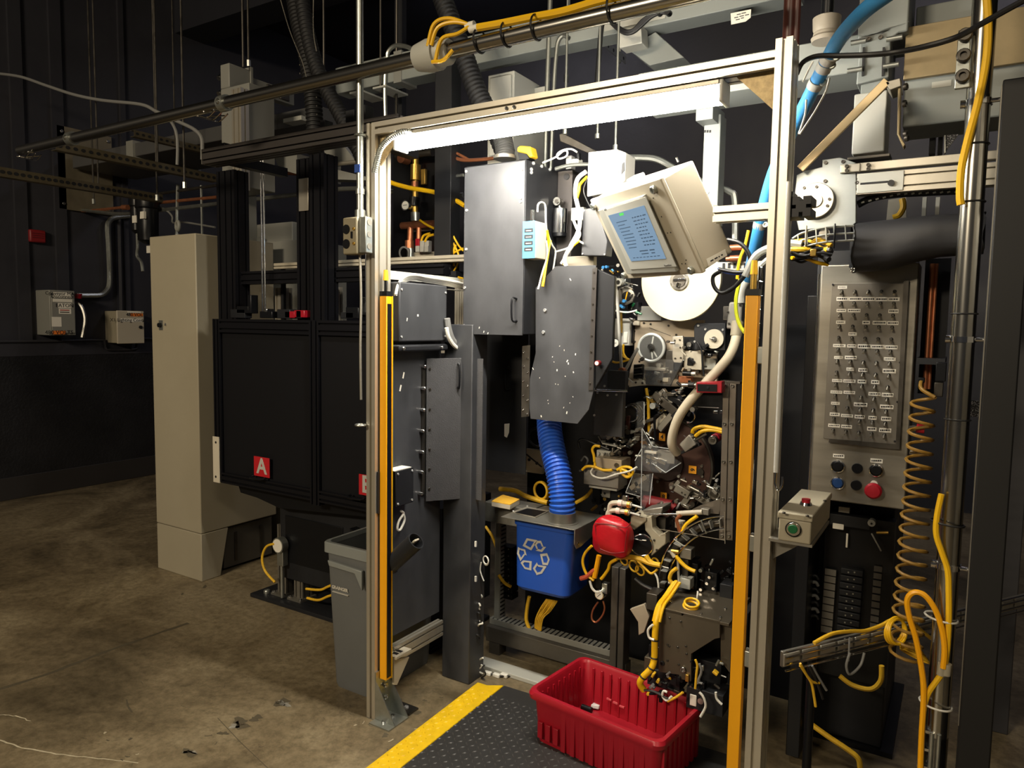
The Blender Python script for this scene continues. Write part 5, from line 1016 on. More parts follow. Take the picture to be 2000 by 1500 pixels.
wire('yellow_feed_line', [W(a, b, .88) for a, b in ((1262, 758), (1266, 785), (1267, 815), (1268, 845))], .007, yelw, 'yellow line dropping behind the gripper cluster')
t = T('clear_guards', 'bent clear acrylic guard sheets in front of the turret', 'guard')
for pg, y in ((((1257, 783), (1259, 830), (1252, 845), (1244, 843), (1243, 785)), .8), (((1252, 838), (1275, 872), (1320, 885), (1300, 923), (1268, 918), (1252, 905)), .78), (((1240, 900), (1255, 872), (1276, 871), (1330, 903), (1300, 925), (1240, 918)), .76), (((1220, 965), (1240, 935), (1272, 925), (1275, 955), (1258, 995), (1250, 1000), (1250, 965)), .74)): B().ply(pg, y, .003).to('sheet', glass, t)
for a, b in (((1254, 836), (1252, 1000)), ((1254, 836), (1275, 872)), ((1275, 925), (1268, 985)), ((1274, 905), (1300, 923)), ((1240, 918), (1222, 962)), ((1222, 962), (1250, 970)), ((1240, 900), (1255, 873)), ((1276, 872), (1318, 878)), ((1300, 923), (1330, 904)), ((1258, 785), (1258, 830))): bar(t, a, b, 1.3, .757, .003, mat('acrylic_edge', (206, 212, 216), .15, .1) if 'acrylic_edge' not in MATS else MATS['acrylic_edge'], 'bent_edge', 0)
boxes(t, ((1258, 881, 1282, 886, .78, .02, lab, 'white_tag'), (1284, 880, 1318, 905, .82, .04, alud, 'gripper_block'), (1232, 925, 1268, 958, .82, .05, steel, 'bright_chute'))); 
for a, b, w_ in (((1230, 955), (1262, 930), 10), ((1240, 940), (1250, 960), 8), ((1262, 890), (1300, 905), 8), ((1280, 910), (1292, 922), 6)): bar(t, a, b, w_, .81, .015, chrome, 'bright_finger')
t = T('pressing_head', 'clear-covered actuator head with yellow hoses right of the cream tube', 'actuator')
B().poly([W(a, b, .8) for a, b in ((1326, 868), (1346, 848), (1360, 868), (1338, 884))], (0, 1, 0), .05).to('block', alu, t, .004); bar(t, (1318, 890), (1366, 868), 6, .82, .03, black, 'arm'); bar(t, (1335, 850), (1358, 870), 3, .79, .004, glass, 'cover')
for a, b in (((1344, 858), (1372, 842)), ((1352, 862), (1380, 846))): pcyl(t, a, b, 4, .82, steel, 'cylinder')
for i, pts in enumerate((((1352, 846), (1356, 838), (1372, 833), (1392, 836), (1412, 840)), ((1358, 852), (1372, 842), (1392, 840), (1412, 844)))): wire('yellow_hose', [W(a, b, .8) for a, b in pts], .008, yel, None, par=t)
t = T('capped_knob', 'round steel knob with pink-red cap near the guide bars', 'knob'); disc(t, 1391, 860, 9, .84, .03, steel, 'knob', 20, .002); disc(t, 1396, 856, 9, .87, .04, redm, 'cap', 20, .003); disc(t, 1391, 860, 4, .835, .006, steeld, 'centre', 12)  # a round knob with its cap
# right lower arm
t = T('transfer_arm', 'grey steel transfer arm with pivots right of the number 8 tag', 'arm')
bar(t, (1318, 952), (1345, 968), 16, .82, .03, alud, 'paddle'); bar(t, (1345, 968), (1332, 988), 12, .83, .03, alud, 'finger'); bar(t, (1340, 958), (1400, 995), 12, .86, .03, alud, 'arm'); pcyl(t, (1346, 950), (1366, 960), 5, .83, steel, 'cylinder'); pcyl(t, (1366, 960), (1382, 972), 2, .83, chrome, 'rod'); disc(t, 1394, 964, 13, .86, .05, alud, 'pivot', 24, .003); disc(t, 1394, 964, 7, .85, .02, steeld, 'pivot_cap', 20); disc(t, 1345, 951, 4, .82, .03, chrome, 'pin', 12)
bar(t, (1352, 1000), (1408, 974), 2.4, .8, .004, alu, 'edge_rod'); bolts(t, ((1332, 962), (1338, 966), (1334, 970)), .82, .003, steeld); disc(t, 1312, 948, 6, .9, .03, steel, 'stud', 14); disc(t, 1352, 985, 5, .84, .03, steeld, 'stud', 14)
bar(t, (1318, 950), (1326, 940), 8, .83, .02, alud, 'lug')
t = T('red_drum', 'glossy dark red drum under the turret', 'drum'); o = pcyl(t, (1258, 978), (1312, 990), 13, .84, redd, 'drum'); disc(t, 1287, 987, 5, .8, .03, steel, 'bolt_head', 12); pcyl(t, (1310, 985), (1318, 992), 8, .84, redd, 'end')
# left actuators
t = T('pulley_unit', 'dark round pulley with chrome rims right of the motor cover', 'pulley')
disc(t, 1234, 808, 20, .84, .05, steeld, 'pulley', 32, .003); c = W(1232, 808, .835); B().ring(c, (0, 1, 0), 15 * pxm(c), .004, 32).to('rim', chrome, t); B().ring(c + Vector((.006, .02, 0)), (0, 1, 0), 19 * pxm(c), .003, 32).to('rim', steel, t); bar(t, (1227, 812), (1224, 842), 8, .83, .02, mat('belt_brown', (66, 34, 28), .4), 'belt_arm', .003); disc(t, 1225, 844, 5, .82, .04, steeld, 'pivot', 16); pcyl(t, (1232, 844), (1243, 842), 4, .84, greyl, 'nose', rp2=2)
t = T('gripper_station', 'cluster of small steel actuators below the motor cover', 'actuator')
random.seed(9)
for a, b, w_, m in (((1172, 848), (1184, 858), 12, alud), ((1184, 858), (1206, 842), 7, alu), ((1195, 826), (1217, 836), 5, chrome), ((1194, 846), (1206, 862), 7, steel), ((1178, 838), (1196, 836), 5, steeld), ((1208, 878), (1232, 862), 3, steel), ((1210, 870), (1212, 900), 3, steeld), ((1164, 828), (1176, 850), 3, gcab), ((1240, 850), (1262, 846), 5, steeld), ((1236, 858), (1248, 852), 8, zinc), ((1176, 866), (1204, 872), 3, greyl), ((1168, 852), (1178, 868), 3, greyl)): bar(t, a, b, w_, .8 + random.uniform(-.02, .05), .025, m, 'link')
for px, py, r, m in ((1186, 850, 3, chrome), (1200, 856, 3, chrome), (1216, 862, 4, steel), (1232, 862, 3, chrome), (1245, 857, 4, steel), (1244, 840, 4, steel)): disc(t, px, py, r, .79, .04, m, 'pin', 12)
boxes(t, ((1190, 835, 1230, 870, .92, .05, blk, 'dark_base'), (1165, 880, 1192, 900, .82, .05, greyl, 'valve_block'), (1190, 878, 1206, 896, .84, .05, blk, 'valve_cap')))
for px, py in ((1168, 886), (1176, 888), (1178, 894), (1172, 893)): disc(t, px, py, 3, .81, .012, white, 'port', 12)
t = T('slide_rail_block', 'grey machined slide block carrying yellow cables left of the turret', 'slide')
boxes(t, ((1140, 920, 1208, 950, .72, .1, alud, 'slide'), (1162, 896, 1214, 916, .76, .1, tan_, 'upper_slide'), (1150, 950, 1205, 956, .74, .08, greyl, 'lower_lip'), (1192, 960, 1215, 1000, .8, .08, blk, 'motor'), (1175, 950, 1192, 972, .82, .06, alud, 'bracket'), (1157, 945, 1172, 985, .84, .05, black, 'rear_block')))
disc(t, 1204, 909, 5, .755, .01, steel, 'cap', 14)
for i, pts in enumerate((((1161, 902), (1160, 890), (1157, 878), (1162, 871), (1172, 872)), ((1137, 918), (1146, 911), (1162, 912), (1178, 918), (1196, 918)), ((1205, 918), (1218, 912), (1232, 914), (1236, 924), (1226, 932), (1215, 925), (1212, 915)), ((1214, 916), (1226, 922), (1230, 930), (1220, 930)), ((1162, 903), (1162, 912)))): wire('yellow_cable', [W(a, b, .7) for a, b in pts], .006, yel, None, par=t)
wire('white_loop_cable', [W(a, b, .69) for a, b in ((1158, 915), (1154, 922), (1160, 930), (1178, 934), (1205, 926), (1230, 920), (1244, 912))], .004, wcab, 'thin white cable looping over the grey slide block')
wire('black_hose_left', [W(a, b, .82) for a, b in ((1132, 875), (1130, 862), (1140, 858), (1160, 866), (1175, 872), (1190, 878))], .006, bcab, 'thin black hose arching to the gripper station')
wire('clear_hose', [W(a, b, .84) for a, b in ((1135, 900), (1142, 892), (1148, 900), (1140, 915), (1132, 920))], .005, gcab, 'short grey hose loop left of the slide block')
# red bag
t = T('red_bag', 'red vinyl bag hung over a valve handle', 'bag')
c = W(1196, 1047, .55); k = pxm(c); vs = []; n1, n2 = 28, 18
def sgn(x, e): return math.copysign(abs(x) ** e, x)
random.seed(2)
for i in range(n2 + 1):
    th = -PI / 2 + PI * i / n2
    for j in range(n1):
        ph = 2 * PI * j / n1; x = sgn(math.cos(th), .55) * sgn(math.cos(ph), .6); y = sgn(math.cos(th), .55) * sgn(math.sin(ph), .6); z_ = sgn(math.sin(th), .6)
        w_ = 1 + .035 * math.sin(3 * ph + 2 * th) + .03 * math.sin(5 * z_ + 2 * ph)
        vs.append(c + Vector((x * 40 * k * w_ * (1 - .05 * z_), y * .045 * w_, z_ * 37 * k * w_ - .006 * x)))
fs = [(i * n1 + j, i * n1 + (j + 1) % n1, (i + 1) * n1 + (j + 1) % n1, (i + 1) * n1 + j) for i in range(n2) for j in range(n1)]
B().add(vs, fs).to('bag', mat('red_vinyl', (172, 14, 28), .34, 0, .1, 12, bump=1.0, bscale=16), t, sm=60)
for pts in (((1162, 1022), (1190, 1024), (1222, 1030), (1232, 1020)), ((1220, 1078), (1222, 1055), (1225, 1035)), ((1162, 1025), (1166, 1050), (1172, 1074)), ((1172, 1072), (1195, 1080), (1220, 1078))): B().tube([W(a, b, .508) for a, b in pts], .0022, 6).to('seam', redd, t)
t = T('valve_assembly', 'cream pneumatic elbows and grey valve block behind the red bag', 'valve')
for y_, x_ in ((982, 1192), (997, 1188)):
    B().tube([W(a, b, .6) for a, b in ((x_ - 2, y_ + 26), (x_, y_ + 4), (x_ + 12, y_), (x_ + 30, y_ + 2), (x_ + 42, y_ + 4))], 5 * pxm(c)).to('elbow', cream, t); pcyl(t, (x_ + 16, y_), (x_ + 24, y_ + 1), 6.4, .6, mat('pale_band', (214, 190, 180), .5) if 'pale_band' not in MATS else MATS['pale_band'], 'band'); pcyl(t, (x_ + 34, y_ + 3), (x_ + 40, y_ + 4), 7, .6, brass, 'brass_nut'); pcyl(t, (x_ + 42, y_ + 4), (x_ + 62, y_ + 10), 2.2, .6, greyl, 'pin')
B().ply([(1232, 1006), (1262, 1010), (1262, 1018), (1238, 1036), (1230, 1030)], .62, .1).to('block', greyb, t, .004); B().ply([(1255, 996), (1295, 990), (1292, 1004), (1264, 1022), (1258, 1008)], .66, .1).to('cast_body', alud, t, .004)
B().ply([(1258, 1012), (1272, 1008), (1274, 1032), (1288, 1046), (1300, 1040), (1300, 1062), (1272, 1086), (1270, 1048), (1260, 1036)], .63, .05).to('angle_bracket', greyb, t, .003); bolts(t, ((1278, 1055), (1298, 1034), (1283, 1074), (1250, 1003)), .63, .004, steeld)
c2 = W(1254, 1064, .62); B().rev(c2, (.2, -1, 0), [(-.06, 22 * k), (0, 22 * k), (.006, 20 * k), (.008, 12 * k)], 24).to('motor', blk, t); B().ring(c2 + Vector((0, -.004, .0)), (.2, -1, 0), 21 * k, .003).to('motor_rim', chrome, t)
for i in range(4): bar(t, (1236 + i * 4, 1052 + i), (1250 + i * 4, 1056), 2, .6, .006, wcab if i % 2 else blk, 'lead_clip')
boxes(t, ((1216, 968, 1226, 992, .7, .01, chrome, 'spring_rod'), (1278, 1010, 1300, 1036, .7, .05, steeld, 'linkage')))
pcyl(t, (1322, 1003), (1372, 1000), 5, .64, cream, 'air_cylinder'); pcyl(t, (1262, 1005), (1322, 1004), 1.6, .64, chrome, 'cylinder_rod'); boxes(t, ((1368, 994, 1384, 1006, .64, .03, alud, 'cylinder_end'), (1318, 1018, 1334, 1032, .66, .03, cream, 'clip_block')))
bar(t, (1280, 1032), (1415, 1055), 1.2, .62, .002, chrome, 'tension_wire', 0); bar(t, (1415, 1000), (1416, 1062), 1.2, .62, .002, chrome, 'tension_wire', 0)
for i, pts in enumerate((((1330, 1006), (1322, 1014), (1324, 1026), (1328, 1040)), ((1362, 1008), (1345, 1020), (1336, 1030), (1332, 1042)))): wire('elbow_hose', [W(a, b, .63) for a, b in pts], .007, (copper, yel)[i], None, par=t)
# curved wire chute
t = T('wire_chute', 'curved wire guide chute bending down under the transfer arm', 'chute')
inner = [(1415, 1032), (1385, 1038), (1355, 1052), (1330, 1075), (1312, 1105), (1304, 1145)]; outer = [(1414, 1008), (1375, 1014), (1338, 1034), (1308, 1065), (1292, 1100), (1286, 1146)]
for pts, yy in ((inner, .62), (inner, .68), (outer, .62), (outer, .68)): B().tube([W(a, b, yy) for a, b in pts], .003, 6).to('guide_rod', chrome, t)
mid = [((a[0] + b[0]) / 2, (a[1] + b[1]) / 2) for a, b in zip(inner, outer)]; B().tube([W(a, b, .69) for a, b in mid], .016, 8).to('back_strip', steeld, t)
pi, po = smooth_path([W(a, b, .65) for a, b in inner], 4), smooth_path([W(a, b, .65) for a, b in outer], 4)
for a, b in list(zip(pi, po))[1::2]: B().obox((a + b) / 2, b - a, (0, 1, 0), (b - a).cross(Vector((0, 1, 0))), (b - a).length * .32, .018, .0015).to('tile', mat('clear_part', (170, 170, 164), .25, .3) if 'clear_part' not in MATS else MATS['clear_part'], t)
for i in (4, 10, 16): a, b = pi[i], po[i]; B().tube([a + Vector((0, -.035, 0)), b + Vector((0, -.035, 0))], .003, 6).to('cross_clip', zinc, t)
# cables below the bag
for i, (pts, r, m, s) in enumerate(((((1156, 1066), (1143, 1080), (1138, 1098), (1145, 1120), (1160, 1134)), .006, yel, 'bright yellow hose bowing out left under the red bag'), (((1170, 1085), (1166, 1105), (1161, 1128)), .011, amber, 'thick orange-yellow hose hanging straight under the red bag'), (((1134, 1130), (1146, 1126), (1158, 1116), (1166, 1112)), .010, mat('red_hose', (186, 84, 56), .4), 'orange-red hose stub beside the bin'), (((1205, 1092), (1192, 1100), (1188, 1112), (1180, 1124), (1174, 1131)), .007, yel, 'yellow hose curving down right of the orange hose'), (((1152, 1134), (1156, 1148), (1164, 1156), (1172, 1156)), .005, wcab, 'white hose leading to the hanging gauge'), (((1205, 1088), (1230, 1088), (1250, 1092), (1270, 1100), (1290, 1104)), .011, yelw, 'thick yellow cable bundle behind the red bag'), (((1262, 1085), (1268, 1095), (1278, 1102)), .010, yelw, 'short yellow bundle under the black motor'), (((1245, 1095), (1260, 1110), (1272, 1120), (1284, 1112)), .005, yelw, 'thin yellow lead sagging beside the curved chute'), (((1320, 1085), (1330, 1098), (1344, 1110), (1358, 1116)), .008, yel, 'yellow hose with white elbow right of the curved chute'), (((1322, 1110), (1312, 1118), (1308, 1130), (1312, 1138)), .008, yelw, 'yellow hose with cream end below the white elbow'), (((1280, 1160), (1286, 1150), (1284, 1130), (1278, 1118)), .004, wcab, 'thin white lead hanging by the chute foot'), (((1240, 1130), (1255, 1142), (1275, 1152)), .008, bcab, 'black hose sloping to the chute foot'))):
    wire('machine_hose', [W(a, b, .6) for a, b in pts], r, m, s, 'hose')
t = T('yellow_rings', 'looped yellow leads hanging behind the black motor', 'cable')
for px, py, rp in ((1219, 1096, 8), (1238, 1106, 11), (1250, 1114, 10), (1280, 1098, 8)): q = W(px, py, .66); B().ring(q, (.3, 1, .2), rp * pxm(q), .004, 20, 6).to('loop', yelw, t)
wire('gauge_loop', [W(a, b, .62) for a, b in ((1168, 1176), (1158, 1192), (1156, 1208), (1164, 1215), (1176, 1203), (1181, 1188), (1178, 1174))], .004, copper, 'thin brown wire loop under the hanging gauge')
t = T('hanging_gauge', 'small round pressure gauge hanging left of the machine posts', 'gauge'); c = W(1170, 1162, .6); disc(t, 1170, 1162, 10, .6, .03, chrome, 'case', 20, .002); disc(t, 1170, 1163, 7.5, .598, .003, lab, 'dial', 20); bar(t, (1166, 1166), (1173, 1160), 1, .597, .001, ink, 'needle', 0); boxes(t, ((1175, 1140, 1186, 1160, .62, .03, zinc, 'fitting'), (1163, 1130, 1174, 1150, .63, .02, blk, 'hose_tail')))
# air prep in the middle right
t = T('stopper_unit', 'clear-topped air stopper with white hose on a black post', 'actuator')
boxes(t, ((1328, 1072, 1350, 1092, .62, .05, alud, 'top_box'), (1332, 1092, 1344, 1132, .64, .03, steeld, 'body'), (1324, 1130, 1348, 1150, .61, .05, greyl, 'lower_box'), (1320, 1150, 1346, 1172, .64, .05, black, 'post'), (1340, 1100, 1362, 1160, .67, .05, blk, 'side_body')))
pcyl(t, (1312, 1076), (1326, 1078), 4, .6, brass, 'elbow'); pcyl(t, (1312, 1078), (1318, 1088), 4.5, .6, cream, 'cap'); pcyl(t, (1324, 1092), (1326, 1138), 2.5, .61, white, 'rod'); pcyl(t, (1306, 1138), (1326, 1138), 3, .6, cream, 'spigot')
# lower gear plate assembly
YG = .42
t = T('gear_plate', 'olive steel gear housing plate hanging over the red bin', 'housing')
om = mat('olive_steel', (98, 90, 76), .4, .6, .12, 5, rvar=.08)
B().ply([(1288, 1186), (1406, 1213), (1406, 1246), (1396, 1248), (1350, 1277), (1350, 1331), (1326, 1326), (1326, 1318), (1286, 1312)], YG, .02).to('plate', om, t, .001)
zg = W(1288, 1187, YG).z; B().box(W(1288, 1187, YG).x, YG, zg - .012, W(1425, 1200, YG).x, .72, zg).to('top_plate', om, t, .002)
B().box(W(1290, 1187, YG).x, YG + .16, zg - .26, W(1440, 1200, YG).x, .7, zg - .012).to('gearbox', black, t, .003)
B().ply([(1407, 1212), (1432, 1216), (1436, 1330), (1407, 1290)], YG + .03, .1).to('side_housing', om, t, .002)
boxes(t, ((1262, 1160, 1283, 1192, .5, .08, steeld, 'end_block'), (1266, 1262, 1290, 1316, .47, .06, blk, 'bracket'), (1258, 1285, 1278, 1312, .46, .06, om, 'foot_block'), (1264, 1312, 1328, 1345, .46, .1, black, 'lower_block'), (1345, 1290, 1408, 1345, .5, .1, black, 'gear_case'), (1320, 1311, 1328, 1342, .44, .03, blk, 'pin_block'), (1340, 1350, 1412, 1392, .42, .1, black, 'switch_box'), (1347, 1357, 1360, 1379, .417, .004, lab, 'switch_label'), (1338, 1318, 1345, 1332, .41, .01, brass, 'brass_key')))
disc(t, 1369, 1369, 9, .412, .01, blk, 'button_ring', 20); disc(t, 1368, 1370, 6, .406, .01, steel, 'button', 16)
bolts(t, ((1308, 1207), (1330, 1214), (1324, 1264), (1340, 1262), (1304, 1259), (1307, 1262), (1326, 1298), (1304, 1290), (1341, 1277)), YG, .0035, steeld); bolts(t, ((1293, 1198), (1294, 1295)), YG, .007, ink); bolts(t, ((1335, 1307),), YG, .009, steel)
for px, py in ((1300, 1168), (1311, 1177), (1369, 1200), (1407, 1207), (1417, 1190)): bolt(t, WZ(px, py, zg), (0, 0, 1), .005, chrome)
B().ply([(1230, 1190), (1258, 1180), (1268, 1205), (1258, 1235), (1247, 1241), (1246, 1215)], .5, .02).to('wing_plate', mat('pale_wing', (168, 156, 136), .5, .2, .1, 10), t, .002)
boxes(t, ((1375, 1118, 1400, 1160, .7, .05, blk, 'rear_motor'), (1405, 1142, 1430, 1190, .66, .08, black, 'rear_block')))
for px, py in ((1352, 1148), (1380, 1140), (1393, 1150), (1368, 1152), (1385, 1128)): disc(t, px, py, 3, .66, .02, chrome, 'stud', 10)
t = T('yellow_main_bundle', 'thick taped yellow cable bundle bending down into the red bin area', 'cable')
Pm = [W(a, b, y) for a, b, y in ((1322, 1138, .56), (1304, 1165, .5), (1290, 1185, .42), (1282, 1215, .39), (1279, 1250, .385), (1278, 1285, .38), (1272, 1305, .37), (1256, 1322, .36), (1250, 1335, .36), (1258, 1348, .37))]
k = pxm(Pm[4])
B().tube(Pm[2:], 6.5 * k, 12).to('jacket', yel, t)
for i in range(5): B().tube([p + Vector((.006 * (i - 2), .004 * (i % 2), .003 * (i % 3))) for p in Pm[:4]], .006).to('strand', yel, t)
for i in (4, 5, 6, 7): d_ = Pm[i + 1] - Pm[i - 1]; B().ring(Pm[i], d_, 6.8 * k, .003, 16, 6).to('zip_tie', bcab, t)
for i, (pts, m, s) in enumerate((((( 1258, 1348), (1275, 1350), (1292, 1358), (1308, 1366)), bcab, 'black twisted lead leaving the yellow bundle end'), (((1303, 1352), (1296, 1350), (1294, 1360), (1302, 1368), (1312, 1360)), wcab, 'white looped lead under the gear housing'), (((1366, 1352), (1374, 1362), (1378, 1380), (1368, 1400)), wcab, 'white lead with bare end on the switch box'), (((1398, 1352), (1400, 1365), (1410, 1376)), wcab, 'short white lead right of the switch box'), (((1358, 1288), (1362, 1300), (1360, 1320), (1358, 1345)), yelw, 'dusty yellow leads below the housing notch'), (((1366, 1296), (1370, 1312), (1364, 1330), (1372, 1335)), gcab, 'grey tied leads below the housing notch'), (((1275, 1220), (1266, 1230), (1268, 1245), (1278, 1250)), wcab, 'white lead curling left of the gear housing'), (((1304, 1370), (1320, 1362), (1334, 1352)), yelw, 'tan lead beneath the gear housing'))): wire('under_lead', [W(a, b, .36) for a, b in pts], .0045, m, s)
t = T('yellow_coil', 'small coil of yellow tube lying on the gear housing top', 'tube'); q = WZ(1349, 1183, zg + .006)
for kx in range(2): B().ring(q + Vector((.004 * kx, 0, .012 * kx)), (.1, -.3, 1), .026, .0045, 24, 8).to('coil', yel, t)
B().tube([q + Vector((.026, 0, .01)), W(1361, 1178, .55), W(1362, 1165, .55), W(1363, 1155, .56)], .0035).to('tail', wcab, t)
# lattice cable tray to the right of the curtain
t = T('lattice_tray', 'narrow wire lattice cable tray between curtain and right post', 'cable tray')
for pxa, pxb in ((1484, 1458), (1491, 1462)):
    p, q = W(pxa, 520, .35), W(pxb, 1100, .35); B().cyl(p, q, .003, n=6).to('side_wire', chrome, t)
for i in range(22):
    f = i / 21; B().cyl(W(1484 - 26 * f, 522 + 575 * f, .35), W(1492 - 29 * f, 523 + 575 * f, .35), .0025, n=6).to('rung', chrome, t)
B().tube([W(1488 - 27 * f / 14 + 3 * math.sin(f * 1.8), 525 + 570 * f / 14, .36) for f in range(15)], .006, 6).to('cable', bcab, t); B().tube([W(1486 - 27 * f / 14 - 2 * math.sin(f * 2.2), 525 + 570 * f / 14, .355) for f in range(15)], .004, 6).to('cable', gcab, t)
for i, (pts, r, m, s) in enumerate(((((1566, 478), (1530, 476), (1490, 490), (1472, 505), (1462, 525), (1455, 540)), .013, greyl, 'grey cable bundle bending down over the right curtain top'), (((1566, 488), (1535, 488), (1510, 500), (1486, 520), (1478, 545), (1468, 550)), .010, greyl, 'second grey cable bundle beside the right post'), (((1420, 468), (1445, 475), (1462, 495), (1465, 525), (1440, 532), (1404, 526)), .007, bcab, 'black cable looping from the screen box to the curtain top'), (((1408, 530), (1393, 540), (1395, 560), (1410, 572), (1435, 560), (1462, 530)), .007, bcab, 'lower loop of black cable above the right curtain'), (((1402, 524), (1420, 533), (1445, 535), (1462, 530)), .004, mat('blue_cable', (40, 70, 150), .4), 'thin blue cable beside the black loop'), (((1446, 545), (1438, 580), (1438, 610), (1445, 635), (1455, 650)), .007, mat('lime_tube', (214, 220, 50), .4), 'lime yellow tube running down beside the cast junction'), (((1462, 450), (1455, 480), (1444, 510), (1440, 545)), .006, yel, 'yellow tube beside the light blue hose'))):
    wire('screen_cable', [W(a, b, .4 if i < 5 else .6) for a, b in pts], r, m, s)
P = [W(a, b, y) for a, b, y in ((1745, -20, -.05), (1690, 20, .0), (1640, 75, .12), (1610, 130, .2), (1580, 190, .28), (1545, 260, .36), (1510, 340, .44), (1488, 420, .5), (1475, 480, .56), (1462, 545, .66))]
t = T('light_blue_hose', 'long light blue hose passing behind the right post to the machine', 'hose'); B().tube(P, 14 * pxm(P[3]), 18).to('hose', bluel, t)
for i, s in ((3, 0), (2, .7), (3, .55), (7, .3)):
    a = P[i].lerp(P[i + 1], s); d_ = P[i + 1] - P[i]; r = 14 * pxm(P[3]) + .002; B().cyl(a - d_.normalized() * .012, a + d_.normalized() * .012, r, n=18).to('clamp_band', white, t); u3 = basis(d_)[1]; bolt(t, a + Vector((r, -.01, -.004)), (0, -1, 0), .009, zinc)
# ---- extra small hardware over the machine face ----
def clutter(t, L, seed, y0, y1, mats, n):
    random.seed(seed)
    for _ in range(n):
        l, a, r, b = random.choice(L); px, py = random.uniform(l, r), random.uniform(a, b); y = random.uniform(y0, y1); m = random.choice(mats); k = random.random(); an = random.choice((.7, -.7, 0, 1.57, .4, -1.1))
        ln = random.uniform(5, 15); q = (px + ln * math.cos(an), py + ln * math.sin(an))
        if k < .4: bar(t, (px, py), q, random.uniform(2.5, 7), y, random.uniform(.008, .03), m, 'link_piece')
        elif k < .7: pcyl(t, (px, py), q, random.uniform(1.2, 3.2), y, m, 'pin_piece', n=10)
        else: disc(t, px, py, random.uniform(1.8, 4), y, .02, m, 'screw_head', 12)
mm = [steeld, steel, alud, chrome, blk, blk, zinc, boltm]
t = T('turret_linkage', 'dense small steel links and screws round the turret top', 'machine'); clutter(t, [(1240, 765, 1345, 830), (1255, 845, 1275, 905)], 21, .8, .92, mm, 60)
t = T('station_linkage', 'dense small steel links under the dark motor cover', 'machine'); clutter(t, [(1165, 835, 1245, 895)], 22, .76, .86, mm, 46)
t = T('lower_linkage', 'dense small steel parts between red drum and curved chute', 'machine'); clutter(t, [(1275, 985, 1345, 1060), (1310, 930, 1400, 990)], 23, .72, .84, mm, 46)
t = T('slide_linkage', 'small dark fittings below the grey slide block', 'machine'); clutter(t, [(1150, 952, 1250, 1000)], 24, .76, .86, [steeld, blk, alud, blk, zinc, brass], 34)
t = T('gear_underside', 'small dark links and clips beneath the gear housing', 'machine'); clutter(t, [(1262, 1318, 1340, 1362), (1345, 1290, 1410, 1345)], 25, .40, .46, [blk, blk, steeld, zinc, yelw, gcab], 40)
t = T('feeder_hardware', 'small screws and fittings on the tan feeder plate', 'machine'); clutter(t, [(1240, 700, 1400, 750), (1300, 660, 1400, 700)], 26, .86, .95, mm + [cream, tan_], 34)
t = T('rear_fittings', 'small fittings and hoses behind the tilted screen bottom edge', 'machine'); clutter(t, [(1165, 515, 1215, 545), (1190, 545, 1245, 625)], 27, .86, .96, [steel, zinc, greyl, blk, brass, bluel, greenm], 34)
t = T('under_valve_links', 'small dark valve fittings beside the clear stopper', 'machine'); clutter(t, [(1340, 1085, 1440, 1165)], 28, .66, .76, [blk, blk, steeld, zinc, black], 26)
# ================= right side: control panel, gantry, pole =================
YC = .6
stn = mat('brushed_stainless', (142, 137, 126), .42, .7, .12, 3, rvar=.08, stretch=(1, 1, 8)); stp = mat('panel_plate', (120, 115, 106), .45, .55, .08, 4)
t = T('machine_cabinet', 'tall black machine cabinet behind the right door post', 'cabinet')
B().box(1.49, .88, .02, 1.80, 1.5, 1.9).to('body', black, t, .004)
B().box(1.505, .62, .03, 1.552, .86, 1.72).to('side_panel', blackg, t, .003); B().box(1.5, .86, 0, 1.84, 1.5, .02).to('plinth', blackg, t)
t = T('control_panel', 'stainless control enclosure with rows of toggle switches and push buttons', 'control panel')
xl_, xr_ = W(1592, 760, YC).x, W(1781, 760, YC).x; zt_, zb_ = W(1700, 515, YC).z, W(1672, 984, YC).z
B().box(xl_, YC, zb_, xr_, YC + .16, zt_).to('enclosure', stn, t, .004)
pq = [(1625, 553), (1773, 553), (1751, 877), (1608, 856)]
B().ply(pq, YC - .004, .004).to('switch_plate', stp, t, .001)
B().ply([(1765, 548), (1775, 548), (1757, 878), (1749, 877)], YC - .014, .012).to('plate_edge', steeld, t); B().ply([(1620, 857), (1752, 868), (1752, 878), (1618, 864)], YC - .012, .010).to('plate_edge', steeld, t)
nut = B().rev((0, 0, 0), (0, -1, 0), [(0, .0055), (.003, .0055), (.004, .004), (.005, .004)], 10).mesh('switch_nut', blackg); lev = B().cyl((0, -.004, .001), (0, -.019, -.011), .0032, .0042, 8).mesh('toggle', psteel)
for r in range(13):
    for c in range(5):
        f = r / 12; px = (1644 + 25.9 * c) * (1 - f) + (1627.5 + 25 * c) * f; py = 569 * (1 - f) + (839 + 2.5 * c) * f
        if (r, c) == (8, 3) and False: continue
        p = W(px, py, YC - .004); a = sh(nut, t, p); sh(lev, a, (0, 0, 0)).name = 'lever'
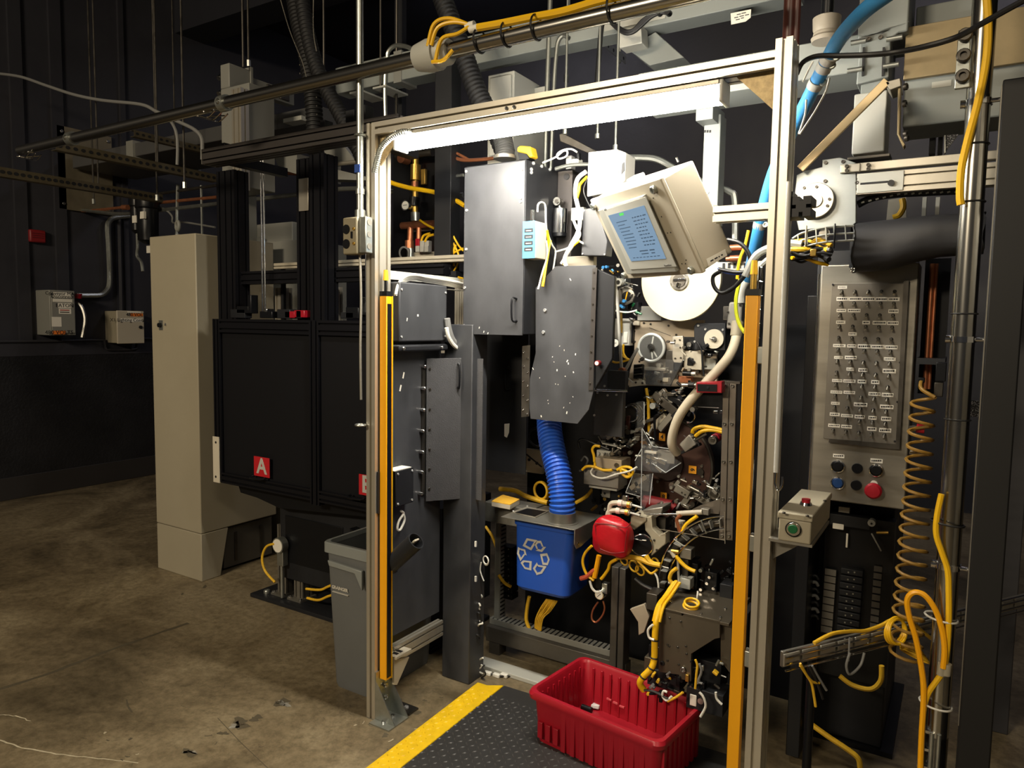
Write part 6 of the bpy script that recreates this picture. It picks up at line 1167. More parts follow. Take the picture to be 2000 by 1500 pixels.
Lb = [(545, 112, 617, 136), (535, 200, 632, 230), (634, 200, 733, 231), (735, 201, 836, 232), (838, 202, 935, 233), (938, 203, 1028, 233), (535, 293, 612, 318), (622, 293, 722, 320), (940, 296, 1020, 326), (532, 384, 605, 410), (737, 386, 796, 414), (817, 387, 925, 417), (930, 389, 1019, 419), (628, 476, 694, 502), (508, 568, 606, 592), (618, 570, 692, 595), (700, 570, 805, 602), (806, 574, 912, 604), (914, 578, 1012, 608), (516, 662, 585, 684), (600, 660, 692, 687), (904, 672, 998, 698), (612, 752, 672, 776), (706, 757, 777, 785), (895, 762, 1000, 795), (500, 842, 580, 865), (588, 845, 683, 870), (700, 846, 770, 875), (806, 850, 872, 880), (488, 932, 580, 955), (590, 934, 680, 958), (785, 944, 880, 972), (888, 950, 980, 980), (492, 1020, 560, 1042), (670, 1026, 775, 1056), (874, 1043, 980, 1074), (482, 1104, 560, 1130), (570, 1116, 664, 1140), (676, 1122, 756, 1150), (784, 1130, 850, 1158), (884, 1136, 962, 1168), (470, 1192, 562, 1218), (572, 1200, 655, 1226), (774, 1216, 848, 1246), (868, 1226, 962, 1258)]
random.seed(4)
for l, a, r, b in [(1500 + q[0] * .25, 530 + q[1] * .25, 1500 + q[2] * .25, 530 + q[3] * .25) for q in Lb] + [(1627, 887, 1649, 894), (1700, 896, 1724, 904)]:
    dark = l < 1672
    p = B().pb(l, a, r, b, YC - .005 if b < 880 else YC - .001, .001).to('switch_label', lab, t)
    x = l + 2
    while x < r - 3: w_ = random.uniform(1.5, 4); B().pb(x, a + 2.2, min(x + w_, r - 1.5), b - 2.4, (YC - .005 if b < 880 else YC - .001) - .0003, .0003).to('print_mark', ink, p); x += w_ + .8
for px, py, rp, m, nm, dp in ((1636, 911, 9, blackg, 'selector', .02), (1674, 915, 10, blackg, 'blanking_plug', .006), (1711, 919, 9, blackg, 'selector', .03), (1636, 944, 9, mat('blue_button', (26, 60, 110), .35), 'push_button', .016), (1672, 948, 10, blackg, 'blanking_plug', .006)):
    disc(t, px, py, rp, YC - dp, dp, m, nm, 24, .001)
    if nm != 'blanking_plug': c = W(px, py, YC - .006); B().ring(c, (0, 1, 0), (rp + 2) * pxm(c), .004, 24, 8).to('bezel_ring', chrome, t)
p = W(1707, 956, YC); k = pxm(p); B().rev(p, (0, -1, 0), [(0, 8 * k), (.015, 8 * k), (.016, 15 * k), (.028, 15.5 * k), (.036, 12 * k), (.038, 4 * k)], 28).to('emergency_stop', redm, t, label='red mushroom emergency stop'); disc(t, 1707, 946, 7, YC - .006, .006, lab, 'stop_legend', 20)
bolts(t, ((1769, 555), (1627, 556), (1764, 631), (1758, 708), (1753, 785), (1748, 862)), YC - .005, .003, ink)
B().cyl((xl_ - .006, YC + .02, zb_ + .02), (xl_ - .006, YC + .02, zt_ - .03), .006).to('hinge', chrome, t)
B().box(xl_ + .02, YC + .16, zb_ + .2, xr_ - .02, .86, zb_ + .3).to('mount', black, t)
# green button box
t = T('start_box', 'grey push button box with green and red buttons on the right post', 'button box')
yq = -.03; x0, x1 = W(1520, 1035, yq).x, W(1584, 1035, yq).x; z1, z0 = W(1552, 1003, yq).z, W(1552, 1060, yq).z; yb_ = WX(1622, 981, x1).y
B().box(x0, yq, z0, x1, yb_, z1 - .018).to('body', greyb, t, .004); B().box(x0 - .003, yq - .003, z1 - .018, x1 + .003, yb_ + .003, z1).to('lid', greyb, t, .003)
disc(t, 1549, 1034, 15, yq - .004, .004, blackg, 'gasket', 24); disc(t, 1549, 1034, 13, yq - .012, .01, chrome, 'ring', 24, .001); disc(t, 1548, 1034, 9, yq - .015, .01, greenm, 'green_button', 20, .002)
q = WZ(1574, 986, z1); B().cyl(q, q + Vector((0, 0, .008)), .018, .015).to('ring', chrome, t); B().cyl(q + Vector((0, 0, .006)), q + Vector((0, 0, .018)), .012).to('red_button', redm, t, label='red button on the lid')
for px, py in ((1531, 1003), (1577, 1009), (1611, 979)): bolt(t, WZ(px, py, z1), (0, 0, 1), .004, steeld)
B().box(1.545, yq + .005, z0 - .008, x1 + .004, yb_ - .03, z0).to('bracket_shelf', alud, t); B().poly([(1.546, .03, z0 - .008), (x1 - .02, .03, z0 - .008), (1.546, .03, z0 - .075)], (0, 1, 0), .005).to('bracket_web', alud, t)
# pneumatic bank below panel
t = T('pneumatic_bank', 'bank of black solenoid valves with white labels under the control panel', 'valves')
yv = .8; glab = mat('aged_shaded_label', (96, 92, 84), .6); B().pb(1605, 1010, 1740, 1330, yv, .07).to('back', blackg, t)  # aged label paper, darkened further to paint in the shade on this bank
for k_ in range(9):
    y_ = 1112 + k_ * 14; xs_ = 1611 - k_ * 1.0
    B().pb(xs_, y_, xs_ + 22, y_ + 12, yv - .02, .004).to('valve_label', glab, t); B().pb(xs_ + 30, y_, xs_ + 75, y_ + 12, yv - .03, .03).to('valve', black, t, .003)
    for dx in (46, 58): disc(t, xs_ + dx, y_ + 6, 1.6, yv - .033, .004, zinc, 'port', 8)
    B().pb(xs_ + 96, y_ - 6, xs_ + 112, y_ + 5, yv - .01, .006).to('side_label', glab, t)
boxes(t, ((1620, 1008, 1700, 1030, .76, .04, black, 'filter_block'), (1626, 1023, 1648, 1034, .755, .004, lab, 'tag'), (1637, 990, 1660, 1002, .77, .03, alud, 'union'), (1652, 1042, 1656, 1070, .78, .004, lab, 'tag_strip')))
disc(t, 1702, 1022, 7, .74, .03, greyl, 'gauge', 20, .001); disc(t, 1702, 1023, 2, .738, .003, ink, 'gauge_centre', 10); bar(t, (1702, 1042), (1721, 1077), 3, .75, .004, greyl, 'tie'); pcyl(t, (1712, 1040), (1735, 1040), 3, .77, brass, 'brass_elbow')
t = T('grey_hose_bank', 'column of dark looping air hoses left of the valve bank', 'hose')
for k_ in range(7): B().tube([W(a, b + k_ * 13, .74) for a, b in ((1562, 1140), (1575, 1128), (1592, 1124), (1598, 1132))], .006).to('hose', gcab if k_ % 2 else bcab, t)
B().tube([W(a, b, .73) for a, b in ((1565, 1110), (1572, 1095), (1580, 1100), (1578, 1115))], .006).to('loop', yelw, t)
# diagonal wire conveyor
P0 = W(1531, 1290, .1); dC = Vector((.545, .839, 0)); nC = Vector((.839, -.545, 0))
def WCv(px, py, off=0): return WP(px, py, P0 + nC * off, nC)
t = T('wire_conveyor', 'silver wire-edged conveyor track slanting away at lower right', 'conveyor')
e0, e1 = WCv(1531, 1290), WCv(2040, 1165); L_ = (e1 - e0).dot(dC); zc = e0.z; hc = (WCv(1531, 1264).z - WCv(1531, 1300).z)
B().obox(e0 + dC * L_ / 2 + nC * -.01, dC, nC, (0, 0, 1), L_ / 2, .006, hc * .42).to('web', alud, t, .002)
for f in (-.5, -.15, .2, .5): B().cyl(e0 + Vector((0, 0, hc * f)) + nC * .008, e0 + dC * L_ + Vector((0, 0, hc * f)) + nC * .008, .0035, n=8).to('side_wire', chrome, t)
nseg = int(L_ / .075)
for i in range(nseg): c = e0 + dC * (.03 + i * .075); B().obox(c + nC * .0, dC, nC, (0, 0, 1), .031, .003, hc * .33).to('link_plate', alu, t, .001)
for s in (.25, .75, 1.2): c = e0 + dC * s; B().tube([c + nC * .02 + Vector((0, 0, hc * .6)), c + nC * .02 + Vector((0, 0, -hc * .7))], .003, 6).to('strap', gcab, t)
for s in (.15, L_ * .6): c = e0 + dC * s - nC * .03; B().cyl((c.x, c.y, 0), (c.x, c.y, c.z - hc * .4), .014).to('leg', blackg, t)
t = T('under_conveyor_leads', 'split yellow and black leads hanging under the conveyor left end', 'cable')
for pts, m in ((((1563, 1296), (1575, 1318), (1585, 1335), (1590, 1360), (1593, 1380)), yelw), (((1563, 1300), (1578, 1322), (1588, 1332), (1600, 1334)), yelw), (((1580, 1300), (1590, 1320), (1600, 1345), (1607, 1365)), bcab), (((1586, 1300), (1600, 1325), (1614, 1348)), gcab), (((1660, 1275), (1653, 1300), (1660, 1317), (1680, 1300), (1688, 1275)), gcab)): B().tube([WCv(a, b, .03) for a, b in pts], .004).to('lead', m, t)
wire('conveyor_cable', [WCv(a, b, .03) for a, b in ((1590, 1256), (1625, 1238), (1660, 1233), (1690, 1232), (1720, 1222), (1745, 1210), (1775, 1212), (1800, 1232), (1818, 1247))], .006, yelw, 'yellow cable tied along the conveyor top edge')
t = T('conveyor_coil', 'tied coil of yellow cable hanging on the conveyor', 'cable'); c = WCv(1747, 1231, .05)
for k_ in range(3): B().ring(c + nC * .006 * k_, nC + Vector((0, 0, .1 * k_)), 26 * pxm(c) - .002 * k_, .0045, 28, 8).to('coil', yel, t)
t = T('lower_coil', 'small coil of yellow tube under the conveyor', 'tube'); c = WCv(1780, 1265, .02)
for k_ in range(4): B().ring(c + Vector((.004 * k_, 0, -.008 * k_)), (.3, .5, .9), (20 + 2 * k_) * pxm(c), .004, 24, 6).to('coil', yelw, t)
wire('floor_hose', [W(a, b, .7) for a, b in ((1585, 1415), (1620, 1440), (1650, 1460), (1675, 1480), (1680, 1500))], .010, yelw, 'dim yellow hose on the cabinet foot at lower right', 'hose')
wire('dim_hose', [W(a, b, .72) for a, b in ((1640, 1320), (1665, 1338), (1700, 1346), (1720, 1330), (1722, 1300))], .009, yelw, 'dim yellow hose loop below the conveyor', 'hose')
# spiral hose
t = T('spiral_hose', 'dusty yellow spiral air hose hanging beside the control panel', 'hose')
top, bot = W(1803, 775, .45), W(1768, 1285, .45); n_ = 19; pts = []
for i in range(n_ * 12 + 1):
    f = i / (n_ * 12); c = top.lerp(bot, f); R_ = (20 + 8 * f) * pxm(c); a = 2 * PI * i / 12; pts.append(c + Vector((R_ * math.cos(a), R_ * math.sin(a) * .9, 0)))
B().tube(pts, .0052, 7, raw=True).to('coil', mat('dusty_yellow', (140, 106, 40), .5), t); B().tube([pts[0], W(1800, 760, .46), W(1799, 746, .5)], .006).to('tail', MATS['dusty_yellow'], t)
t = T('spiral_fittings', 'red knob and silver couplings at the spiral hose top', 'fitting')
pcyl(t, (1790, 836), (1806, 838), 9, .5, redm, 'red_knob', n=18); pcyl(t, (1777, 838), (1790, 837), 6, .5, chrome, 'nut'); B().pb(1790, 700, 1846, 712, .6, .26).to('mount_rail', black, t); boxes(t, ((1827, 708, 1848, 745, .55, .05, blackg, 'regulator'), (1824, 747, 1842, 775, .55, .04, steeld, 'bowl'), (1776, 878, 1796, 888, .52, .03, chrome, 'coupling'), (1793, 738, 1806, 748, .5, .03, blackg, 'port')))
# copper pipes
t = T('copper_risers', 'two vertical copper pipes right of the control panel', 'pipes')
for px, r in ((1822, 5), (1830, 3)): p = W(px, 515, .7); q = W(px - 12, 760, .7); B().cyl((p.x, .7, p.z), (p.x, .7, q.z), r * pxm(p)).to('pipe', copper, t)
B().pb(1800, 505, 1850, 770, .74, .03).to('backing', blackg, t)
# stainless pole
YQ = .3; xq = 1.977; rq = .030
t = T('stainless_pole', 'shiny stainless steel pole standing at right with hose clamps', 'pole')
B().cyl((xq, YQ, 0), (xq, YQ, 4.99), rq, n=24).to('pole', psteel, t); B().rev((xq, YQ, 0), (0, 0, 1), [(0, .05), (.008, .05), (.01, .03), (.42, .03)], 24).to('base_socket', steeld, t)
for px, py in ((1888, 663), (1855, 1105), (1915, 201)):
    z_ = W(px, py, YQ).z; B().cyl((xq, YQ, z_ - .008), (xq, YQ, z_ + .008), rq + .004, n=24).to('clamp', chrome, t); B().cyl((xq + rq, YQ - .01, z_), (xq + .075, YQ - .01, z_), .006).to('clamp_rod', chrome, t); B().cyl((xq - rq - .012, YQ - .005, z_), (xq - rq + .006, YQ - .005, z_), .011).to('clamp_nut', chrome, t)
for py in (396, 613, 820, 285): z_ = W(1885, py, YQ).z; B().ring((xq, YQ, z_), (0, 0, 1), rq + .002, .0025, 24, 6).to('zip_tie', bcab, t)
for px, py, m in ((1845, 1205, wcab), (1820, 1370, wcab), (1850, 1020, bcab)): z_ = W(px, py, YQ).z; B().ring((xq - .008, YQ - .008, z_), (0.1, 0.05, 1), rq + .012, .003, 24, 6).to('cable_tie', m, t)
for k_ in range(3): z_ = W(1800, 1420 + 35 * k_, YQ).z; B().box(xq - .045, YQ - .03, z_, xq - .01, YQ, z_ + .008).to('foot_clip', chrome, t)
for dx in (-.012, .006): B().cyl((xq + dx, YQ - .03, .02), (xq + dx, YQ - .03, W(1815, 1420, YQ).z), .006).to('foot_rod', zinc, t)
yk = YQ - .04
wire('pole_cable', [W(a, b, yk) for a, b in ((1926, -20), (1930, 50), (1926, 120), (1910, 200), (1890, 275), (1878, 330), (1875, 380), (1877, 400))], .010, yel, 'yellow cable winding down the upper stainless pole')
wire('pole_cable', [W(a, b, yk) for a, b in ((1839, 965), (1830, 1010), (1829, 1045), (1840, 1080), (1851, 1115), (1853, 1160), (1853, 1210), (1850, 1265), (1845, 1300))], .008, yel, 'yellow cable following the lower stainless pole')
wire('loop_cable', [W(a, b, yk - .01) for a, b in ((1842, 1305), (1845, 1270), (1840, 1230), (1826, 1190), (1806, 1163), (1785, 1157), (1772, 1172), (1776, 1205), (1788, 1245), (1799, 1300), (1804, 1345), (1803, 1390), (1800, 1440), (1797, 1520))], .008, amber, 'orange-yellow cable looping over beside the pole')
wire('branch_cable', [W(a, b, yk) for a, b in ((1838, 1318), (1828, 1332), (1814, 1352), (1806, 1375), (1802, 1400))], .008, yel, 'short yellow branch cable below the grey couplings')
t = T('tee_coupling', 'pair of grey couplings joining the yellow pole cables', 'coupling')
for px in (1841, 1850): B().cyl(W(px, 1296, yk), W(px - 3, 1318, yk), .012).to('coupling', greyb, t)
# dark column
YR = .2; t = T('dark_column', 'wide black steel column at the right picture edge', 'column')
xa, xb = W(1918, 760, YR).x, W(1987, 760, YR).x; zc_ = W(1960, 155, YR).z
B().box(xa, YR, 0, xb, YR + .1, zc_).to('column', mat('flat_black', (11, 11, 12), .6), t, .004); B().box(xa - .002, YR + .02, .5, xa, YR + .08, zc_ - .01).to('edge_strip', alud, t)
B().box(xa - .06, YR - .02, 0, xb + .04, YR + .14, .012).to('base_plate', black, t)
B().poly([(xa, YR + .05, .0), (xa - .11, YR + .05, .0), (xa, YR + .05, .32)], (0, 1, 0), .01).to('gusset', black, t)
t = T('second_dark_column', 'black steel column further back right of the stainless pole', 'column')
B().box(W(1912, 900, 1.3).x + .02, 1.3, 0, W(1935, 900, 1.3).x + .12, 1.4, 2.3).to('column', mat('dim_grey', (58, 58, 62), .5), t, .004)
sp = bpy.data.materials.new('speckled'); MATS['speckled'] = sp; sp.use_nodes = True; nt = sp.node_tree; n1 = nt.nodes.new('ShaderNodeTexNoise'); n1.inputs['Scale'].default_value = 260; rp = nt.nodes.new('ShaderNodeValToRGB'); rp.color_ramp.elements[0].position = .56; rp.color_ramp.elements[1].position = .6; rp.color_ramp.elements[0].color = (.012, .012, .015, 1); rp.color_ramp.elements[1].color = (.5, .5, .52, 1)
tc = nt.nodes.new('ShaderNodeTexCoord'); nt.links.new(tc.outputs['Object'], n1.inputs[0]); nt.links.new(n1.outputs['Fac'], rp.inputs[0]); nt.links.new(rp.outputs[0], nt.nodes['Principled BSDF'].inputs['Base Color'])
B().pb(1887, 782, 1914, 814, 1.293, .006).to('speckled_patch', sp, t, label='black patch with white speckles')
# ---- gantry at upper right ----
YG2 = .5
t = T('gantry', 'silver linear gantry with big round pulley plate at upper right', 'gantry')
B().ply([(1556, 342), (1572, 334), (1606, 326), (1606, 312), (1640, 307), (1672, 318), (1672, 440), (1560, 450), (1550, 400)], YG2, .02).to('end_plate', mat('bead_blasted', (150, 154, 152), .42, .5, .12, 5), t, .002)
disc(t, 1592, 391, 34, YG2 - .02, .02, alu, 'pulley', 48, .002); disc(t, 1592, 391, 13, YG2 - .026, .008, steel, 'pulley_hub', 28); bolts(t, ((1595, 365), (1616, 402), (1571, 367), (1620, 389)), YG2 - .02, .004, steeld); bolts(t, ((1613, 318), (1612, 354), (1647, 316), (1674, 357)), YG2, .005, steeld)
def gx(l, tp, r, b, y, dp, m, nm, mod=None):
    x0, x1 = W(l, tp, y).x, W(r, tp, y).x; z1, z0 = W(l, tp, y).z, W(l, b, y).z
    (B().ext('x', x0, x1, y, y + dp, z0, z1, mod, .007, .01) if mod else B().box(x0, y, z0, x1, y + dp, z1)).to(nm, m, t, 0 if mod else .002)
gx(1641, 322, 1672 + 8, 338, YG2 - .012, .012, alu, 'splice_bar'); gx(1670, 319, 1990, 335, YG2 - .008, .03, alu, 'top_bar'); gx(1674, 340, 1990, 380, YG2, .05, alu, 'rail', .03); gx(1675, 340, 1766, 378, YG2 - .004, .006, greyl, 'slide_plate'); gx(1680, 357, 1735, 361, YG2 - .006, .003, ink, 'slide_slot')
disc(t, 1740, 357, 6, YG2 - .01, .006, chrome, 'emblem', 20)
gx(1655, 307, 1738, 313, YG2, .08, steeld, 'cable_carrier'); bolts(t, ((1654, 325), (1654, 333), (1696, 322), (1696, 330)), YG2 - .014, .005, steeld)
B().tube([W(a, b, .55) for a, b in ((1675, 400), (1700, 388), (1740, 380), (1800, 376), (1880, 372))], .012).to('lower_carrier', black, t)
for k_ in range(14): bar(t, (1682 + k_ * 14, 396 - min(k_, 5) * 3.2 - max(0, k_ - 5) * .6), (1688 + k_ * 14, 394 - min(k_, 5) * 3.2 - max(0, k_ - 5) * .6), 3, .535, .004, greyl, 'carrier_link', 0)
for x_ in (1800, 1826): B().pb(x_, 385, x_ + 8, 450, .9, .04).to('post', grey, t)
B().ply([(1735, 390), (1770, 385), (1770, 440), (1730, 440)], .8, .02).to('rear_plate', alud, t); B().box(W(1660, 450, YG2 + .03).x, YG2 + .05, W(1660, 520, YG2).z, W(1690, 450, YG2 + .05).x, .86, W(1660, 440, YG2).z).to('mount', black, t)
wire('gantry_cable', [W(a, b, .72) for a, b in ((1762, 388), (1764, 405), (1756, 420), (1744, 425))], .010, yelw, 'yellow cables curving under the gantry rail')
t = T('cable_chain', 'curved wire cable chain under the pulley plate', 'cable chain')
for dy in (0, 14, 28): B().tube([W(a, b + dy, .4) for a, b in ((1548, 466), (1565, 456), (1590, 449), (1620, 444), (1668, 441))], .0035, 6).to('rail_wire', zinc, t)
for px, py in ((1558, 462), (1575, 455), (1593, 450), (1612, 447), (1628, 443), (1650, 443)): bar(t, (px, py - 4), (px + 2, py + 26), 2, .395, .006, zinc, 'cross_wire', 0)
disc(t, 1610, 456, 10, .41, .01, steel, 'roller', 20); boxes(t, ((1628, 436, 1631, 485, .39, .01, blackg, 'clip_post'), (1572, 440, 1575, 480, .39, .01, cream, 'clip_post')))
t = T('harness', 'tangled black and yellow wiring harness under the cable chain', 'wiring')
random.seed(8)
for i in range(14):
    y0 = 478 + random.uniform(-6, 30); m = (bcab, bcab, yelw, bcab, yel, gcab)[i % 6]
    B().tube([W(a, b, .42 + random.uniform(-.03, .03)) for a, b in ((1546, y0), (1572 + random.uniform(-6, 6), y0 + random.uniform(-6, 10)), (1598, y0 + random.uniform(-8, 12)), (1622 + random.uniform(-6, 6), y0 + random.uniform(-4, 18)))], random.choice((.004, .006, .009))).to('wire', m, t)
boxes(t, ((1545, 490, 1575, 506, .4, .04, blackg, 'sleeve_end'), (1582, 486, 1594, 500, .39, .03, brass, 'clip')))
# black sleeve
t = T('black_sleeve', 'black fabric sleeve hanging over the gantry cables', 'sleeve')
secs = [(1670, 433, 530), (1700, 430, 529), (1740, 426, 525), (1770, 422, 516), (1800, 419, 508), (1840, 416, 500), (1880, 413, 497), (1925, 410, 494)]; rings = []
for i, (px, a, b) in enumerate(secs):
    p, q = W(px, a, .46), W(px, b, .46); cz, h = (p.z + q.z) / 2, (p.z - q.z) / 2; ring_ = []
    for j in range(24):
        an = 2 * PI * j / 24; wv = 1 + .05 * math.sin(3 * an + i * 1.3); ring_.append((p.x + .004 * math.sin(5 * an + i), .5 + sgn(math.cos(an), .8) * .06 * wv, cz + sgn(math.sin(an), .75) * h))
    rings.append(ring_)
loft(rings, True, True).to('sleeve', mat('black_fabric', (32, 32, 35), .55, 0, .1, 6, bump=.3, bscale=14), t, sm=70)
B().tube([Vector(p) for p in rings[0]] + [Vector(rings[0][0])], .003, 6, raw=True).to('hem', rubber, t); B().ring(W(1665, 527, .44), (0, 1, 0), .006, .0018).to('pull_ring', chrome, t)
# ================= overhead wireways, hoses, pipes behind the frame =================
gd = mat('wireway_grey', (132, 137, 134), .5, 0, .04, 3)
t = T('wireway', 'long grey overhead cable wireway behind the steel pipe', 'wireway')
yw = 1.1; z0 = W(1100, 88, yw).z; B().box(W(655, 186, yw).x, yw, z0, W(1560, -10, yw).x, yw + .12, z0 + .15).to('trough', gd, t, .004)
B().box(W(770, 160, yw).x, yw - .006, z0 - .012, W(785, 160, yw).x, yw + .13, z0 + .16).to('joint_band', grey, t)
for px in (690, 735): x = W(px, 175, yw).x; B().box(x, yw - .03, z0 - .03, x + .1, yw + .16, z0 - .02).to('support_shelf', greyl, t); B().cyl((x + .05, yw - .02, z0 - .02), (x + .05, yw - .02, 5.0), .006).to('hanger', steeld, t)
B().box(W(1180, 70, yw).x, yw - .004, z0 + .02, W(1300, 40, yw).x, yw, z0 + .14).to('cover_plate', greyl, t, .003)
t = T('label_card', 'white printed card stuck on the underside of the wireway', 'sign')
o = B().ply([(1427, 26), (1467, 18), (1466, 34), (1456, 42), (1428, 48)], yw - .01, .002).to('card', lab, t); c = W(1446, 32, yw - .011)
for x_, y_, w_ in ((1439, 28, 8), (1448, 25.5, 9), (1434, 34, 8), (1444, 31.5, 9), (1455, 29, 8), (1437, 38, 8), (1447, 35, 6)): B().ply([(x_, y_), (x_ + w_, y_ - w_ * .22), (x_ + w_, y_ + 1.6 - w_ * .22), (x_, y_ + 1.6)], yw - .0106, .0005).to('print_mark', ink, o)
strut_m = perf
t = T('cross_strut', 'perforated strut channel hung across under the wireway', 'strut channel')
xs_ = W(1112, 44, 1.0).x; ya_, yb_ = 1.0, WX(1222, 106, xs_).y; z_ = W(1112, 44, 1.0).z; zq = WX(1222, 106, xs_).z; zz = (z_ + zq) / 2
B().box(xs_, ya_, zz - .02, xs_ + .003, yb_, zz + .02).to('channel', zinc, t); B().box(xs_ - .04, ya_, zz + .017, xs_, yb_, zz + .02).to('web', zinc, t)
for i in range(10): y_ = ya_ + (yb_ - ya_) * (i + .5) / 10; B().cyl((xs_ + .003, y_, zz), (xs_ + .004, y_, zz), .009, n=10).to('slot_hole', ink, t)
for y_ in (ya_ + .03, yb_ - .03): B().cyl((xs_ - .02, y_, zz - .02), (xs_ - .02, y_, 5.0), .006).to('hanger', zinc, t)
t = T('diagonal_duct', 'grey duct branch slanting back under the wireway', 'duct')
B().poly([W(a, b, 1.15) for a, b in ((1225, 95), (1280, 62), (1336, 112), (1268, 128))], (0, 1, 0), .25).to('duct', gd, t, .003); B().poly([W(a, b, 1.05) for a, b in ((1205, 60), (1252, 48), (1254, 84), (1210, 94))], (0, 1, 0), .08).to('elbow_cover', greyl, t, .003)
t = T('black_wiring', 'bundle of black wires drooping from the wireway cover', 'wiring')
for k_ in range(5): B().tube([W(a, b + k_ * 1.5, .98) for a, b in ((1178, 28), (1192, 38), (1205, 50), (1222, 60), (1238, 57), (1254, 40 + k_), (1272, 28), (1290, 20), (1304, 20))], .007).to('wire', bcab, t)
for px in (1285, 1303): disc(t, px, 22, 6, .97, .03, blackg, 'gland', 14)
B().tube([W(a, b, 1.0) for a, b in ((1180, 30), (1174, 60), (1170, 110), (1166, 160), (1165, 190))], .012).to('drop_wire', bcab, t)
for i, (pts, y, s) in enumerate(((((1075, -10), (1072, 80), (1069, 170), (1065, 330), (1064, 345)), 1.02, 'straight grey conduit dropping behind the beam middle'), (((1112, 75), (1100, 70), (1090, 82), (1086, 110), (1082, 170), (1076, 330)), 1.0, 'grey conduit with hooked top beside the straight one'), (((760, 130), (757, 105), (770, 90), (790, 90), (810, 98), (830, 110)), 1.09, 'grey conduit hooking over the steel pipe near the left post'), (((757, 110), (753, 140), (752, 180), (753, 230)), 1.09, 'short grey conduit just right of the left post'))): wire('hanging_conduit', [W(a, b, y) for a, b in pts], .012 if i != 1 else .010, zinc, s, 'conduit')
for i, (px, y0, y1, s) in enumerate(((1172, 60, 270, 'thin rod in front of the dark wall right of the foil duct'), (1207, 105, 292, 'thin rod ending at the white meter box'), (1106, 150, 262, 'thin rod carrying the small dark channel'))):
    p, q = W(px, y0, .8), W(px, y1, .8); t = T('support_rod', s, 'rod'); B().cyl((p.x, .8, q.z), (p.x, .8, 5.0), .006, n=8).to('rod', zinc, t); B().cyl((p.x, .8, q.z), (p.x, .8, q.z + .02), .011, n=6).to('nut', zinc, t)
t = T('dark_channel', 'dark strut channel hanging behind the light fixture', 'strut channel'); B().poly([W(a, b, .82) for a, b in ((1092, 262), (1100, 260), (1165, 295), (1165, 306), (1094, 276))], (0, 1, 0), .04).to('channel', steeld, t, .002)
t = T('grey_wall_box', 'grey enclosure box peeking above the frame beam', 'box'); x0, x1 = W(953, 170, 1.0).x, W(1004, 170, 1.0).x; z1 = W(990, 140, 1.0).z
B().box(x0, 1.0, z1 - .5, x1, 1.35, z1).to('body', greyl, t, .005); B().box(x0 + .02, .985, z1 - .4, x1 - .01, 1.0, z1 - .02).to('door', greyl, t, .004); B().box(x1, 1.2, z1 - .07, x1 + .06, 1.21, z1 - .03).to('mount_ear', greyl, t); B().box(x0 + .02, 1.3, z1 - .5, x1 - .02, 1.36, z1 - .45).to('rear_bracket', grey, t)
# lower wireway to the right
t = T('right_wireway', 'grey wireway running right behind the frame top corner', 'wireway')
yw = .62; z1, z0 = W(1620, 88, yw).z, W(1620, 172, yw).z; B().box(W(1245, 190, yw).x, yw, z0 + .04, W(1695, 80, yw).x, yw + .2, z1 + .02).to('trough', gd, t, .004)
B().pb(1372, 225, 1404, 440, .8, .08).to('drop_channel', gd, t, .003); B().box(W(1372, 225, .8).x, yw + .1, z0 - .02, W(1404, 225, .8).x, .88, z0 + .04).to('drop_bracket', gd, t); bolts(t, ((1376, 228), (1400, 226), (1382, 376)), .8, .006)
[B().pb(1375 + 5 * i_, 254, 1379 + 5 * i_, 259, .7995, .0005).to('print_mark', ink, t) for i_ in range(3)]
t = T('duct_riser', 'large grey duct rising to the ceiling at upper right', 'duct')
B().pb(1679, -80, 1777, 68, .6, .25).to('riser', gd, t, .005); B().ply([(1679, 68), (1777, 40), (1752, 66), (1740, 75), (1736, 150), (1672, 165), (1680, 80)], .6, .2).to('transition', gd, t, .004); B().pb(1666, 180, 1730, 298, .58, .14).to('drop_box', greyl, t, .004); B().pb(1680, 150, 1728, 240, .62, .12).to('neck', gd, t, .003)
for px in (1687, 1726): bar(t, (px, 92), (px - 2, 148), 4, .59, .006, ink, 'slot', 0)
for px, py in ((1675, 82), (1745, 75), (1668, 137), (1738, 128)): c = W(px, py, .58); B().cyl(c + Vector((-.02, 0, 0)), c + Vector((.025, 0, 0)), .008).to('latch', zinc, t)
bolts(t, ((1697, 76), (1720, 73)), .595, .006, steeld)
t = T('right_duct', 'broad grey duct with tan plate crossing the upper right corner', 'duct')
yd_ = .66; z1, z0 = W(1770, 140, yd_).z, W(1770, 248, yd_).z; B().box(W(1765, 200, yd_).x, yd_, z0, 3.6, yd_ + .2, z1).to('trough', gd, t, .005)
tp_ = mat('tan_plate', (136, 120, 88), .5, .3, .15, 6); B().box(W(1766, 120, yd_ - .02).x, yd_ - .02, z1 - .03, 3.2, yd_, z1 + .135).to('tan_plate', tp_, t, .002); B().pb(1790, 0, 1935, 40, .75, .2).to('upper_trough', gd, t, .004); B().pb(1840, 42, 1862, 70, .7, .03).to('clip', steeld, t)
B().pb(1820, 158, 1858, 170, yd_ - .002, .002).to('label', greyl, t)
for px, w_ in ((1815, 12), (1832, 9)): B().pb(px, 255, px + w_, 300, .9, .05).to('leg', steeld, t)
t = T('diagonal_brace', 'long tan flat brace slanting down from the duct to the gantry', 'brace')
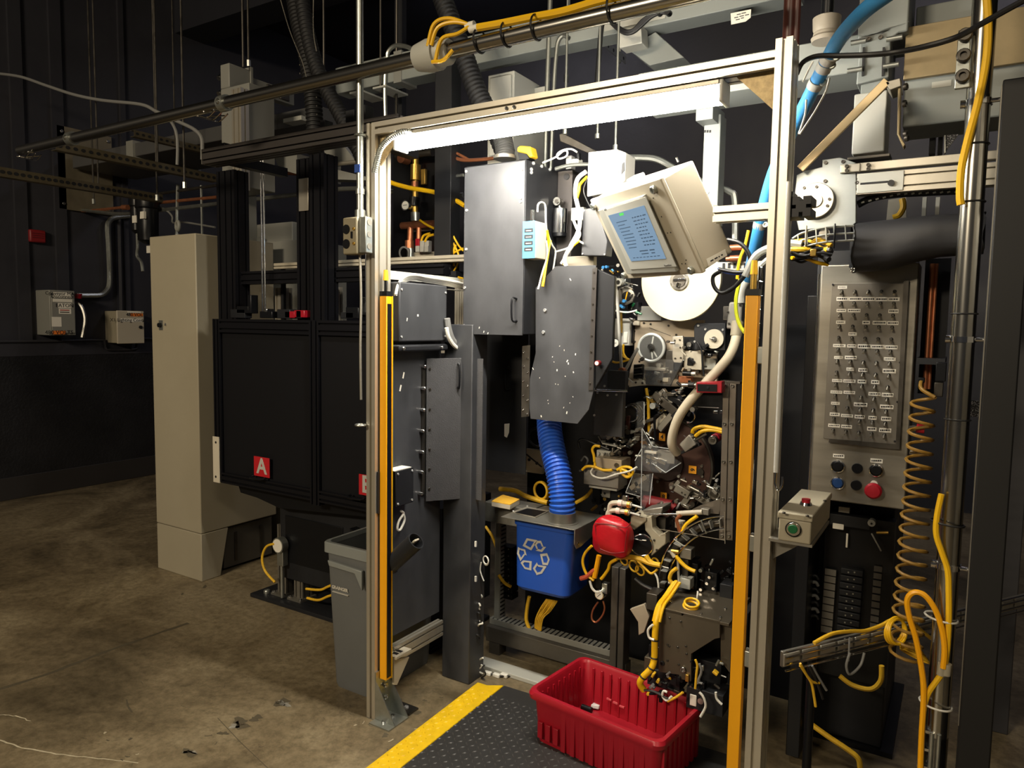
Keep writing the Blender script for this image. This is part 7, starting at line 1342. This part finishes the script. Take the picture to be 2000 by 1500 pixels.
bar(t, (1733, 157), (1562, 330), 17, .47, .012, mat('tan_bar', (190, 168, 128), .45, .4), 'flat_bar'); B().ply([(1728, 160), (1758, 152), (1760, 168), (1738, 176)], .47, .1).to('top_fold', alud, t, .002); B().ply([(1754, 155), (1760, 155), (1757, 262), (1768, 282), (1764, 288), (1752, 262)], .48, .04).to('hanger_plate', tp_, t, .002); bolts(t, ((1766, 170), (1764, 203), (1766, 262), (1768, 270)), .478, .009, steeld, (1, -.3, 0))
t = T('perforated_gusset', 'small white perforated triangle gusset under the duct', 'gusset'); B().ply([(1846, 264), (1873, 262), (1846, 298)], .7, .004).to('sheet', MATS['speckled'], t); B().ply([(1844, 264), (1847, 264), (1847, 298), (1844, 300)], .69, .02).to('edge', greyl, t)
t = T('pole_clamp_plate', 'galvanised clamp plate with three dark bolts on the pole top', 'clamp'); B().ply([(1872, 58), (1895, 66), (1894, 170), (1864, 174)], .27, .012).to('plate', zinc, t, .002); bolts(t, ((1885, 70), (1882, 110), (1880, 150)), .27, .015, steeld)
t = T('cable_gland_drum', 'ribbed grey cable gland drum beside the light blue hose', 'gland'); p = W(1613, 82, .5); k = pxm(p); B().rev(p, (0, 0, 1), [(0, 26 * k), (.012, 28 * k), (.02, 24 * k), (.026, 24 * k), (.03, 23 * k), (.036, 24 * k), (.04, 25 * k), (.075, 26 * k), (.08, 20 * k)], 28).to('drum', mat('warm_grey', (150, 142, 128), .45), t); B().cyl(p + Vector((0, 0, .08)), p + Vector((0, 0, 1.5)), .02).to('stem', blackg, t)
t = T('brown_riser', 'dark red-brown pipe rising above the right post', 'pipe'); p = W(1541, 60, .15); B().cyl((p.x, .15, 2.37), (p.x, .15, 4.98), 12 * pxm(p), n=20).to('pipe', mat('oxide_red', (84, 46, 40), .4), t); B().cyl((p.x + .02, .15, 2.37), (p.x + .02, .15, 4.98), 7 * pxm(p), n=16).to('second_pipe', MATS['oxide_red'], t)
wire('black_overhead_cable', [W(a, b, y) for a, b, y in ((1556, 145, .1), (1568, 122, .1), (1595, 110, .08), (1640, 109, .06), (1700, 107, .05), (1750, 102, .05), (1810, 90, .02), (1870, 72, 0), (1925, 42, -.05), (2010, -5, -.1))], .007, bcab, 'black cable drooping across the upper right corner')
for i, pts in enumerate((((1620, 152), (1612, 180), (1590, 220), (1562, 262)), ((1575, 195), (1572, 225), (1560, 262)), ((1588, 120), (1580, 135), (1568, 160)))): wire('thin_white_lead', [W(a, b, .2) for a, b in pts], .003, wcab, '%s thin white lead behind the right post top' % ('longest', 'middle', 'shortest')[i], group='white leads by the post')
# ---- pipes seen through the door at upper left ----
t = T('brass_manifold', 'brass and copper valve manifold seen through the door upper left', 'manifold')
yb = 1.2
pcyl(t, (775, 305), (845, 298), 7, yb, steeld, 'header'); B().pb(768, 290, 850, 515, yb + .08, .01).to('back_board', blackg, t); B().box(W(768, 400, yb + .08).x, yb + .09, 1.2, W(772, 400, yb + .08).x + .04, yb + .13, 5.0).to('hanger_post', black, t); pcyl(t, (812, 305), (810, 440), 6, yb, brass, 'riser'); disc(t, 783, 308, 10, yb - .03, .06, copper, 'union', 20)
for a, b, r, m in (((812, 322), (811, 352), 10, brass), ((810, 355), (810, 372), 7, copper), ((810, 385), (809, 402), 11, blackg), ((811, 415), (811, 432), 9, zinc), ((785, 441), (848, 437), 7, copper), ((802, 440), (801, 470), 6, copper), ((818, 440), (818, 470), 5, copper), ((800, 470), (800, 485), 9, copper), ((802, 485), (802, 512), 7, zinc)): pcyl(t, a, b, r, yb - .01, m, 'fitting')
for i, m in enumerate((redm, white, white)): boxes(t, ((811 + i * 9, 466 + (4 if i else 0), 819 + i * 9, 492, yb - .04, .03, m, 'valve_tab'), (811 + i * 9, 480, 818 + i * 9, 492, yb - .05, .02, white, 'valve_body')))
boxes(t, ((822, 330, 830, 360, yb - .02, .02, brass, 'lever'), (798, 440, 840, 452, yb + .03, .02, zinc, 'plate'), (808, 492, 848, 510, yb, .1, cream, 'tray')))
for pts in (((823, 470), (828, 460), (840, 456)), ((830, 472), (836, 462), (848, 458)), ((820, 430), (835, 440), (848, 446))): wire('yellow_tube', [W(a, b, yb - .04) for a, b in pts], .007, yel, None, par=t)
disc(t, 791, 401, 10, yb - .05, .03, chrome, 'gauge', 24); disc(t, 791, 401, 8, yb - .053, .004, lab, 'dial', 24); bar(t, (787, 401), (795, 400), 1, yb - .055, .001, ink, 'needle', 0)
B().ring(W(790, 495, yb - .05), (0, 1, .2), 12 * pxm(W(790, 495, yb)), .006, 20, 6).to('hose_loop', gcab, t)
wire('upper_yellow_hose', [W(a, b, .9) for a, b in ((755, 352), (770, 359), (800, 367), (830, 372), (850, 376), (880, 386), (908, 402))], .012, yel, 'yellow hose crossing behind the black inner post')
t = T('inner_black_post', 'black square post seen through the door left of the tall box', 'post'); x0, x1 = W(848, 410, .85).x, W(880, 410, .85).x; B().box(x0, .85, W(848, 530, .85).z, x1, .93, 2.9).to('post', black, t, .003); bolt(t, W(873, 523, .85), (0, -1, 0), .012, chrome); B().box(x0 - .1, .86, W(848, 545, .85).z, x1 + .03, .92, W(848, 530, .85).z).to('base_beam', black, t)
t = T('rear_shelf', 'dark level beam carrying black connectors behind the left post', 'beam'); B().box(W(762, 522, .95).x, .95, W(800, 540, .95).z, x0, 1.05, W(800, 522, .95).z).to('beam', black, t, .003)
boxes(t, ((805, 512, 822, 520, .94, .03, blackg, 'connector'), (826, 511, 846, 520, .94, .03, blackg, 'connector'), (765, 506, 848, 512, 1.0, .05, cream, 'rail'), (760, 524, 772, 545, .9, .02, greyl, 'round_cover')))
for i, pts in enumerate((((880, 465), (888, 480), (896, 500), (892, 520), (882, 535)), ((882, 455), (895, 478), (905, 490)), ((880, 500), (890, 492), (905, 485)), ((880, 515), (892, 508), (905, 505)), ((882, 532), (890, 540), (905, 545)), ((884, 536), (895, 546), (906, 552)), ((890, 478), (884, 500), (886, 520)))): wire('yellow_bunch_lead', [W(a, b, .88) for a, b in pts], .007 if i > 3 else .005, yel, 'yellow lead in the bunch left of the tall box, %s' % ('longest curve', 'upper outer', 'upper crossing', 'middle crossing', 'thick lower', 'thick lowest', 'inner vertical')[i], group='yellow leads by the tall box')
t = T('yellow_caution_tag', 'narrow yellow label strip left of the tall box', 'label'); boxes(t, ((884, 424, 893, 455, .92, .004, mat('label_yellow', (206, 186, 80), .5), 'strip'), (879, 420, 885, 490, .94, .01, grey, 'backing'))); [B().pb(887, 430 + 4 * i_, 890.5, 432.6 + 4 * i_, .9195, .0005).to('print_mark', ink, t) for i_ in range(5)]
for i, (pts, m, r, s) in enumerate(((((870, 300), (900, 312), (935, 312), (975, 308)), copper, .009, 'copper pipe joining the foil duct base'), (((880, 293), (905, 306), (915, 312)), copper, .007, 'thin copper pipe above the tall box'), (((882, 345), (905, 342)), zinc, .008, 'short grey pipe left of the tall box top'))): wire('copper_pipe', [W(a, b, .9) for a, b in pts], r, m, s, 'pipe')
finish()
